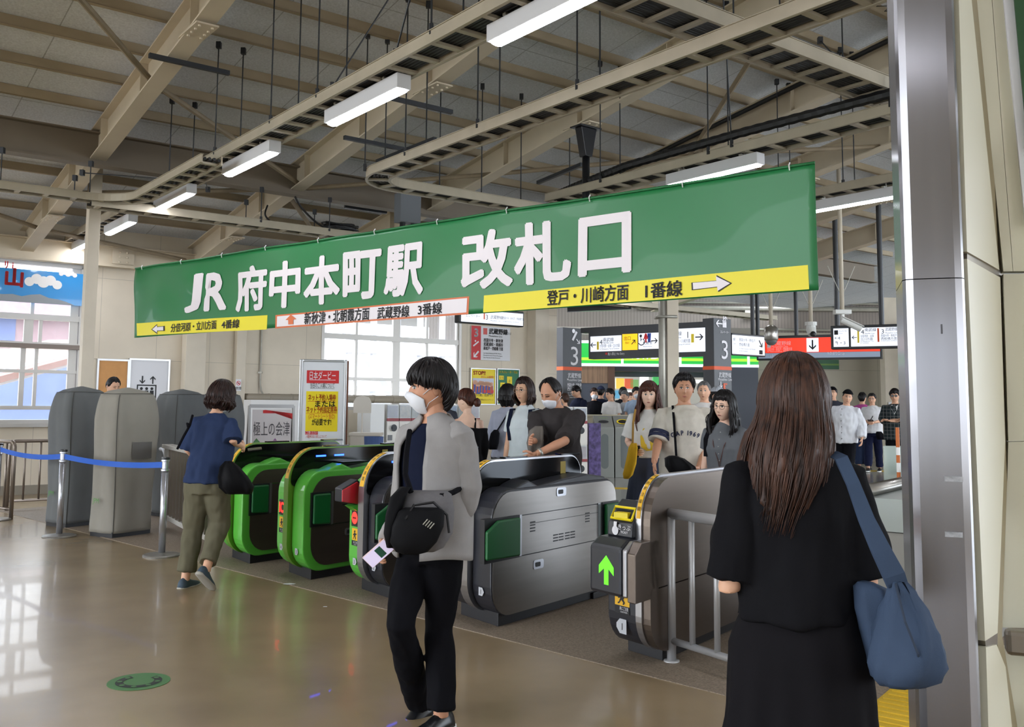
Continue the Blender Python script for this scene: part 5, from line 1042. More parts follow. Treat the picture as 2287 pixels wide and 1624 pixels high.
# cameras on poles
campl = mat('camera_white', (224, 224, 220), .4)
def campole(x, yb, Yd, lab, kind):
    q_ = aty(x, yb, Yd); o = thing('security_camera', lab, 'security camera', q_); b = MB(); b.tube([q_, V(q_.x, q_.y, zroof(q_)-.004)], .035, 10); part(b, 'drop_pole', cream, o, norm=True, smooth=True)
    b = MB()
    for s_ in (-1, 1): b.tube([q_+Z*.25, q_+Z*.75+X*s_*.22], .006, 5)
    part(b, 'stay_wire', galv, o, norm=True)
    if kind == 'bullet':
        b = MB(); b.box(q_, (.26, .14, .07)); b.tube([q_-Z*.03, q_-Z*.13], .035, 10); part(b, 'mount', campl, o, norm=True, bevel=.008)
        b = MB(); d_ = V(.85, -.1, -.42).normalized(); c = q_-Z*.13; b.tube([c-d_*.02, c+d_*.32], .055, 12); b.bar(c+Z*.05-d_*.02, c+Z*.05+d_*.36, .13, .015); part(b, 'camera_body', campl, o, norm=True, bevel=.005)
    elif kind == 'dome':
        b = MB(); b.lathe(q_-Z*.02, [(.02, .06), (.06, .05), (.12, .0), (.12, -.2), (.1, -.22)], 20); part(b, 'housing', steel, o, norm=True, smooth=True)
        b = MB(); b.sph(q_-Z*.22, .105, 10); part(b, 'dome_glass', mat('dome_glass', (120, 126, 128), .08, .3), o, norm=True, smooth=True)
    else:
        b = MB(); b.cyl(q_-Z*.04, .1, .06, 16); part(b, 'mount', campl, o, norm=True); b = MB(); b.tube([q_-Z*.03, q_-Z*.1, q_-Z*.2-Y*.06], [.08, .085, .07], 14); part(b, 'camera_body', campl, o, norm=True); b = MB(); b.sph(q_-Z*.19-Y*.09, .05, 8); part(b, 'lens', blackp, o, norm=True)
campole(1881, 697, 15.2, 'white bullet camera on a cream drop pole above the sign by the column', 'bullet'); campole(1722, 731, 16.6, 'clear dome camera on a cream drop pole below the banner', 'dome'); campole(1811, 722, 16.2, 'small white turret camera on a cream drop pole under the banner corner', 'turret')
b = MB(); q_ = aty(1672, 703, YF-.1); b.box(q_, (.26, .2, .24)); tag(b.build('switch_box', galv, at=q_, bevel=.01), 'small grey switch box on the conduit left of the dark pole pair', 'switch box')
q_ = aty(1330, 691, 20); b = MB(); b.bar(q_-X*.6-Z*.0, q_+X*.75+Z*.06, .16, .12); tag(b.build('ceiling_fixture', blackp, at=q_), 'dark slim fixture hanging just under the banner bottom edge', 'ceiling fixture')
# convenience store front
YS = 25.; store = thing('store_front', 'convenience store front with a green lit fascia behind the crowd', 'store front', V(6, YS, 0)); x0 = aty(1175, 900, YS).x; x1 = aty(1694, 900, YS).x
zz = lambda y: aty(1450, y, YS).z
b = MB(); b.bx((x0-.4, YS+.02, zz(748)), (x1, YS+.3, 3.5)); part(b, 'upper_wall', mat('store_beige', (150, 144, 134), .6), store, norm=True)
b = MB(); b.bx((x0, YS-.05, zz(813)), (x1, YS+.1, zz(768))); part(b, 'green_fascia', green_s, store, norm=True)
b = MB(); b.bx((x0, YS-.07, zz(806)), (x1, YS-.05, zz(800))); part(b, 'lime_band', lime_s, store, norm=True)
b = MB(); b.bx((x0, YS-.1, zz(819)), (x1, YS+.1, zz(813))); b.bx((x0, YS-.08, zz(768)), (x1, YS+.1, zz(762))); [b.bx((aty(x, 800, YS).x-.03, YS-.09, zz(816)), (aty(x, 800, YS).x+.03, YS-.05, zz(766))) for x in (1389, 1518, 1670)]; part(b, 'white_edge', sign_w, store, norm=True)
b = MB(); b.text('NewDays', (aty(1452, 800, YS).x, YS-.075, zz(801)), X, Z, .26, bold=.03); part(b, 'white_lettering', sign_w, store)
b = MB(); b.bx((x0, YS+.05, zz(830)), (x1, YS+.3, zz(819))); part(b, 'dark_panel', chark, store, norm=True)  # charcoal strip below the white edge
grey_st = mat('store_grey', (72, 76, 86), .5); planks = mat('plank_brown', (136, 108, 84), .6, var=.2, vs=4, stretch=(5, 5, .5)); seams(planks, .13, 0, .01, .5)
b = MB(); b.bx((aty(1298, 900, YS).x, YS, zz(857)), (aty(1358, 900, YS).x, YS+.1, zz(819))); part(b, 'plank_panel', planks, store, norm=True); b = MB(); b.bx((aty(1358, 900, YS).x, YS-.02, 0), (aty(1373, 900, YS).x, YS+.1, zz(819))); part(b, 'wood_jamb', mat('jamb_brown', (92, 66, 50), .5), store, norm=True)
b = MB(); b.bx((x0, YS+.0, 0), (aty(1298, 900, YS).x, YS+.1, zz(830))); b.bx((aty(1298, 900, YS).x, YS+.02, 0), (aty(1358, 900, YS).x, YS+.1, zz(857))); b.bx((aty(1373, 850, YS).x, YS+.6, 2.2), (x1, YS+.7, zz(819))); b.bx((aty(1600, 850, YS).x, YS-.02, 0), (x1, YS+.1, zz(819))); part(b, 'grey_wall', grey_st, store, norm=True)
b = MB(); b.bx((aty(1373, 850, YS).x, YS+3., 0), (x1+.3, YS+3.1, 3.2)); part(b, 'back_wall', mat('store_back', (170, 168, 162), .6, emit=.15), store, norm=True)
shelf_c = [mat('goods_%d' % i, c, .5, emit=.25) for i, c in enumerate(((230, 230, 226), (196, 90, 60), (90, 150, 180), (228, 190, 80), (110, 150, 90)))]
rnd = random.Random(4)
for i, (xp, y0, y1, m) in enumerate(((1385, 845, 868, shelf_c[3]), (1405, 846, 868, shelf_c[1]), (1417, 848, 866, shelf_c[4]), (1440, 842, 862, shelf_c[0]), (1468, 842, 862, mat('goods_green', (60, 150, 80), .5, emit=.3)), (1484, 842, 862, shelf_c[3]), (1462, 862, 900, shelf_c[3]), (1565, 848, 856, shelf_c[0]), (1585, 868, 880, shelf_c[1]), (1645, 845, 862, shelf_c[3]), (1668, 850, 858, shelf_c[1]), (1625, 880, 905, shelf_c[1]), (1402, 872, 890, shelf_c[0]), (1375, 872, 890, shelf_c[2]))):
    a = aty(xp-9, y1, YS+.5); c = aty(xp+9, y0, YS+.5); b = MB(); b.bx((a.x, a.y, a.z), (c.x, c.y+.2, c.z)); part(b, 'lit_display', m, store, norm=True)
p = Pan(1201, 1249, 770, 818, 23.4, X); o = thing('shop_sign', 'dark red lit shop sign with white characters right of the corner pillar', 'sign', p.at(p.w/2, 0)); mb = MB(); p.slab(mb, 0, p.w, 0, p.h, -.15, 0); part(mb, 'panel', mat('maroon_sign', (120, 24, 32), .4, emit=.25, ec=(120, 20, 28)), o, norm=True)
mb = MB(); [p.slab(mb, *q, -.15, .02) for q in ((-.05, 0, -.05, p.h+.05), (p.w, p.w+.05, -.05, p.h+.05), (0, p.w, -.05, 0), (0, p.w, p.h, p.h+.05))]; part(mb, 'wood_frame', mat('frame_orange', (206, 136, 76), .5), o, norm=True); mb = MB(); p.t(mb, 'むさしの売店', p.w*.5, p.h*.38, .14, maxw=p.w*.9, bold=.04) if False else p.t(mb, 'きらく日', p.w*.48, p.h*.36, .17, maxw=p.w*.9, bold=.03); part(mb, 'white_lettering', mat('neon_white', (255, 250, 250), .4, emit=1.2), o)
b = MB(); a = aty(1201, 905, 23.5); c = aty(1256, 840, 23.5); b.bx((a.x, 23.55, 0), (c.x, 23.75, 3.3)); tag(b.build('shop_counter_wall', grey_st, at=(a.x, 23.55, 0)), 'dark grey shop wall under the maroon shop sign', 'shop wall')
# far wall flag and second green sign
p = Pan(1765, 1874, 803, 824, 25.15, X); o = thing('wall_sign', 'unlit green shop sign on the far beige wall behind the long hair', 'sign', p.at(p.w/2, 0)); mb = MB(); p.slab(mb, 0, p.w, 0, p.h, -.03, 0); part(mb, 'panel', mat('sign_dull_green', (16, 84, 44), .5), o, norm=True); mb = MB(); p.q(mb, 0, p.w, p.h*.4, p.h*.58, .005); part(mb, 'lime_band', mat('dull_lime', (90, 130, 40), .5), o); mb = MB(); p.t(mb, 'DAYS', p.w*.2, p.h*.7, .2, bold=.02); part(mb, 'lettering', mat('dull_white', (150, 156, 150), .5), o)
p = Pan(1825, 1838, 834, 893, 25.15, X); o = thing('flag_sign', 'narrow red vertical sign with a white 3 and arrow on the far wall', 'sign', p.at(p.w/2, 0)); mb = MB(); p.slab(mb, 0, p.w, 0, p.h, -.03, 0); p.slab(mb, p.w*.4, p.w*.5, p.h, 3.3-p.o.z, -.05, -.01); part(mb, 'plate', red_s, o, norm=True); mb = MB(); p.t(mb, '3', p.w*.5, p.h*.72, .2, bold=.02, maxw=p.w*.7); p.ar(mb, p.w*.5, p.h*.14, .16, -45, wd=.2); part(mb, 'white_lettering', white_ink, o)
p = Pan(1985, 2003, 898, 912, 23.65, X); b = MB(); p.slab(b, 0, p.w, 0, p.h, -.01, 0); tag(b.build('small_notice', paper, at=p.at(0, 0)), 'small white notice on the pale pillar behind the man with sunglasses', 'notice')
# wide gate at the right with rails, clear screen, marker pole and wheelchair sign
cnt = mat('counter_grey', (128, 126, 120), .4, .3); ra = gp(.55, -2.1); e_ = gv; fr = lambda a, b_, z=0.: ra+gv*a-qv*b_+Z*z
o = thing('wide_gate', 'wide grey ticket gate with two steel top rails between the bag strap and the column', 'ticket gate', ra, GW)
b = MB(); b.box(fr(1.1, .28, .38), (2.2, .46, .76), 0, (gv, qv, Z)); part(b, 'cabinet', cnt, o, norm=True, bevel=.02)
b = MB(); b.box(fr(1.1, .24, .85), (2.2, .36, .18), 0, (gv, qv, Z)); part(b, 'apron', mat('apron_pale', (160, 168, 164), .3), o, norm=True)
for dz, dn in ((1.02, .36), (.97, .04)): b = MB(); b.tube([fr(-.05, dn, dz), fr(2.3, dn, dz)], .04, 12); part(b, 'steel_rail', steel, o, norm=True, smooth=True)
for k in range(3): b = MB(); b.tube([fr(.02+k*.1, .0), fr(.02+k*.1, .0, .95)], .018, 8); part(b, 'support_post', tube_m, o, norm=True)
b = MB(); b.box(fr(.30, .02, .52), (.05, .02, .26), 0, (gv, qv, Z)); part(b, 'yellow_tag', yel, o, norm=True)
P_ = aty(2008, 1086, 6.2); b = MB(); b.tube([P_, V(P_.x, P_.y, aty(2008, 955, 6.2).z)], .012, 10); b.tube([P_+Z*.09, P_+Z*.15], .0128, 10, 1); b.tube([P_+Z*.2, P_+Z*.25], .0128, 10, 1); tag(b.build('marker_pole', [mat('pole_orange', (196, 104, 40), .5), whitep], at=P_), 'orange and white pole standing on the wide gate in front of the plaid man', 'marker pole')
A_ = aty(1976, 1078, 6.45); B2 = aty(2056, 996, 6.5); b = MB(); b.bx((A_.x, 6.45, A_.z-.04), (B2.x, 6.462, B2.z)); tag(b.build('clear_screen', mat('acrylic', (206, 222, 214), .12, alpha=.45), at=(A_.x, 6.45, A_.z)), 'pale clear acrylic screen on the wide gate beside the orange pole', 'screen')
p = Pan(2006, 2044, 1162, 1240, None, gv, at=fr(0, -.02)); o = thing('wheelchair_sign', 'black framed wheelchair sign half hidden by the steel column', 'sign', p.at(p.w/2, 0)); mb = MB(); p.slab(mb, 0, p.w, 0, p.h, -.06, 0); part(mb, 'frame', blackp, o, norm=True, bevel=.004); mb = MB(); p.q(mb, p.w*.2, p.w*.95, p.h*.2, p.h*.82, .004); part(mb, 'plate', white_ink, o)
mb = MB(); p.q(mb, p.w*.28, p.w*.9, p.h*.3, p.h*.7, .006); part(mb, 'black_field', blackp, o); mb = MB(); c = p.at(p.w*.58, p.h*.42, .008); r = p.w*.16; mb.loft([[c+p.e*r_*cos(R(150+250*i/16))+Z*r_*sin(R(150+250*i/16)) for i in range(17)] for r_ in (r, r*.75)], cap=False, close=False); mb.bar(c+Z*r*.6-p.e*r*.2, c+Z*r*2.2-p.e*r*.2, .001, .012, up=p.e); mb.disc(p.at(p.w*.55, p.h*.66, .008), p.e, Z, p.w*.05); part(mb, 'symbol', white_ink, o)
# tactile paving, floor sticker, litter
tac = mat('tactile_yellow', (214, 176, 40), .6, var=.08, vs=6)
def tactile(label, P, e, nx, ny, s_=.3):
    o = thing('tactile_tile', label, 'tactile paving', P, 0, 'yellow tactile tiles'); f = V(-e.y, e.x, 0); b = MB()
    for i in range(nx):
        for j in range(ny): b.box(P+e*(s_*(i+.5))+f*(s_*(j+.5))+Z*.005, (s_-.006, s_-.006, .006), 0, (e, f, Z))
    part(b, 'tile_base', tac, o, norm=True); b = MB()
    for i in range(nx):
        for j in range(ny):
            for k in range(4): b.box(P+e*(s_*(i+.14+.24*k))+f*(s_*(j+.5))+Z*.010, (.03, s_*.86, .006), 0, (e, f, Z))
    part(b, 'rib_pattern', tac, o, norm=True)
T0 = onz(1970, 1556); tactile('yellow ribbed tactile paving at the foot of the steel column', T0-gv*1.2-qv*.6, gv, 5, 2)
T1 = onz(1330, 1098); b = MB(); b.box(T1+V(2.2, .3, .005), (7, .3, .006), 0, (V(.985, -.17, 0), V(.17, .985, 0), Z)); tag(b.build('tactile_strip', tac, at=T1), 'distant yellow tactile line crossing the floor behind the long-haired woman', 'tactile paving')
T2 = onz(1900, 1052); b = MB(); b.box(T2+V(.5, 0, .005), (6, .3, .006), 0, (V(1, 0, 0), V(0, 1, 0), Z)); tag(b.build('tactile_strip', tac, at=T2), 'distant orange-yellow tactile line under the walking man in white shirt', 'tactile paving')
S = onz(310, 1523); o = thing('floor_sticker', 'round green floor sticker with a black horseshoe', 'floor sticker', S); b = MB(); b.cyl(S+Z*.0005, .155, .002, 40); part(b, 'disc', mat('sticker_green', (66, 120, 62), .5), o, norm=True)
b = MB(); an = [R(125+290*i/24) for i in range(25)]; b.loft([[S+Z*.0035+V(r*1.0*cos(a+.1), r*sin(a+.1), 0) for a in an] for r in (.115, .075)], cap=False, close=False); part(b, 'horseshoe', mat('sticker_dark', (30, 40, 34), .6), o); b = MB()
for i in range(7): a = R(140+260*i/6)+.1; b.disc(S+Z*.0045+V(.095*cos(a), .095*sin(a), 0), X, Y, .014, n=10)
part(b, 'nail_hole_marking', mat('sticker_green', (66, 120, 62), .5), o)
for i, (x, y, lab) in enumerate(((646, 1306, 'torn white paper scrap on the floor in front of the green gate'), (726, 1357, 'tiny pale paper scrap on the floor edge between the green gates and man'))):
    P = onz(x, y); b = MB(); b.poly([P+Z*.006+V(*q, 0) for q in ((-.05, -.01), (-.01, -.03), (.04, -.015), (.05, .02), (0, .03), (-.04, .02))]) if i == 0 else b.poly([P+Z*.006+V(*q, 0) for q in ((-.015, -.01), (.015, -.008), (.012, .012), (-.012, .01))]); tag(b.build('paper_scrap', paper, at=P, norm=False), lab, 'litter')
# ================================================================ outside the windows
ext_b = mat('ext_brick', (150, 122, 124), .7, var=.1, vs=5); ext_w = mat('ext_white', (206, 210, 222), .6); ext_g = mat('ext_grey', (92, 106, 148), .7, var=.05, vs=1)
o = thing('apartment_building', 'pinkish apartment block with balconies seen through the left window', 'building', bp(-4, -40, 0)); b = MB(); b.box(bp(-6, -44, 2.5), (40, 6, 11), 0, (wv, lv, Z)); part(b, 'wall', ext_b, o, norm=True)
for k in range(2): b = MB(); b.box(bp(-6, -40.4, 3.6+2.7*k), (40, 1.2, 1.0), 0, (wv, lv, Z)); part(b, 'balcony', ext_w if k == 0 else ext_b, o, norm=True)
for k in range(8): b = MB(); b.box(bp(-24+5*k, -40.98, 5.2), (2.2, .1, 1.2), 0, (wv, lv, Z)); part(b, 'window', ext_g, o, norm=True)
o = thing('grey_building', 'blue-grey windowless building behind the lower left window', 'building', bp(-3, -22, 0)); b = MB(); b.box(bp(-8, -26, -2), (30, 5, 9.4), 0, (wv, lv, Z)); part(b, 'wall', ext_g, o, norm=True)
o = thing('platform_roof', 'sloping pinkish platform roof outside the left window', 'roof', bp(-2, -7, 0)); b = MB()
a0, a1 = bp(-4.5, -5.5, .55), bp(4.2, -13, 3.1); b.bar(a0, a1, 3.0, .15); part(b, 'sheet', mat('roof_pink', (132, 98, 88), .7, var=.08), o, norm=True); b = MB(); b.bar(a0-Z*.25+lv*(-1.5), a1-Z*.25+lv*(-1.5), .1, .35); part(b, 'fascia', ext_w, o, norm=True)
o = thing('footbridge', 'white framed glazed footbridge outside the right window', 'footbridge', bp(6, -3, 0)); 
for k in range(9):
    b = MB(); b.box(bp(4.6+.62*k, -3.2, 2.6), (.1, .12, 3.6), 0, (wv, lv, Z)); part(b, 'mullion', ext_w, o, norm=True)
for z in (1.35, 1.75, 2.6, 3.6): b = MB(); b.box(bp(7., -3.2, z), (6.5, .14, .12 if z > 1.5 else .5), 0, (wv, lv, Z)); part(b, 'transom', ext_w, o, norm=True)
for u0, u1 in ((6.4, 8.6), (4.4, 5.6)): b = MB(); b.bar(bp(u0, -3.6, 4.0), bp(u1, -3.6, 1.4), .14, .14); part(b, 'diagonal_brace', ext_w, o, norm=True)
# ================================================================ people
from mathutils.bvhtree import BVHTree
skin = mat('skin', (222, 172, 142), .55, var=.04, vs=30); skin2 = mat('skin_tan', (196, 142, 112), .55, var=.04, vs=30); skin3 = mat('skin_pale', (232, 190, 166), .55, var=.04, vs=30)
lipm = mat('lip', (176, 104, 96), .5); eye_w = mat('eye_white', (216, 208, 202), .3); eye_d = mat('eye_dark', (26, 18, 16), .25); mask_m = mat('mask_white', (226, 228, 234), .8)
def hairmat(n, c, c2, sc=40.):
    m = mat(n, c, .45, spec=.3); N = m.node_tree.nodes; L = m.node_tree.links; b = N['Principled BSDF']; t = N.new('ShaderNodeTexCoord'); mp = N.new('ShaderNodeMapping'); mp.inputs['Scale'].default_value = (1, 1, .06)
    L.new(t.outputs['Object'], mp.inputs['Vector']); z = N.new('ShaderNodeTexNoise'); z.inputs['Scale'].default_value = sc*2; z.inputs['Detail'].default_value = 3; L.new(mp.outputs['Vector'], z.inputs['Vector'])
    r = N.new('ShaderNodeValToRGB'); r.color_ramp.elements[0].position = .35; r.color_ramp.elements[1].position = .72; r.color_ramp.elements[0].color = lin(c); r.color_ramp.elements[1].color = lin(c2); L.new(z.outputs['Fac'], r.inputs['Fac']); L.new(r.outputs['Color'], b.inputs['Base Color'])
    k = N.new('ShaderNodeBump'); k.inputs['Strength'].default_value = .5; k.inputs['Distance'].default_value = .004; L.new(z.outputs['Fac'], k.inputs['Height']); L.new(k.outputs['Normal'], b.inputs['Normal']); return m
h_black = hairmat('hair_black', (14, 12, 14), (34, 29, 30)); h_brown = hairmat('hair_brown', (40, 25, 20), (84, 54, 40)); h_dkbr = hairmat('hair_dark_brown', (32, 20, 18), (58, 36, 30)); h_red = hairmat('hair_auburn', (50, 26, 22), (100, 56, 44)); h_grey = hairmat('hair_grey', (84, 84, 86), (134, 132, 130))
def fab(n, c, r=.85, var=.06, **k): return mat('cloth_'+n, c, r, var=var, vs=k.pop('vs', 12), bump=.12, bs=350, spec=.07, **k)
MEN = [(.78, .150, .105, 0), (.88, .162, .112, 0), (1.0, .146, .104, 0), (1.10, .152, .108, .004), (1.22, .170, .118, .008), (1.32, .176, .112, 0), (1.385, .150, .086, -.012), (1.425, .088, .062, -.014), (1.46, .054, .056, -.008)]
WOM = [(.78, .155, .108, 0), (.88, .166, .116, -.004), (1.02, .124, .092, 0), (1.12, .132, .10, .008), (1.22, .148, .118, .018), (1.31, .148, .102, .004), (1.38, .126, .076, -.012), (1.425, .070, .054, -.012), (1.46, .046, .048, -.006)]
def interp(tab, z):
    zs = [t[0] for t in tab]; return [float(np.interp(z, zs, [t[i] for t in tab])) for i in (1, 2, 3)]
def sm(t): t = max(0, min(1, t)); return t*t*(3-2*t)
def headpt(az, el, feat=True, mouth=0.):
    x = .074*cos(el)*sin(az); y = .093*cos(el)*cos(az); z = .116*sin(el)
    if z < 0:
        t = -z/.116; x *= 1-.26*t**1.4
        y *= (1-.08*t*t) if y > 0 else (1-.40*t)
    if feat and y > 0:
        ax = abs(x); g = lambda u, s_: math.exp(-(u/s_)**2)
        y += .021*g(x, .0105)*g(z+.026, .016)+.010*g(x, .009)*g(z, .022)
        y += -.008*g(ax-.031, .016)*g(z-.008, .012)+.003*g(z-.030, .010)*g(ax-.03, .03)+.0065*g(x, .022)*g(z+.060, .009)-.002*g(x, .02)*g(z+.070, .005)+.006*g(x, .02)*g(z+.098, .014)+.003*g(ax-.042, .02)*g(z+.025, .02)
        if mouth: y -= .03*mouth*g(x, .016)*g(z+.062, .012)
    return V(x, y, z)
class Person:
    def __init__(s, label, px, crown, Yd, phi, sex='m', h=None, lean=(0, 0), head=(0, 0, 0), feet=None, arms=None, legs=None, sk=None, vox=.012, pos=None, hsc=1.05, hands=True, hcurl=(.6, .6), sw=None, zc=None):
        s.P = V(aty(px, 905, Yd)) if pos is None else V(pos); s.P.z = 0
        s.h = h or aty(px, crown, Yd).z; s.k = s.h/1.70; c = -V(s.P.x, s.P.y, 0).normalized(); a = R(phi); fv = V(c.x*cos(a)-c.y*sin(a), c.x*sin(a)+c.y*cos(a), 0); s.rz = atan2(fv.y, fv.x)-pi/2
        s.root = thing('person', label, 'person', s.P, s.rz); s.tab = MEN if sex == 'm' else WOM; s.sex = sex; s.lean = (R(lean[0]), R(lean[1])); s.head = [R(q) for q in head]; s.vox = vox; s.sk = sk or skin; s.hsc = hsc; s.far = vox > .01
        s.sw = sw or (.168 if sex == 'm' else .145); s.hands = hands; s.hcurl = hcurl
        s.S = [s.T(V(i*s.sw, -.012, 1.375)) for i in (-1, 1)]
        d = [[V(i*(s.sw+.045), -.02, 1.10), V(i*(s.sw+.05), .05, .86)] for i in (-1, 1)]
        arms = arms or {}; arms = arms(s) if callable(arms) else arms
        s.A = [[V(*q) for q in arms.get('lr'[i], d[i])] for i in (0, 1)]     # l is local -x
        s.Hd = [arms.get('l_dir'), arms.get('r_dir')]
        lg = legs or {}; lg = lg(s) if callable(lg) else lg
        s.Lg = [[V(i*.088, 0, .86)]+[V(*q) for q in lg.get('lr'[j], ((i*.092, .015, .47), (i*.095, -.02, .085)))] for j, i in ((0, -1), (1, 1))]
        s.toe = [lg.get('l_toe', (-.02, 1, 0)), lg.get('r_toe', (.02, 1, 0))]
        s.body()
    def T(s, p):
        f = sm((p.z-.84)/.3); r = Matrix.Rotation(-s.lean[0]*f, 3, 'X') @ Matrix.Rotation(s.lean[1]*f, 3, 'Y'); o = V(0, 0, .90); return r @ (p-o)+o
    def lp(s, x, y, Yd): q = Matrix.Rotation(-s.rz, 3, 'Z') @ (aty(x, y, Yd)-s.P); return q/s.k
    def hm(s):
        n = s.T(V(0, -.008, 1.455)); M3 = Matrix.Rotation(-s.lean[0], 3, 'X') @ Matrix.Rotation(s.lean[1], 3, 'Y') @ Matrix.Rotation(s.head[0], 3, 'Z') @ Matrix.Rotation(s.head[1], 3, 'X') @ Matrix.Rotation(s.head[2], 3, 'Y'); return n, M3
    def H(s, p): n, M3 = s.hm(); return n+M3 @ (V(p)*s.hsc+V(0, .018, .125))
    def sc(s, p): return V(p)*s.k
    def put(s, mb, name, m, remesh=0., smooth=3, fold=0., fs=6., par=None, sh=True, sub=0, **kw):
        mb.v = [tuple(V(q)*s.k) for q in mb.v]
        o = mb.build(name, m, parent=par or s.root, world=False, smooth=sh, norm=kw.pop('norm', True))
        if remesh:
            d = o.modifiers.new('r', 'REMESH'); d.mode = 'VOXEL'; d.voxel_size = remesh; d.use_smooth_shade = True
            d2 = o.modifiers.new('s', 'SMOOTH'); d2.iterations = smooth; d2.factor = .5; s.apply(o)
        if fold:
            me = o.data; nrm = [v.normal.copy() for v in me.vertices]; sd = V(random.random()*9, random.random()*9, 3)
            for v, n in zip(me.vertices, nrm):
                q = V(v.co.x*fs, v.co.y*fs, v.co.z*fs*.55)+sd; v.co += n*fold*(noise.noise(q)+.6*noise.noise(q*2.3))
            me.update()
        return o
    def apply(s, o):
        dg = bpy.context.evaluated_depsgraph_get(); me = bpy.data.meshes.new_from_object(o.evaluated_get(dg)); old = o.data; ms = list(old.materials); o.modifiers.clear(); o.data = me; bpy.data.meshes.remove(old)
        if not me.materials:
            for q in ms: me.materials.append(q)
        me.polygons.foreach_set('use_smooth', [True]*len(me.polygons)); me.update()
    def ell(s, z, rx, ry, yo, n=28, f=True): return [(s.T if f else (lambda q: q))(V(rx*cos(2*pi*j/n)*1., ry*sin(2*pi*j/n)+yo, z)) for j in range(n)]
    def hand(s, mb, i):
        E_, W_ = s.A[i]; d = V(s.Hd[i]).normalized() if s.Hd[i] else (W_-E_).normalized(); fw = V(0, 1, 0); pn_ = (V(-1 if i else 1, .25, -.1)); pn_ = (pn_-d*pn_.dot(d)).normalized(); sd = d.cross(pn_)   # palm normal, side
        if sd.dot(V(0, 1, .3)) < 0: sd = -sd                  # sd = towards the thumb
        rings = []
        for t, w_, th in ((-.02, .024, .02), (.02, .030, .018), (.06, .038, .016), (.092, .040, .013), (.10, .034, .009)): rings.append([W_+d*t+sd*w_*cos(2*pi*j/12)+pn_*th*.8*sin(2*pi*j/12) for j in range(12)])
        mb.loft(rings); cu = s.hcurl[i]
        for q, (o_, L_) in enumerate(((.029, .070), (.010, .080), (-.009, .075), (-.027, .058))):
            b0_ = W_+d*.088+sd*o_; pts = [b0_-d*.02, b0_]; a = .15; p = b0_
            for kk, fr in enumerate((.45, .32, .25)): a += cu*(.55+.12*q*.5)*(1 if kk else .7); p = p+(d*cos(a)+pn_*sin(a))*L_*fr; pts.append(p)
            mb.tube(pts, [.009, .0092, .0085, .0075, .006], 7)
        t0 = W_+d*.03+sd*.028; mb.tube([t0-sd*.012, t0+sd*.01+d*.012, t0+sd*.026+d*.036+pn_*.012*(1+cu), t0+sd*.028+d*.064+pn_*.03*(.4+cu)], [.013, .0125, .0105, .008], 7)
    def body(s):
        mb = MB(); mb.loft([s.ell(*t) for t in [(z, *interp(s.tab, z)) for z in np.linspace(.78, 1.45, 18)]])
        n, M3 = s.hm(); nr = .056 if s.sex == 'm' else .046
        mb.tube([s.T(V(0, -.012, 1.38)), s.T(V(0, -.008, 1.44)), n+M3 @ V(0, .0, .05), n+M3 @ V(0, .008, .10)], [nr*1.25, nr, nr*.97, nr*.98], 14)
        f = 1. if s.sex == 'm' else .86
        for i in (0, 1):
            E_, W_ = s.A[i]; S = s.S[i]; mb.tube([S-V((i*2-1)*.035, 0, .012), S-V(0, 0, .014), S.lerp(E_, .5), E_, E_.lerp(W_, .3), E_.lerp(W_, .75), W_], [.042*f, .046*f, .042*f, .038*f, .040*f, .030*f, .026*f], 12)
            a, k_, q_ = s.Lg[i]; mb.tube([a+V(0, 0, .04), a, a.lerp(k_, .5), k_, k_.lerp(q_, .3), k_.lerp(q_, .7), q_, q_-V(0, 0, .02)], [.085, .088, .072, .054, .054, .042, .036, .036], 12)
        o = s.put(mb, 'body', s.sk, remesh=s.vox*s.k, smooth=4)
        # head, ears and hands complete the same surface
        m2 = MB(); na, ne = (48, 32) if s.far else (96, 64); mo = getattr(s, 'mouth', 0)
        rows = []
        for j in range(1, ne):
            el = -pi/2+pi*j/ne; row = []
            for i in range(na): u = -pi+2*pi*i/na; row.append(s.H(headpt(u-.28*sin(u), el)))
            rows.append(row)
        m2.loft(rows)
        for i in (-1, 1):
            rings = []
            for t in range(1, 6):
                a = pi*t/6; rings.append([s.H(V(i*(.073+.010*sin(a)*(.6+.4*cos(b_))), -.008+.016*sin(a)*cos(b_)-.006, .002+.030*cos(a)*1. + .0*b_)) if False else s.H(V(i*(.072+.007*cos(b_+.5)), -.014+.017*sin(a)*cos(b_), .000+.031*cos(a)+.006*sin(b_)*sin(a))) for b_ in [2*pi*q/10 for q in range(10)]])
            m2.loft(rings)
        if s.hands:
            for i in (0, 1): s.hand(m2, i)
        m2.v = [tuple(V(q)*s.k) for q in m2.v]; me = bpy.data.meshes.new('x'); me.from_pydata(m2.v, [], m2.f); b = bmesh.new(); b.from_mesh(me); bmesh.ops.recalc_face_normals(b, faces=b.faces); bmesh.ops.smooth_vert(b, verts=b.verts, factor=0.0, use_axis_x=True, use_axis_y=True, use_axis_z=True); b.to_mesh(me); b.free()
        b = bmesh.new(); b.from_mesh(o.data); b.from_mesh(me); b.to_mesh(o.data); b.free(); bpy.data.meshes.remove(me)
        o.data.polygons.foreach_set('use_smooth', [True]*len(o.data.polygons)); o.data.update(); s.bo = o
    def patch(s, fn, m, name, nu=10, nv=5, off=.0012, par=None):
        """a small surface lying on the face: fn(u,v)->(az, z) ; closed outline given by the grid"""
        mb = MB()
        def f(u, v):
            az, z = fn(u, v); el = math.asin(max(-.99, min(.99, z/.116))); p = headpt(az, el); return s.H(p*(1+off/.09))
        mb.grid(f, nu, nv); return s.put(mb, name, m, norm=False, par=par)
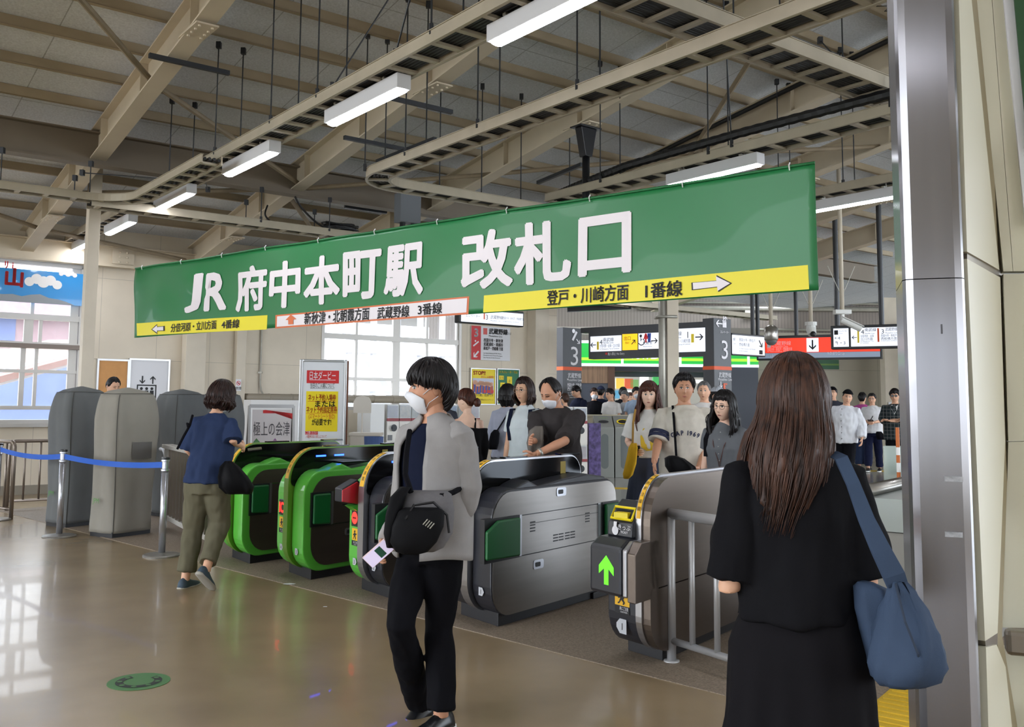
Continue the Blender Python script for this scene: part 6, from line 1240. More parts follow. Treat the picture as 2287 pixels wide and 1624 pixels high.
    def face(s, brow=None, smile=0, beard=False, glasses=None, mask=False, eyes=True, closed=False, mouth_open=False):
        hb = brow or eye_d
        for i in (-1, 1):
            if eyes:
                def eyef(u, v, i=i, w_=.20, hh=.0065): t = u*2-1; return i*(.345+.17*t), .008+hh*(1-t*t)*(v*2-1)*(.35 if closed else 1)
                s.patch(eyef, eye_w if not closed else eye_d, 'eye')
                if not closed: s.patch(lambda u, v: (i*.345+.075*(u*2-1), .008+.0062*(v*2-1)*sqrt(max(0, 1-(u*2-1)**2))), eye_d, 'iris', off=.002)
                s.patch(lambda u, v, i=i: (i*(.345+.19*(u*2-1)), .0125+.0055*(1-(u*2-1)**2)*.9-.001+.0022*(v*2-1)), eye_d, 'eyelash', off=.0018)
            s.patch(lambda u, v, i=i: (i*(.36+.22*(u*2-1)), .030+.004*(1-(u*2-1)**2)-.003*(u if 1 else 0)+.0028*(v*2-1)*(1-.5*u)), hb, 'eyebrow', off=.0016)
        if mouth_open: s.patch(lambda u, v: (.16*(u*2-1), -.066+.018*(v*2-1)*sqrt(max(0, 1-(u*2-1)**2))), mat('mouth_dark', (60, 16, 18), .4), 'mouth', off=.003)
        elif not mask: s.patch(lambda u, v: (.30*(u*2-1), -.061+.0055*(v*2-1)*(1-(u*2-1)**2)+smile*.006*((u*2-1)**2)), lipm, 'lips', off=.0018)
        if mask:
            mb = MB(); na, ne = 18, 10
            def f(u, v):
                az = -1.12+2.24*u; z = -.108+.098*v*(1-.32*abs(u*2-1)**2); el = math.asin(max(-.99, min(.99, z/.116))); p = headpt(az, el); bul = .014*sin(pi*v)*cos((u-.5)*pi)+.005; return s.H(p+p.normalized()*bul)
            mb.grid(f, na, ne)
            mo = s.put(mb, 'face_mask', mask_m, norm=False); d = mo.modifiers.new('s', 'SOLIDIFY'); d.thickness = .002
            mb = MB()
            for i in (-1, 1):
                for z0_, z1_ in ((-.022, .02), (-.085, -.03)): mb.tube([s.H(headpt(i*1.08, math.asin(z0_/.116))*1.05), s.H(headpt(i*1.35, math.asin((z0_*.5+z1_*.5)/.116))*1.04), s.H(V(i*.08, -.022, z1_))], .0016, 5)
            s.put(mb, 'mask_loop', mask_m, par=None)
        if glasses:
            mb = MB()
            for i in (-1, 1):
                c = V(i*.031, .104, .006); mb.tube([s.H(c+V(.023*cos(2*pi*q/18), -abs(.0)-.008*abs(cos(2*pi*q/18)+.0), .018*sin(2*pi*q/18))) for q in range(19)], .0017 if glasses != 'sun' else .003, 5); mb.tube([s.H(c+V(i*.022, -.008, .006)), s.H(V(i*.079, .0, .008))], .0018, 5)
            mb.tube([s.H(V(-.009, .106, .01)), s.H(V(.009, .106, .01))], .0016, 5); fr = s.put(mb, 'glasses_frame', mat('glasses_dark', (52, 40, 36), .4) if glasses != 'rimless' else mat('glasses_metal', (170, 150, 130), .3, .6))
            if glasses == 'sun':
                mb = MB()
                for i in (-1, 1): mb.poly([s.H(V(i*.031+.021*cos(2*pi*q/16), .1005, .006+.017*sin(2*pi*q/16))) for q in range(16)])
                s.put(mb, 'dark_lens', glossb, norm=False, sh=False, par=None)
    def hair(s, m, style='short', L=.3, th=.016, fringe=.45, seed=0, part=0., side=.95, nape=-.55, vol=1., wavy=0., sweep=0., na=96):
        rnd = random.Random(seed); ph = [rnd.uniform(0, 6) for _ in range(6)]
        mb = MB(); nr = 26
        def low(az):                                              # elevation of the hairline
            a = abs(az); e0 = fringe; e1 = .10 if style in ('short', 'buzz', 'fluffy') else -.1
            if a < .75: return e0-.05*sin(az*9+ph[0])-.03*sin(az*23+ph[1])
            if a < 1.25: t = (a-.75)/.5; return e0+(e1-e0)*sm(t)
            if a < 1.75: return e1-.05*sin(az*14)
            t = (a-1.75)/(pi-1.75); return e1+(nape-e1)*sm(t*1.5)
        s._low, s._th, s._vol = low, th, vol
        rows = []
        for j in range(nr+1):
            t = j/nr; row = []
            for i in range(na):
                az = -pi+2*pi*i/na; lo = low(az); el = pi/2*(1-t)*.999+lo*t
                p = headpt(az, el, False); bk = th*(1.0+.35*sin(max(0, el)))*vol; bk *= 1 if style in ('long', 'bob') and abs(az) > 1.1 else (1-.85*sm((t-.82)/.18))
                rip = .0035*sin(az*31+ph[2]+t*5+2*sin(az*5))+.002*sin(az*57+ph[3]); nn = p.normalized()
                q = p+nn*(bk+rip*sm(t*3)+.003*sin(az*6+ph[4])*t)
                if style == 'fluffy': q = q+V(0, 0, -.006*sm((t-.7)/.3))
                row.append(s.H(q))
            rows.append(row)
        mb.loft(rows, cap=True)
        if style in ('long', 'bob'):
            nc, nl = 56, 30; a0 = 1.02
            for sgn in (1,):
                rows = []
                for j in range(nl+1):
                    t = j/nl; row = []
                    for i in range(nc+1):
                        az = a0+(2*pi-2*a0)*i/nc; c = headpt(az, 0., False); o_ = V(c.x, c.y, 0).normalized(); back = -cos(az)
                        t = max(0, (j-5)/(nl-5)); Lz = L*(1-.10*abs(sin(az*3+ph[0]))-.06*abs(sin(az*9+ph[5]))); z = -Lz*t
                        flare = (.020 if style == 'long' else .010)*sm(t*2.2)*vol-(.045*sm((t-.55)/.45) if style == 'long' else .045*sm((t-.35)/.65))
                        rip = .006*sin(az*17+ph[1]+wavy*t*3)+.004*sin(az*41+ph[2])
                        q = V(c.x, c.y, z)+o_*(th*1.0*vol+flare+rip*sm(t*3)*1.2+wavy*.012*sin(t*11+az*4))
                        if j < 6: e_ = .55*(1-j/5); p_ = headpt(az, e_, False); q = p_+p_.normalized()*(th*vol*(1+.35*sin(e_))+.0006*j)
                        elif style == 'long':
                            q.y -= .030*t*max(0, back) if not s.lean[0] else .03*t
                            if t > .3 and back < .2: q.x *= 1.0+.12*t; q.y += .03*t
                            q.x += sweep*t*t
                        row.append(s.H(q))
                    rows.append(row)
                inn = [[p.lerp(s.H(V(0, 0, -.05-L*j/nl*.9)), .16) for p in row] for j, row in enumerate(rows)]
                full = [r_+list(reversed(q_)) for r_, q_ in zip(rows, inn)]
                mb.loft(full, cap=True)
        return s.put(mb, 'hair', m)
    def locks(s, m, n, L, r=.007, seed=1, az0=1.05, spread=.02, wavy=.3, flare=.018, sweep=0.):
        """loose strands over the hanging hair"""
        rnd = random.Random(seed); mb = MB()
        for k in range(n):
            az = az0+(2*pi-2*az0)*rnd.random(); c = headpt(az, .1, False); o_ = V(c.x, c.y, 0).normalized(); l_ = L*rnd.uniform(.72, 1.08); pts = []; ph = rnd.uniform(0, 6); e0 = rnd.uniform(.2, 1.2)
            for j in range(4): el = e0*(1-j/4)+.1*j/4; p = headpt(az, el, False); pts.append(s.H(p+p.normalized()*(s._th*s._vol*(1+.35*sin(el))+.001)))
            back = -cos(az)
            for j in range(12):
                t = (j+1)/12; q = V(c.x, c.y, -l_*t)+o_*(s._th*s._vol+.001+flare*sm(t*2.2)-.045*sm((t-.55)/.45)+rnd.uniform(0, spread)*t+wavy*.01*sin(t*8+ph)); q.y -= .03*t*max(0, back)
                if t > .3 and back < .2: q.x *= 1+.12*t; q.y += .03*t
                q += V(-o_.y, o_.x, 0)*wavy*.02*sin(t*4+ph)+V(sweep*t*t, 0, 0); pts.append(s.H(q))
            mb.tube(pts, [r*.5]+[r]*10+[r*(1-.16*q) for q in range(1, 6)], 5)
        return s.put(mb, 'loose_strands', m)
    def tufts(s, m, n, r=.006, seed=1, over=.05, lift=.004):
        """short locks lying over the cap of hair, their tips past its edge"""
        rnd = random.Random(seed); mb = MB()
        for k in range(n):
            az = rnd.uniform(-pi, pi); e1 = s._low(az)-rnd.uniform(-.06, over); e0 = min(1.45, e1+rnd.uniform(.5, 1.0)); tw = rnd.uniform(-.22, .22); o_ = rnd.uniform(.2, 1.)*lift; pts = []
            for j in range(7): t = j/6; el = e0+(e1-e0)*t; p = headpt(az+tw*t, el, False); pts.append(s.H(p+p.normalized()*(s._th*s._vol*(1+.35*sin(max(0, el)))*(1-.45*sm((t-.6)/.4))+o_*sin(pi*t))))
            mb.tube(pts, [r*.4, r, r, r, r*.85, r*.6, r*.15], 5)
        return s.put(mb, 'hair_tuft_strands', m)
    def arm_path(s, i, t):
        """points from the shoulder to t (1 elbow, 2 wrist)"""
        E_, W_ = s.A[i]; S = s.S[i]; pts = [S+V(-(i*2-1)*.055, 0, .006), S+V((i*2-1)*.004, 0, -.024)]
        for q in np.linspace(.25, t, 7): pts.append(S.lerp(E_, q) if q <= 1 else E_.lerp(W_, q-1))
        return pts
    def top(s, m, hem=.84, sleeve=.62, ease=.016, box=.5, r=(.066, .074), fold=.010, neck=1.445, name='shirt', bottom=0., rm=None, puff=1., V_=0):
        mb = MB(); zs = list(np.linspace(hem, neck, 16)); mx = max(t[1] for t in s.tab[3:6]); rings = []
        for z in zs:
            rx, ry, yo = interp(s.tab, max(z, .78)); w_ = max(0, min(1, (1.25-z)/.2)); rx = rx+(max(rx, mx)-rx)*box*w_; ry = ry+(max(ry, .115)-ry)*box*w_
            e = ease*(1 if z < 1.33 else max(.35, 1-(z-1.33)*6)); fl = bottom*sm((1.05-z)/.2); rings.append(s.ell(z, rx+e+fl, ry+e+fl, yo))
        mb.loft(rings)
        if sleeve:
            for i in (0, 1):
                pts = s.arm_path(i, sleeve); n = len(pts); f = 1 if s.sex == 'm' else .9; rr = [.046*f]+[(r[0]+(r[1]-r[0])*q/(n-2))*f*puff for q in range(n-1)]; mb.tube(pts, rr, 14)
        o = s.put(mb, name, m, remesh=(rm or max(.0085, s.vox*.9))*s.k, smooth=5, fold=fold*s.k, fs=9); s.to = o; return o
    def trousers(s, m, r=(.105, .085, .075), length=.93, fold=.009, waist=1.0, name='trousers', rm=None):
        mb = MB(); mb.loft([s.ell(z, interp(s.tab, max(.78, z))[0]+.014, interp(s.tab, max(.78, z))[1]+.014, interp(s.tab, max(.78, z))[2]) for z in np.linspace(.77, waist, 8)])
        for i in (0, 1):
            a, k_, q_ = s.Lg[i]; e = k_.lerp(q_, length); mb.tube([a+V(0, 0, .06), a, a.lerp(k_, .5), k_, k_.lerp(e, .5), e], [r[0]*.9, r[0], (r[0]+r[1])*.5, r[1], (r[1]+r[2])*.5, r[2]], 14)
        return s.put(mb, name, m, remesh=(rm or max(.0095, s.vox*.9))*s.k, smooth=5, fold=fold*s.k, fs=10)
    def skirt(s, m, z0_=.25, z1_=1.0, r0=.27, pleat=.02, n=11, name='skirt', fold=.006):
        mb = MB(); rings = []; N = 96
        for q in range(26):
            t = q/25; z = z1_+(z0_-z1_)*t; rx, ry, yo = interp(s.tab, max(.86, z)) if z > .86 else interp(s.tab, .86); k = sm(t*1.1); rx = (rx+.02)*(1-k)+r0*k; ry = (ry+.02)*(1-k)+r0*.86*k
            rings.append([s.T(V((rx+pleat*k*sin(n*a+.6*sin(3*a)+t))*cos(a), (ry+pleat*k*sin(n*a+.6*sin(3*a)+t))*sin(a), z)) for a in [2*pi*j/N for j in range(N)]])
        mb.loft(rings); return s.put(mb, name, m, fold=fold, fs=6)
    def shoes(s, m, sole=None):
        for i in (0, 1):
            q_ = s.Lg[i][2]; d = V(s.toe[i]).normalized(); sd = d.cross(Z).normalized(); up = sd.cross(d); mb = MB(); base = q_-up*.085; rings = []
            for t, w_, hh in ((-.075, .02, .05), (-.06, .034, .085), (-.02, .038, .10), (.03, .040, .085), (.08, .044, .062), (.13, .043, .050), (.17, .033, .040), (.19, .012, .028)):
                rings.append([base+d*t+sd*w_*cos(a)+up*(.012+max(0, hh-.012)*max(0, sin(a))) for a in [2*pi*j/16 for j in range(16)]])
            mb.loft(rings); o = s.put(mb, 'shoe', m); mb = MB(); rings = []
            for t, w_ in ((-.082, .02), (-.065, .037), (0, .042), (.07, .047), (.13, .047), (.175, .037), (.197, .014)): rings.append([base+d*t+sd*w_*cos(a)+up*(.011+.012*(1 if sin(a) > 0 else -1)*abs(sin(a))**.3) for a in [2*pi*j/12 for j in range(12)]])
            mb.loft(rings); s.put(mb, 'sole', sole or m, par=o)
    def w(s, p): return s.root.matrix_basis @ (V(p)*s.k) if False else Matrix.Translation(s.P) @ Matrix.Rotation(s.rz, 4, 'Z') @ (V(p)*s.k)
    def bvh(s, o): return BVHTree.FromPolygons([v.co for v in o.data.vertices], [tuple(p.vertices) for p in o.data.polygons])
    def onto(s, pts, o, lift=.004, y0=.6, dirn=-1):
        """local x,z (1.70 scale) -> points on the front (or back) of garment o"""
        t = s.bvh(o); out = []
        for x, z in pts:
            h = t.ray_cast(V(x, y0*-dirn if dirn < 0 else -y0, z)*s.k, V(0, dirn, 0)); out.append((h[0]+V(0, -dirn*lift, 0))/s.k if h[0] is not None else V(x, .12*-dirn, z))
        return out
    def cap(s, m, peak=True):
        mb = MB(); rows = []
        for j in range(10):
            el = pi/2*.99*(1-j/9)+.42*j/9; rows.append([s.H(headpt(a, el, False)*1.0+headpt(a, el, False).normalized()*.024) for a in [2*pi*i/36 for i in range(36)]])
        mb.loft(rows)
        if peak:
            def f(u, v): az = -1.0+2*u; p = headpt(az, .40, False); d = V(sin(az)*.5, 1, 0).normalized(); return s.H(p+p.normalized()*.022+d*.075*v*cos(az*.9)+V(0, 0, -.016*v))
            mb.grid(f, 14, 5); mb.grid(lambda u, v: f(u, v)+V(0, 0, .004), 14, 5)
        return s.put(mb, 'cap', m)
    def strap(s, pts, m, w_=.03, th=.006, name='strap'):
        mb = MB(); pts = [V(p) for p in pts]
        for i in range(len(pts)-1): mb.bar(pts[i], pts[i+1], w_, th, up=(0, 1, .2))
        return s.put(mb, name, m, sh=False)

    def print_text(s, o, txt, cx, cz, h, m, arc=0., sp=1.05, name='printed_letters', bold=.02, dirn=-1, narrow=1.):
        mb = MB(); x = 0; it = []
        for ch in txt:
            v, f = glyphs(ch, bold, 2) if ch != ' ' else ([], []); k = h/.73*narrow; w_ = (max(p[0] for p in v)-min(p[0] for p in v))*k if v else h*.35
            it.append((v, f, k, x, w_)); x += w_+h*.18*sp
        tot = x-h*.18*sp
        for v, f, k, x0, w_ in it:
            if not v: continue
            xm = x0+w_/2-tot/2; xa = (min(p[0] for p in v)+max(p[0] for p in v))/2; th = -xm/arc if arc else 0; ox = arc*sin(-th) if arc else xm; oz = arc*(cos(th)-1) if arc else 0
            pts = [(cx-(ox+((a-xa)*k*cos(th)-b_*h/.73*sin(th))), cz+oz+((a-xa)*k*sin(th)+b_*h/.73*cos(th))) for a, b_ in v]
            mb.add(s.onto(pts, o, .004, dirn=dirn), f)
        return s.put(mb, name, m, norm=False, sh=False)
def walk(sg=1, st=.12):
    """legs in mid stride"""
    return {'l': ((-.092, .05+st*.6*sg, .48), (-.09, -.02+st*sg, .085)), 'r': ((.092, .05-st*.3*sg, .47), (.09, -.04-st*1.3*sg, .10))}
ink_n = mat('navy_ink', (28, 34, 66), .7)
# --- the woman in black, seen from behind
p = Person('woman seen from behind in black top and long black skirt, with long brown hair', 1772, 805, 2.6, 187, 'w', vox=.007, head=(8, -4, 3), arms={'l': [(-.195, -.04, 1.035), (-.06, .17, 1.09)], 'r': [(.20, .03, 1.06), (.02, .19, 1.12)]})
P1 = p; p.face(); p.hair(h_brown, 'long', L=.33, th=.021, fringe=.3, seed=3, vol=1.0, na=160, sweep=-.05); p.locks(h_brown, 520, .35, r=.0022, seed=4, az0=1.1, spread=.006, wavy=.12, sweep=-.05)
p.top(fab('black_top', (22, 22, 25), vs=5), hem=.955, sleeve=.93, ease=.026, box=.8, r=(.068, .088), neck=1.425, fold=.016, rm=.0075, name='blouse'); p.skirt(fab('black_skirt', (24, 23, 26), vs=4), .12, 1.02, .25, .016, 13, fold=.010); p.shoes(blackp)
bagm = fab('bag_slate', (62, 76, 98), .7, vs=8)
BX = 2010; c = aty(BX, 1415, 2.42); o = thing('shoulder_bag', 'slate blue hobo bag hanging from the shoulder of the woman in black', 'bag', c); dx = V(1, .1, 0).normalized(); dy = V(-.1, 1, 0); px_m = 2.42/2110
mb = MB(); rings = []
for yy, xl, xr, th in ((1298, 1992, 2022, .012), (1320, 1985, 2040, .03), (1360, 1970, 2066, .055), (1410, 1955, 2088, .075), (1450, 1950, 2100, .085), (1485, 1946, 2104, .085), (1515, 1952, 2090, .07), (1530, 1968, 2062, .04), (1533, 1985, 2045, .012)):
    a = aty((xl+xr)/2, yy, 2.42); w_ = (xr-xl)/2*px_m; rings.append([a+dx*w_*cos(t)+dy*th*sin(t)*(1+.12*sin(5*t+yy*.02))+dx*.006*sin(9*t+yy*.05) for t in [2*pi*j/40 for j in range(40)]])
mb.loft(rings); part(mb, 'bag_body', bagm, o, norm=True, smooth=True)
mb = MB(); rings = []
for yy, xl, xr, th in ((1300, 1918, 1948, .02), (1312, 1912, 1975, .04), (1360, 1912, 1978, .05), (1420, 1925, 1980, .055), (1490, 1940, 1990, .05), (1520, 1955, 1995, .03)):
    a = aty((xl+xr)/2, yy, 2.50); w_ = (xr-xl)/2*px_m*1.04; rings.append([a+dx*w_*cos(t)*(1+.1*sin(4*t+yy*.07))+dy*th*sin(t)*(1+.2*sin(3*t+yy*.1)) for t in [2*pi*j/32 for j in range(32)]])
mb.loft(rings); part(mb, 'gathered_side', bagm, o, norm=True, smooth=True)
mb = MB(); pts = [aty(1856, 1012, 2.53), aty(1878, 1022, 2.48), aty(1905, 1080, 2.44), aty(1935, 1160, 2.42), aty(1968, 1230, 2.41), aty(1996, 1285, 2.41), aty(2004, 1306, 2.42)]; ws = (.022, .022, .022, .026, .032, .036, .034)
rings = []
for a, w_ in zip(pts, ws): rings.append([a+V(.9, 0, .3)*w_*i_*.8+V(0, 1, 0)*.006*j_ for i_, j_ in ((-1, -1), (1, -1), (1, 1), (-1, 1))])
mb.loft(rings); part(mb, 'strap', bagm, o, norm=True, bevel=.003)
mb = MB(); mb.tube([aty(2000, 1304, 2.408), aty(2022, 1390, 2.33), aty(2050, 1460, 2.325), aty(2058, 1528, 2.38)], .003, 5); part(mb, 'seam', mat('bag_seam', (40, 52, 70), .8), o, norm=True)
# --- the man in the grey cardigan
cardm = fab('cardigan_grey', (156, 153, 152), vs=14); navym = fab('navy_tee', (24, 29, 48), vs=10); blackm = fab('black_denim', (18, 18, 22), vs=9)
p = Person('man in pale grey cardigan and black trousers walking past with a face mask', 970, 815, 4.36, -47, vox=.007, head=(-38, 0, 0),
    arms=lambda s: {'r': [s.lp(905, 1130, 4.55), s.lp(868, 1214, 4.25)], 'l': [s.lp(1040, 1115, 4.28), s.lp(990, 1218, 4.34)], 'l_dir': (.1, .3, -.9), 'r_dir': (-.25, .75, -.35)}, hcurl=(.3, .75),
    legs=lambda s: {'r': (s.lp(893, 1395, 4.22), s.lp(935, 1575, 4.55)), 'l': (s.lp(982, 1400, 4.38), s.lp(985, 1592, 4.30)), 'r_toe': (.1, 1, -.35), 'l_toe': (.0, 1, 0)}, sk=skin2)
P2 = p; p.face(mask=True, brow=h_black); p.hair(h_black, 'fluffy', th=.027, fringe=.24, nape=-.78, seed=9, vol=1.0, na=160); p.tufts(h_black, 260, .0065, 3, .10)
tee = p.top(navym, hem=.86, sleeve=0, ease=.012, neck=1.42, name='t_shirt', fold=.006); mb = MB(); mb.tube([p.T(V(.075*cos(a), .062*sin(a)-.006, 1.423+.012*(-sin(a)))) for a in [2*pi*q/24 for q in range(25)]], .006, 6); p.put(mb, 'white_collar', whitep)
# open cardigan: a thick shell with a gap at the front, and wide sleeves
mb = MB(); N = 46; rings = []
for q in range(24):
    z = .80+(1.455-.80)*q/23; rx, ry, yo = interp(p.tab, max(z, .78)); k = max(0, min(1, (1.25-z)/.2)); rx += (.178-rx)*k; ry += (.122-ry)*k; e = .030*(1 if z < 1.33 else max(.25, 1-(z-1.33)*6)); gap = .25+.20*sm((1.42-z)/.1)*(1-.4*sm((1.2-z)/.3))
    row = []
    for j in range(N+1): a = pi/2+gap+(2*pi-2*gap)*j/N; fl = 1+.03*sin(a*5+z*14)+.02*sin(a*9-z*9); row.append(p.T(V((rx+e*fl)*cos(a), (ry+e*fl)*sin(a)+yo, z+.01*sin(a*3))))
    rings.append(row)
vs = [q_ for r_ in rings for q_ in r_]; n1 = N+1; mb.add(vs, [(i*n1+j, i*n1+j+1, (i+1)*n1+j+1, (i+1)*n1+j) for i in range(23) for j in range(N)])
o = p.put(mb, 'cardigan', cardm); d = o.modifiers.new('s', 'SOLIDIFY'); d.thickness = .012; d.offset = 1
mb = MB()
for i in (0, 1):
    pts = p.arm_path(i, 1.9 if i else 1.93); n = len(pts); mb.tube(pts, [.066, .080]+[.082-.020*q/(n-3) for q in range(n-2)], 16)
p.put(mb, 'sleeve', cardm, remesh=.0085, smooth=5, fold=.014, fs=9)
p.trousers(blackm, (.098, .071, .064), .97, fold=.012); p.shoes(blackp, whitep)
# sling bag in front of him, phone in his hand
grey_bag = fab('bag_grey', (112, 110, 112), .8, vs=60)
def lump(prof, Yd, m, name, par, tk, n=36, rip=.1):
    mb = MB(); rings = []
    for yy, xl, xr, th in prof:
        a = aty((xl+xr)/2, yy, Yd); w_ = (xr-xl)/2*Yd/2110; rings.append([a+X*w_*(abs(cos(t))**.7*(1 if cos(t) > 0 else -1))+V(0, 1, 0)*th*tk*(abs(sin(t))**.7*(1 if sin(t) > 0 else -1))*(1+rip*sin(5*t+yy*.05)) for t in [2*pi*j/n for j in range(n)]])
    mb.loft(rings); return part(mb, name, m, par, norm=True, smooth=True)
c = aty(935, 1170, 4.06); o = thing('sling_bag', 'grey and black sling bag worn at the front of the man in cardigan', 'bag', c)
lump(((1096, 918, 998, .3), (1104, 900, 1008, .7), (1140, 893, 1014, 1), (1190, 893, 1010, 1), (1222, 905, 990, .8), (1232, 925, 970, .3)), 4.06, grey_bag, 'grey_back', o, .07)
lump(((1134, 905, 985, .3), (1142, 890, 992, .8), (1175, 876, 990, 1), (1210, 872, 975, 1), (1232, 885, 955, .7), (1238, 900, 935, .3)), 3.97, fab('bag_black', (22, 22, 24), .6), 'black_pocket', o, .05)
lump(((1088, 893, 918, .4), (1110, 872, 905, .9), (1150, 862, 892, 1), (1190, 858, 884, 1), (1222, 864, 884, .6)), 4.0, fab('bag_black', (22, 22, 24), .6), 'side_pouch', o, .05)
for pts in (((915, 962, 4.20), (908, 1010, 4.1), (905, 1060, 4.03), (918, 1100, 4.0)), ((985, 1108, 4.02), (1012, 1100, 4.12), (1040, 1085, 4.3), (1052, 1060, 4.5))): mb = MB(); mb.tube([aty(*q) for q in pts], .012, 6); part(mb, 'strap', blackm, o, norm=True)
mb = MB(); mb.tube([aty(905, 1160, 3.93), aty(925, 1128, 3.955), aty(968, 1122, 3.96), aty(998, 1150, 3.97), aty(1003, 1190, 3.98)], .006, 6); part(mb, 'zip_line', blackp, o, norm=True)
mb = MB(); [mb.tube([aty(945+i*5, 1172+i*3, 3.915), aty(955+i*5, 1160+i*3, 3.915)], .0025, 4) for i in range(4)]; part(mb, 'cord_pattern', galv, o, norm=True)
p_ = aty(845, 1236, 4.02); o = thing('phone', 'white phone with lit screen in the hand of the man in cardigan', 'phone', p_); e1 = V(.62, -.1, .55).normalized(); e2 = V(.5, .25, -.62); e2 = (e2-e1*e2.dot(e1)).normalized(); e3 = e1.cross(e2)
if e3.y > 0: e3 = -e3
mb = MB(); mb.box(p_, (.125, .066, .009), 0, (e1, e2, e3)); part(mb, 'body', mat('phone_pink', (222, 196, 196), .3), o, norm=True, bevel=.004); mb = MB(); mb.box(p_+e3*.005, (.118, .06, .001), 0, (e1, e2, e3)); part(mb, 'screen', mat('phone_screen', (214, 204, 232), .2, emit=.12), o, norm=True); mb = MB(); mb.box(p_+e3*.0058+e1*.012, (.03, .046, .0006), 0, (e1, e2, e3)); part(mb, 'green_panel', mat('phone_green', (40, 88, 70), .3), o, norm=True)
# --- older woman at the leftmost gate
p = Person('woman in navy shirt and olive trousers reaching a card to the gate', 470, 850, 7.52, 152, 'w', vox=.008, lean=(7, 3), head=(-16, -4, 0), hcurl=(.5, .35),
    arms=lambda s: {'r': [s.lp(520, 985, 7.45), s.lp(540, 997, 7.75)], 'l': [(-.20, .02, 1.12), (-.14, .2, 1.02)]},
    legs=lambda s: {'l': (s.lp(432, 1180, 7.6), s.lp(414, 1292, 7.55)), 'r': (s.lp(490, 1170, 7.6), s.lp(461, 1272, 7.35)), 'l_toe': (.1, 1, 0), 'r_toe': (.1, .75, -.6)}, h=1.60)
P3 = p; p.face(mask=True); p.hair(h_dkbr, 'bob', L=.105, th=.026, fringe=.2, seed=21, vol=1.1, na=128); p.locks(h_dkbr, 90, .11, r=.005, seed=12, spread=.004, wavy=.3, flare=.0); p.tufts(h_dkbr, 140, .006, 5, .05)
nv = fab('navy_shirt', (46, 58, 88), vs=8); p.top(nv, hem=.86, sleeve=1.0, ease=.036, box=.95, r=(.072, .085), fold=.018, name='shirt'); p.trousers(fab('olive', (104, 100, 82), vs=7), (.112, .088, .074), .86, fold=.014); p.shoes(mat('shoe_slate', (62, 78, 92), .7), mat('sole_grey', (170, 166, 156), .7))
c = aty(526, 1068, 7.35); o = thing('handbag', 'soft black handbag at the hip of the woman in navy shirt', 'bag', c); lump(((1030, 503, 517, .3), (1042, 494, 532, .8), (1065, 490, 552, 1), (1088, 492, 566, 1), (1103, 505, 562, .5)), 7.35, fab('bag_black', (22, 22, 24), .6), 'bag_body', o, .1, rip=.3)
c = aty(402, 1000, 7.5); o = thing('bag_strap', 'thin black bag strap with a bow swinging behind the woman in navy shirt', 'strap', c); mb = MB(); mb.tube([aty(430, 928, 7.48), aty(424, 950, 7.4), aty(410, 975, 7.4), aty(396, 1003, 7.42)], .010, 6); mb.tube([aty(423, 948, 7.4), aty(418, 946, 7.37), aty(419, 953, 7.37), aty(424, 950, 7.39)], .009, 6); part(mb, 'strap', blackm, o, norm=True)
P_ = aty(569, 1003, 7.8); mb = MB(); mb.box(P_, (.11, .07, .006), 0, (V(.9, .3, .1).normalized(), V(-.3, .9, .2).normalized(), V(0, -.2, 1).normalized())); tag(mb.build('card_wallet', mat('card_dark', (60, 58, 60), .25, .3, var=.5, vs=60), at=P_), 'dark glossy card wallet held over the gate reader by the woman', 'card wallet')
# --- man in black behind the grey covers
p = Person('man in black with centre-parted hair looking down behind the grey covers', 246, 842, 13.3, 20, head=(10, -18, 0)); p.face(closed=True); p.hair(h_black, 'short', fringe=.75, th=.012, seed=2); p.top(fab('black_tee', (20, 20, 22)), sleeve=1.9); p.trousers(blackm); p.shoes(blackp)
# --- bald man in grey with mask
p = Person('balding man with white mask in dark grey shirt reaching across the gate', 1246, 843, 8.25, -22, vox=.008, head=(-14, -20, 0), lean=(6, 0), hcurl=(.5, .4), sk=skin2,
    arms=lambda s: {'r': [s.lp(1205, 985, 8.0), s.lp(1188, 985, 7.7)], 'l': [s.lp(1262, 985, 7.7), s.lp(1196, 1015, 7.62)], 'l_dir': None}, hsc=1.1, sw=.19)
p.face(mask=True, closed=True); h_ = p.hair(h_black, 'short', fringe=1.15, th=.012, nape=-.5, seed=4)
shm = fab('grey_shirt', (58, 54, 54), vs=16); p.top(shm, hem=.80, sleeve=.98, ease=.045, box=1., r=(.082, .082), fold=.014, name='shirt'); p.trousers(blackm); p.shoes(blackp)
mb = MB(); q_ = p.A[0][1].lerp(p.A[0][0], .12); mb.tube([q_-V(0, 0, 0), q_+(p.A[0][0]-p.A[0][1]).normalized()*.02], .034, 12); p.put(mb, 'watch', galv)
c = aty(1196, 990, 7.78); o = thing('folded_jacket', 'grey jacket draped over the forearm of the balding man', 'jacket', c); lump(((952, 1195, 1212, .3), (962, 1182, 1214, .8), (990, 1176, 1214, 1), (1010, 1180, 1212, .9), (1030, 1188, 1206, .4)), 7.85, fab('jacket_grey', (112, 106, 100)), 'cloth', o, .09, rip=.25)
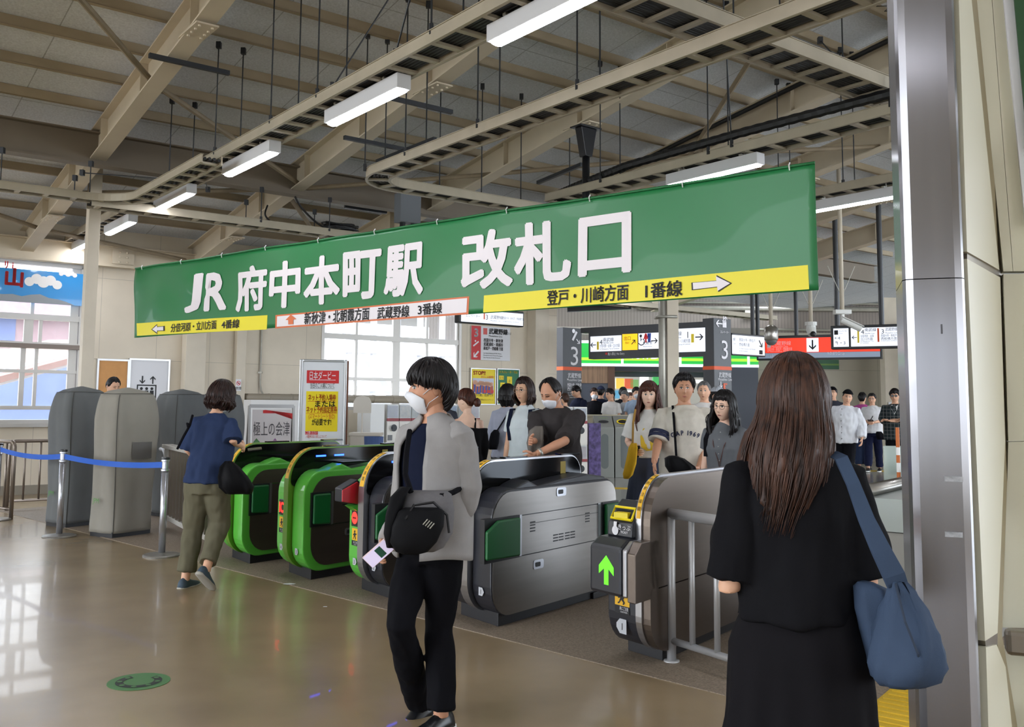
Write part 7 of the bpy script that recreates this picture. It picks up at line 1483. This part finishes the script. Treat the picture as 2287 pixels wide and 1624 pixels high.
# --- woman in white top with glasses
p = Person('woman in white ribbed top with rimless glasses and dark bobbed hair', 1172, 847, 9.3, -28, 'w', head=(-6, 0, 0), vox=.009); p.face(glasses='rimless'); p.hair(h_dkbr, 'bob', L=.14, th=.020, fringe=.62, seed=7); p.locks(h_dkbr, 50, .14, r=.005, seed=3, spread=.004, flare=0.)
p.top(fab('white_rib', (206, 212, 216)), hem=.90, sleeve=.72, ease=.02, box=.5, r=(.07, .075), name='top'); p.trousers(fab('beige', (196, 178, 156)), (.12, .11, .10)); p.shoes(whitep)
p.strap([p.T(V(-.11, .10, 1.10)), p.T(V(-.115, .125, 1.25)), p.T(V(-.105, .08, 1.40)), p.T(V(-.10, -.08, 1.41))], navym, .04, .008, 'rucksack_strap'); p.strap([p.T(V(.11, .10, 1.10)), p.T(V(.115, .125, 1.25)), p.T(V(.105, .08, 1.40)), p.T(V(.10, -.08, 1.41))], navym, .04, .008, 'rucksack_strap')
# --- woman in lavender shirt from behind
p = Person('woman in lavender shirt seen from behind with black crossbody bag', 1132, 862, 11.2, 150, 'w', vox=.01); p.face(); p.hair(h_black, 'bob', L=.13, th=.022, seed=8); p.top(fab('lavender', (166, 168, 184), vs=14), hem=.84, sleeve=1.3, ease=.035, box=1., r=(.07, .075), name='shirt'); p.trousers(blackm, (.11, .09, .08)); p.shoes(blackp)
p.strap([p.T(V(.10, -.11, 1.40)), p.T(V(.0, -.155, 1.22)), p.T(V(-.13, -.15, 1.05))], blackm, .016, .006, 'bag_strap')
c = aty(1107, 985, 11.0); o = thing('crossbody_bag', 'black crossbody bag at the side of the woman in lavender shirt', 'bag', c); lump(((960, 1103, 1112, .5), (968, 1096, 1116, 1), (990, 1090, 1114, 1), (1004, 1092, 1110, .7)), 11.0, blackm, 'bag_body', o, .08)
# --- woman in off-shoulder black, and the person in charcoal between
p = Person('woman in off-shoulder black knit with auburn hair bun, seen from behind', 1043, 872, 9.5, 200, 'w', vox=.009, head=(30, 0, 0), sk=skin3); p.face(); p.hair(h_red, 'short', fringe=.4, th=.018, nape=-.4, seed=13)
mb = MB(); c = V(.03, -.125, -.01); rr = []
for i_ in range(1, 8): t = pi*i_/8; rr.append([p.H(c+V(.045*sin(t)*cos(a), .035*cos(t), .045*sin(t)*sin(a)*(1+.1*sin(5*a)))) for a in [2*pi*j/16 for j in range(16)]])
mb.loft(rr); p.put(mb, 'hair_bun', h_red)
p.top(fab('black_knit', (20, 19, 21)), hem=.86, sleeve=1.8, ease=.035, box=.8, r=(.072, .06), neck=1.30, name='knit_top', puff=1.1) if False else None
mb = MB(); mb.loft([p.ell(z, interp(p.tab, z)[0]+.04+(.06 if z > 1.2 else 0)*sm((z-1.1)/.2), interp(p.tab, z)[1]+.035, interp(p.tab, z)[2]) for z in np.linspace(.86, 1.30, 10)])
for i in (0, 1): E_, W_ = p.A[i]; mb.tube([p.S[i].lerp(E_, .3), p.S[i].lerp(E_, .6), E_, E_.lerp(W_, .9)], [.066, .07, .062, .046], 12)
p.put(mb, 'knit_top', fab('black_knit', (20, 19, 21)), remesh=.011, smooth=5, fold=.012); p.strap([p.T(V(.06, -.10, 1.30)), p.T(V(.075, -.06, 1.40)), p.T(V(.075, .04, 1.405))], blackm, .018, .006, 'shoulder_strap'); p.trousers(blackm); p.shoes(blackp)
p = Person('person in charcoal collared shirt almost hidden behind the man in cardigan', 985, 858, 10.4, 40, vox=.012); p.face(); p.hair(h_black, 'short', seed=3); p.top(fab('charcoal_shirt', (54, 56, 64)), sleeve=1.2, ease=.03, box=.8); p.trousers(blackm); p.shoes(blackp)
# --- long haired girl in white tee
p = Person('young woman with long wavy auburn hair in white printed tee and dark skirt', 1450, 857, 9.2, -4, 'w', vox=.008, head=(0, 0, 0), hsc=1.08, sk=skin3, arms=lambda s: {'r': [(.215, .0, 1.12), (.13, .20, 1.06)]}); p.face(); p.hair(h_red, 'long', L=.46, th=.020, fringe=.34, seed=17, wavy=.9); p.locks(h_red, 90, .46, r=.006, seed=6, wavy=1.0)
t = p.top(fab('white_tee', (222, 218, 214)), hem=.97, sleeve=.85, ease=.026, box=.9, r=(.074, .09), name='t_shirt'); ys = mat('tee_yellow', (222, 186, 52), .8); mb = MB(); q_ = p.onto([(x, z) for x, z in ((-.06, 1.26), (.05, 1.26), (.08, 1.18), (.075, 1.08), (.02, 1.04), (-.06, 1.05), (-.085, 1.13))], t, .006); mb.poly(q_); p.put(mb, 'yellow_print', ys, norm=False, sh=False)
p.skirt(fab('skirt_stripe', (66, 72, 90), vs=30, stretch=(1, 1, .04)), .22, 1.0, .24, .016, 14); p.shoes(blackp)
c = aty(1412, 1040, 9.0); o = thing('tote_bag', 'mustard yellow tote bag on the shoulder of the long-haired young woman', 'bag', c); lump(((990, 1410, 1422, .4), (1000, 1405, 1423, .9), (1035, 1398, 1420, 1), (1060, 1392, 1412, 1), (1069, 1393, 1404, .5)), 8.95, fab('mustard', (214, 166, 44)), 'bag_body', o, .1); mb = MB(); mb.tube([aty(1413, 992, 8.95), aty(1414, 945, 8.95), aty(1419, 915, 9.05)], .010, 6); part(mb, 'strap', fab('strap_tan', (170, 130, 70)), o, norm=True)
P_ = p.w(p.A[1][1]+V(-.02, .09, -.02)); mb = MB(); mb.box(P_, (.07, .012, .14), 0, (X, V(0, .8, .6), V(0, -.6, .8))); tag(mb.build('phone', blackp, at=P_, bevel=.004), 'dark phone in the hand of the long-haired young woman', 'phone')
# --- tall smiling man
cr = fab('cream_sweat', (206, 198, 186), vs=18)
p = Person('smiling young man in cream sweatshirt printed with dark letters', 1528, 839, 8.4, 2, vox=.007, hsc=1.06, sk=skin2, arms=lambda s: {'r': [s.lp(1470, 985, 8.32), s.lp(1461, 1032, 8.05)], 'l': [s.lp(1586, 985, 8.4), s.lp(1560, 1045, 8.15)], 'r_dir': (-.05, .35, -.9)}, hcurl=(.4, .3)); p.face(smile=1.2, brow=eye_d); p.hair(h_black, 'short', fringe=.62, th=.020, seed=19, vol=1.1); p.tufts(h_black, 120, .006, 7, .03)
sh_ = p.top(cr, hem=.84, sleeve=1.0, ease=.048, box=1., r=(.088, .085), fold=.014, name='sweatshirt', rm=.008); p.print_text(sh_, 'GAP 1969', 0, 1.185, .040, ink_n, arc=.26, bold=.04, narrow=.85)
mb = MB()
for t in (.78, .90): E_ = p.A[1][0]; S = p.S[1]; q_ = S.lerp(E_, t); d_ = (E_-S).normalized(); mb.tube([q_-d_*.014, q_+d_*.014], .0935, 20)
p.put(mb, 'sleeve_stripe', ink_n); p.strap([p.T(V(.10, .02, 1.435)), p.T(V(.095, .155, 1.33)), p.T(V(.085, .19, 1.15)), p.T(V(.075, .195, .96))], blackm, .02, .006, 'bag_strap'); p.trousers(blackm, (.12, .10, .09)); p.shoes(whitep)
c = aty(1522, 1043, 7.75); o = thing('belt_bag', 'black pouch bag hanging in front of the smiling man', 'bag', c); lump(((1018, 1495, 1510, .4), (1024, 1485, 1528, .9), (1042, 1486, 1552, 1), (1056, 1495, 1556, .9), (1064, 1505, 1540, .5)), 7.7, fab('bag_black', (22, 22, 24), .6), 'bag_body', o, .08, rip=.25)
# --- woman with round glasses
p = Person('woman in grey button tee with round glasses and black hair beside the smiling man', 1618, 877, 7.5, -22, 'w', vox=.008, hsc=1.08, sk=skin3, head=(-6, -4, -4)); p.face(glasses='round'); p.hair(h_black, 'long', L=.30, th=.020, fringe=.5, seed=23, wavy=.5); p.locks(h_black, 70, .3, r=.005, seed=2, wavy=.6)
t = p.top(fab('grey_tee', (98, 100, 104)), hem=.88, sleeve=.62, ease=.016, box=.5, r=(.064, .07), name='t_shirt'); mb = MB(); [mb.tube([q_, q_+V(0, .004, 0)], .006, 8) for q_ in p.onto([(0, z) for z in (1.36, 1.3, 1.24, 1.18, 1.12, 1.06)], t, .001)]; p.put(mb, 'button_row_pattern', mat('button_grey', (150, 150, 150), .4)); mb = MB(); mb.tube(p.onto([(-.09, 1.40), (-.05, 1.25), (-.01, 1.12), (0, 1.06), (.01, 1.12), (.05, 1.26), (.09, 1.40)], t, .008), .004, 5); p.put(mb, 'lanyard', mat('lanyard_brown', (74, 44, 40), .6)); p.trousers(blackm); p.shoes(blackp)
p.strap([p.T(V(.12, .03, 1.40)), p.T(V(.135, .10, 1.30)), p.T(V(.14, .09, 1.15))], blackm, .035, .008, 'rucksack_strap')
# --- older man in white tee, capped person
p = Person('grey-haired man in white tee with a black strap behind the smiling man', 1573, 854, 12.6, -8, vox=.01, hsc=1.05); p.face(); p.hair(h_grey, 'short', fringe=.72, th=.012, seed=5); p.top(fab('white_tee', (222, 218, 214)), sleeve=.7, ease=.03, box=.9); p.strap([p.T(V(-.11, .05, 1.42)), p.T(V(-.08, .135, 1.30)), p.T(V(.0, .165, 1.14))], blackm, .04, .006, 'strap'); p.trousers(blackm); p.shoes(blackp)
p = Person('person in pale grey cap seen between the white tee man and glasses woman', 1601, 866, 13.6, 60, vox=.012); p.face(); p.hair(h_black, 'short', seed=6); p.cap(fab('cap_pale', (186, 190, 198))); p.top(fab('dark_top', (34, 34, 38)), sleeve=1.9); p.trousers(blackm); p.shoes(blackp)
# --- far right group
Person.mouth = 1.; p = Person('yawning man in black cap and dark shirt by the far wall', 1861, 866, 20.5, -12, vox=.012, head=(0, 14, 4)); p.face(glasses='rimless', closed=True, mouth_open=True); Person.mouth = 0; p.hair(h_black, 'short', seed=7); p.cap(blackm); p.top(fab('dark_shirt', (62, 64, 74)), sleeve=1.3, ease=.03, box=.8, name='shirt'); p.trousers(fab('denim', (48, 58, 84))); p.shoes(blackp)
p = Person('man in loose white long-sleeved shirt and black flat cap striding forward', 1884, 872, 16.6, -14, vox=.009, lean=(2, -5), head=(20, 2, -4), legs=walk(1, .14), arms={'r': [(.30, -.06, 1.12), (.33, .0, .88)], 'l': [(-.29, -.02, 1.12), (-.31, .10, .89)]}); p.face(); p.hair(h_black, 'buzz', fringe=.7, th=.006, seed=8); p.cap(blackm, peak=False); t = p.top(fab('white_shirt', (222, 224, 230), vs=9), hem=.80, sleeve=1.92, ease=.05, box=1., r=(.085, .07), fold=.018, name='shirt'); mb = MB(); [mb.tube([q_, q_+V(0, .006, 0)], .007, 8) for q_ in p.onto([(0, z) for z in (1.38, 1.28, 1.18, 1.08, .98, .88)], t, .0)]; p.put(mb, 'button_row_pattern', dark); p.trousers(blackm, (.11, .095, .085)); p.shoes(blackp)
p = Person('person in magenta shirt seen from behind among the far group', 1926, 878, 22.2, 165, vox=.012); p.face(); p.hair(h_black, 'short', seed=9, nape=-.7); p.top(fab('magenta', (176, 78, 142)), sleeve=.8, ease=.03); p.trousers(fab('denim', (48, 58, 84)), (.11, .1, .09)); p.shoes(blackp)
p = Person('man in white polo and navy trousers walking while looking at his phone', 1948, 880, 21.4, -8, vox=.01, legs=walk(-1, .18), arms={'r': [(.22, -.02, 1.12), (.06, .22, 1.08)], 'l': [(-.22, -.02, 1.12), (-.06, .22, 1.08)]}); p.face(glasses='round'); p.hair(h_black, 'short', seed=10, fringe=.6); p.top(fab('white_polo', (224, 224, 226)), hem=.84, sleeve=.8, ease=.03, box=.9, name='polo_shirt'); p.trousers(fab('navy_trousers', (30, 34, 58))); p.shoes(blackp, whitep); p.strap([p.T(V(-.10, .02, 1.43)), p.T(V(-.03, .15, 1.22)), p.T(V(.12, .16, .95))], blackm, .015, .006, 'bag_strap')
P_ = p.w(V(0, .30, 1.12)); mb = MB(); mb.box(P_, (.12, .07, .01), 0, (X, V(0, .8, .5), V(0, -.5, .8))); tag(mb.build('phone', blackp, at=P_), 'dark phone held by the man in white polo', 'phone')
c = p.w(V(-.02+.16, .2, .88)); c = aty(1963, 977, 21.0); o = thing('pouch_bag', 'black pouch at the hip of the man in white polo', 'bag', c); lump(((964, 1958, 1968, .5), (970, 1956, 1972, 1), (982, 1960, 1974, .8)), 21.0, blackm, 'bag_body', o, .08)
plaid = fab('plaid', (44, 52, 54), vs=10); N = plaid.node_tree.nodes; L_ = plaid.node_tree.links; seams(plaid, .07, .07, .008, .16, light=True)
p = Person('man in dark plaid shirt and sunglasses with folded arms', 1999, 871, 18.8, -6, vox=.01, arms={'r': [(.24, .02, 1.12), (-.06, .20, 1.14)], 'l': [(-.24, .02, 1.12), (.08, .22, 1.12)], 'r_dir': (-1, .1, .15), 'l_dir': (1, .1, .2)}); p.face(glasses='sun'); p.hair(h_black, 'fluffy', th=.024, fringe=.45, seed=11); t = p.top(plaid, hem=.76, sleeve=1.5, ease=.04, box=1., r=(.08, .066), name='plaid_shirt', fold=.014); mb = MB(); mb.poly(p.onto([(-.06, 1.415), (.06, 1.415), (.05, 1.34), (0, 1.24), (-.05, 1.34)], t, .006)); p.put(mb, 'white_tee', whitep, norm=False, sh=False); p.trousers(blackm); p.shoes(blackp)
# --- crowd behind the partition
def crowd(label, x, cr_, Yd, phi, hm_, shirt, head=(0, 0, 0), sex='m', mask=False, hair_='short', sleeve=.7, arms=None, glasses=None, cap=None, **k):
    p = Person(label, x, cr_, Yd, phi, sex, vox=.013, head=head, arms=arms); p.face(mask=mask, glasses=glasses); p.hair(hm_, hair_, na=64, **k)
    if cap: p.cap(cap)
    p.top(shirt, sleeve=sleeve, ease=.03, box=.8); p.trousers(blackm); p.shoes(blackp); return p
up_ = {'r': [(.22, .03, 1.14), (.10, .24, 1.22)], 'l': [(-.22, .03, 1.14), (-.10, .24, 1.18)]}
crowd('man in navy shirt bending over his phone behind the capsule machine', 1292, 861, 21.4, -55, h_black, fab('crowd_navy', (30, 34, 52)), head=(0, -22, 0), glasses='rimless', arms=up_)
crowd('masked woman in black v-neck behind the low partition', 1327, 868, 22.0, 5, h_dkbr, fab('crowd_black', (24, 24, 28)), sex='w', mask=True, hair_='short')
crowd('person in dark navy with a navy cap seen from behind', 1342, 864, 22.2, 170, h_black, fab('crowd_ink', (34, 38, 54)), cap=fab('cap_navy', (44, 50, 70)))
crowd('man in white tee looking sideways behind the partition', 1364, 869, 21.2, -40, h_black, fab('white_tee', (222, 218, 214)), head=(-10, -4, 0))
crowd('grey-haired man in pale open shirt behind the partition', 1396, 874, 22.4, -30, h_grey, fab('crowd_pale', (176, 178, 182)), sleeve=1.6)
crowd('person in dark top whose black hair shows above the grey-haired man', 1391, 866, 23.6, 150, h_black, fab('crowd_black', (24, 24, 28)))
crowd('masked person with thick black hair next to the long-haired young woman', 1421, 866, 22.0, 15, h_black, fab('crowd_blue', (150, 166, 186)), mask=True, hair_='fluffy')
crowd('person in black beside the slim cream pillar', 1476, 862, 21.0, -60, h_black, fab('crowd_black', (24, 24, 28)))
crowd('woman with brown hair deep in the crowd left of the masked person', 1407, 878, 24.2, 30, h_red, fab('crowd_rust', (120, 84, 76)), sex='w')
crowd('fair-haired person half hidden behind the balding man', 1262, 880, 19.9, -150, h_brown, fab('crowd_sand', (190, 170, 150)), sex='w')
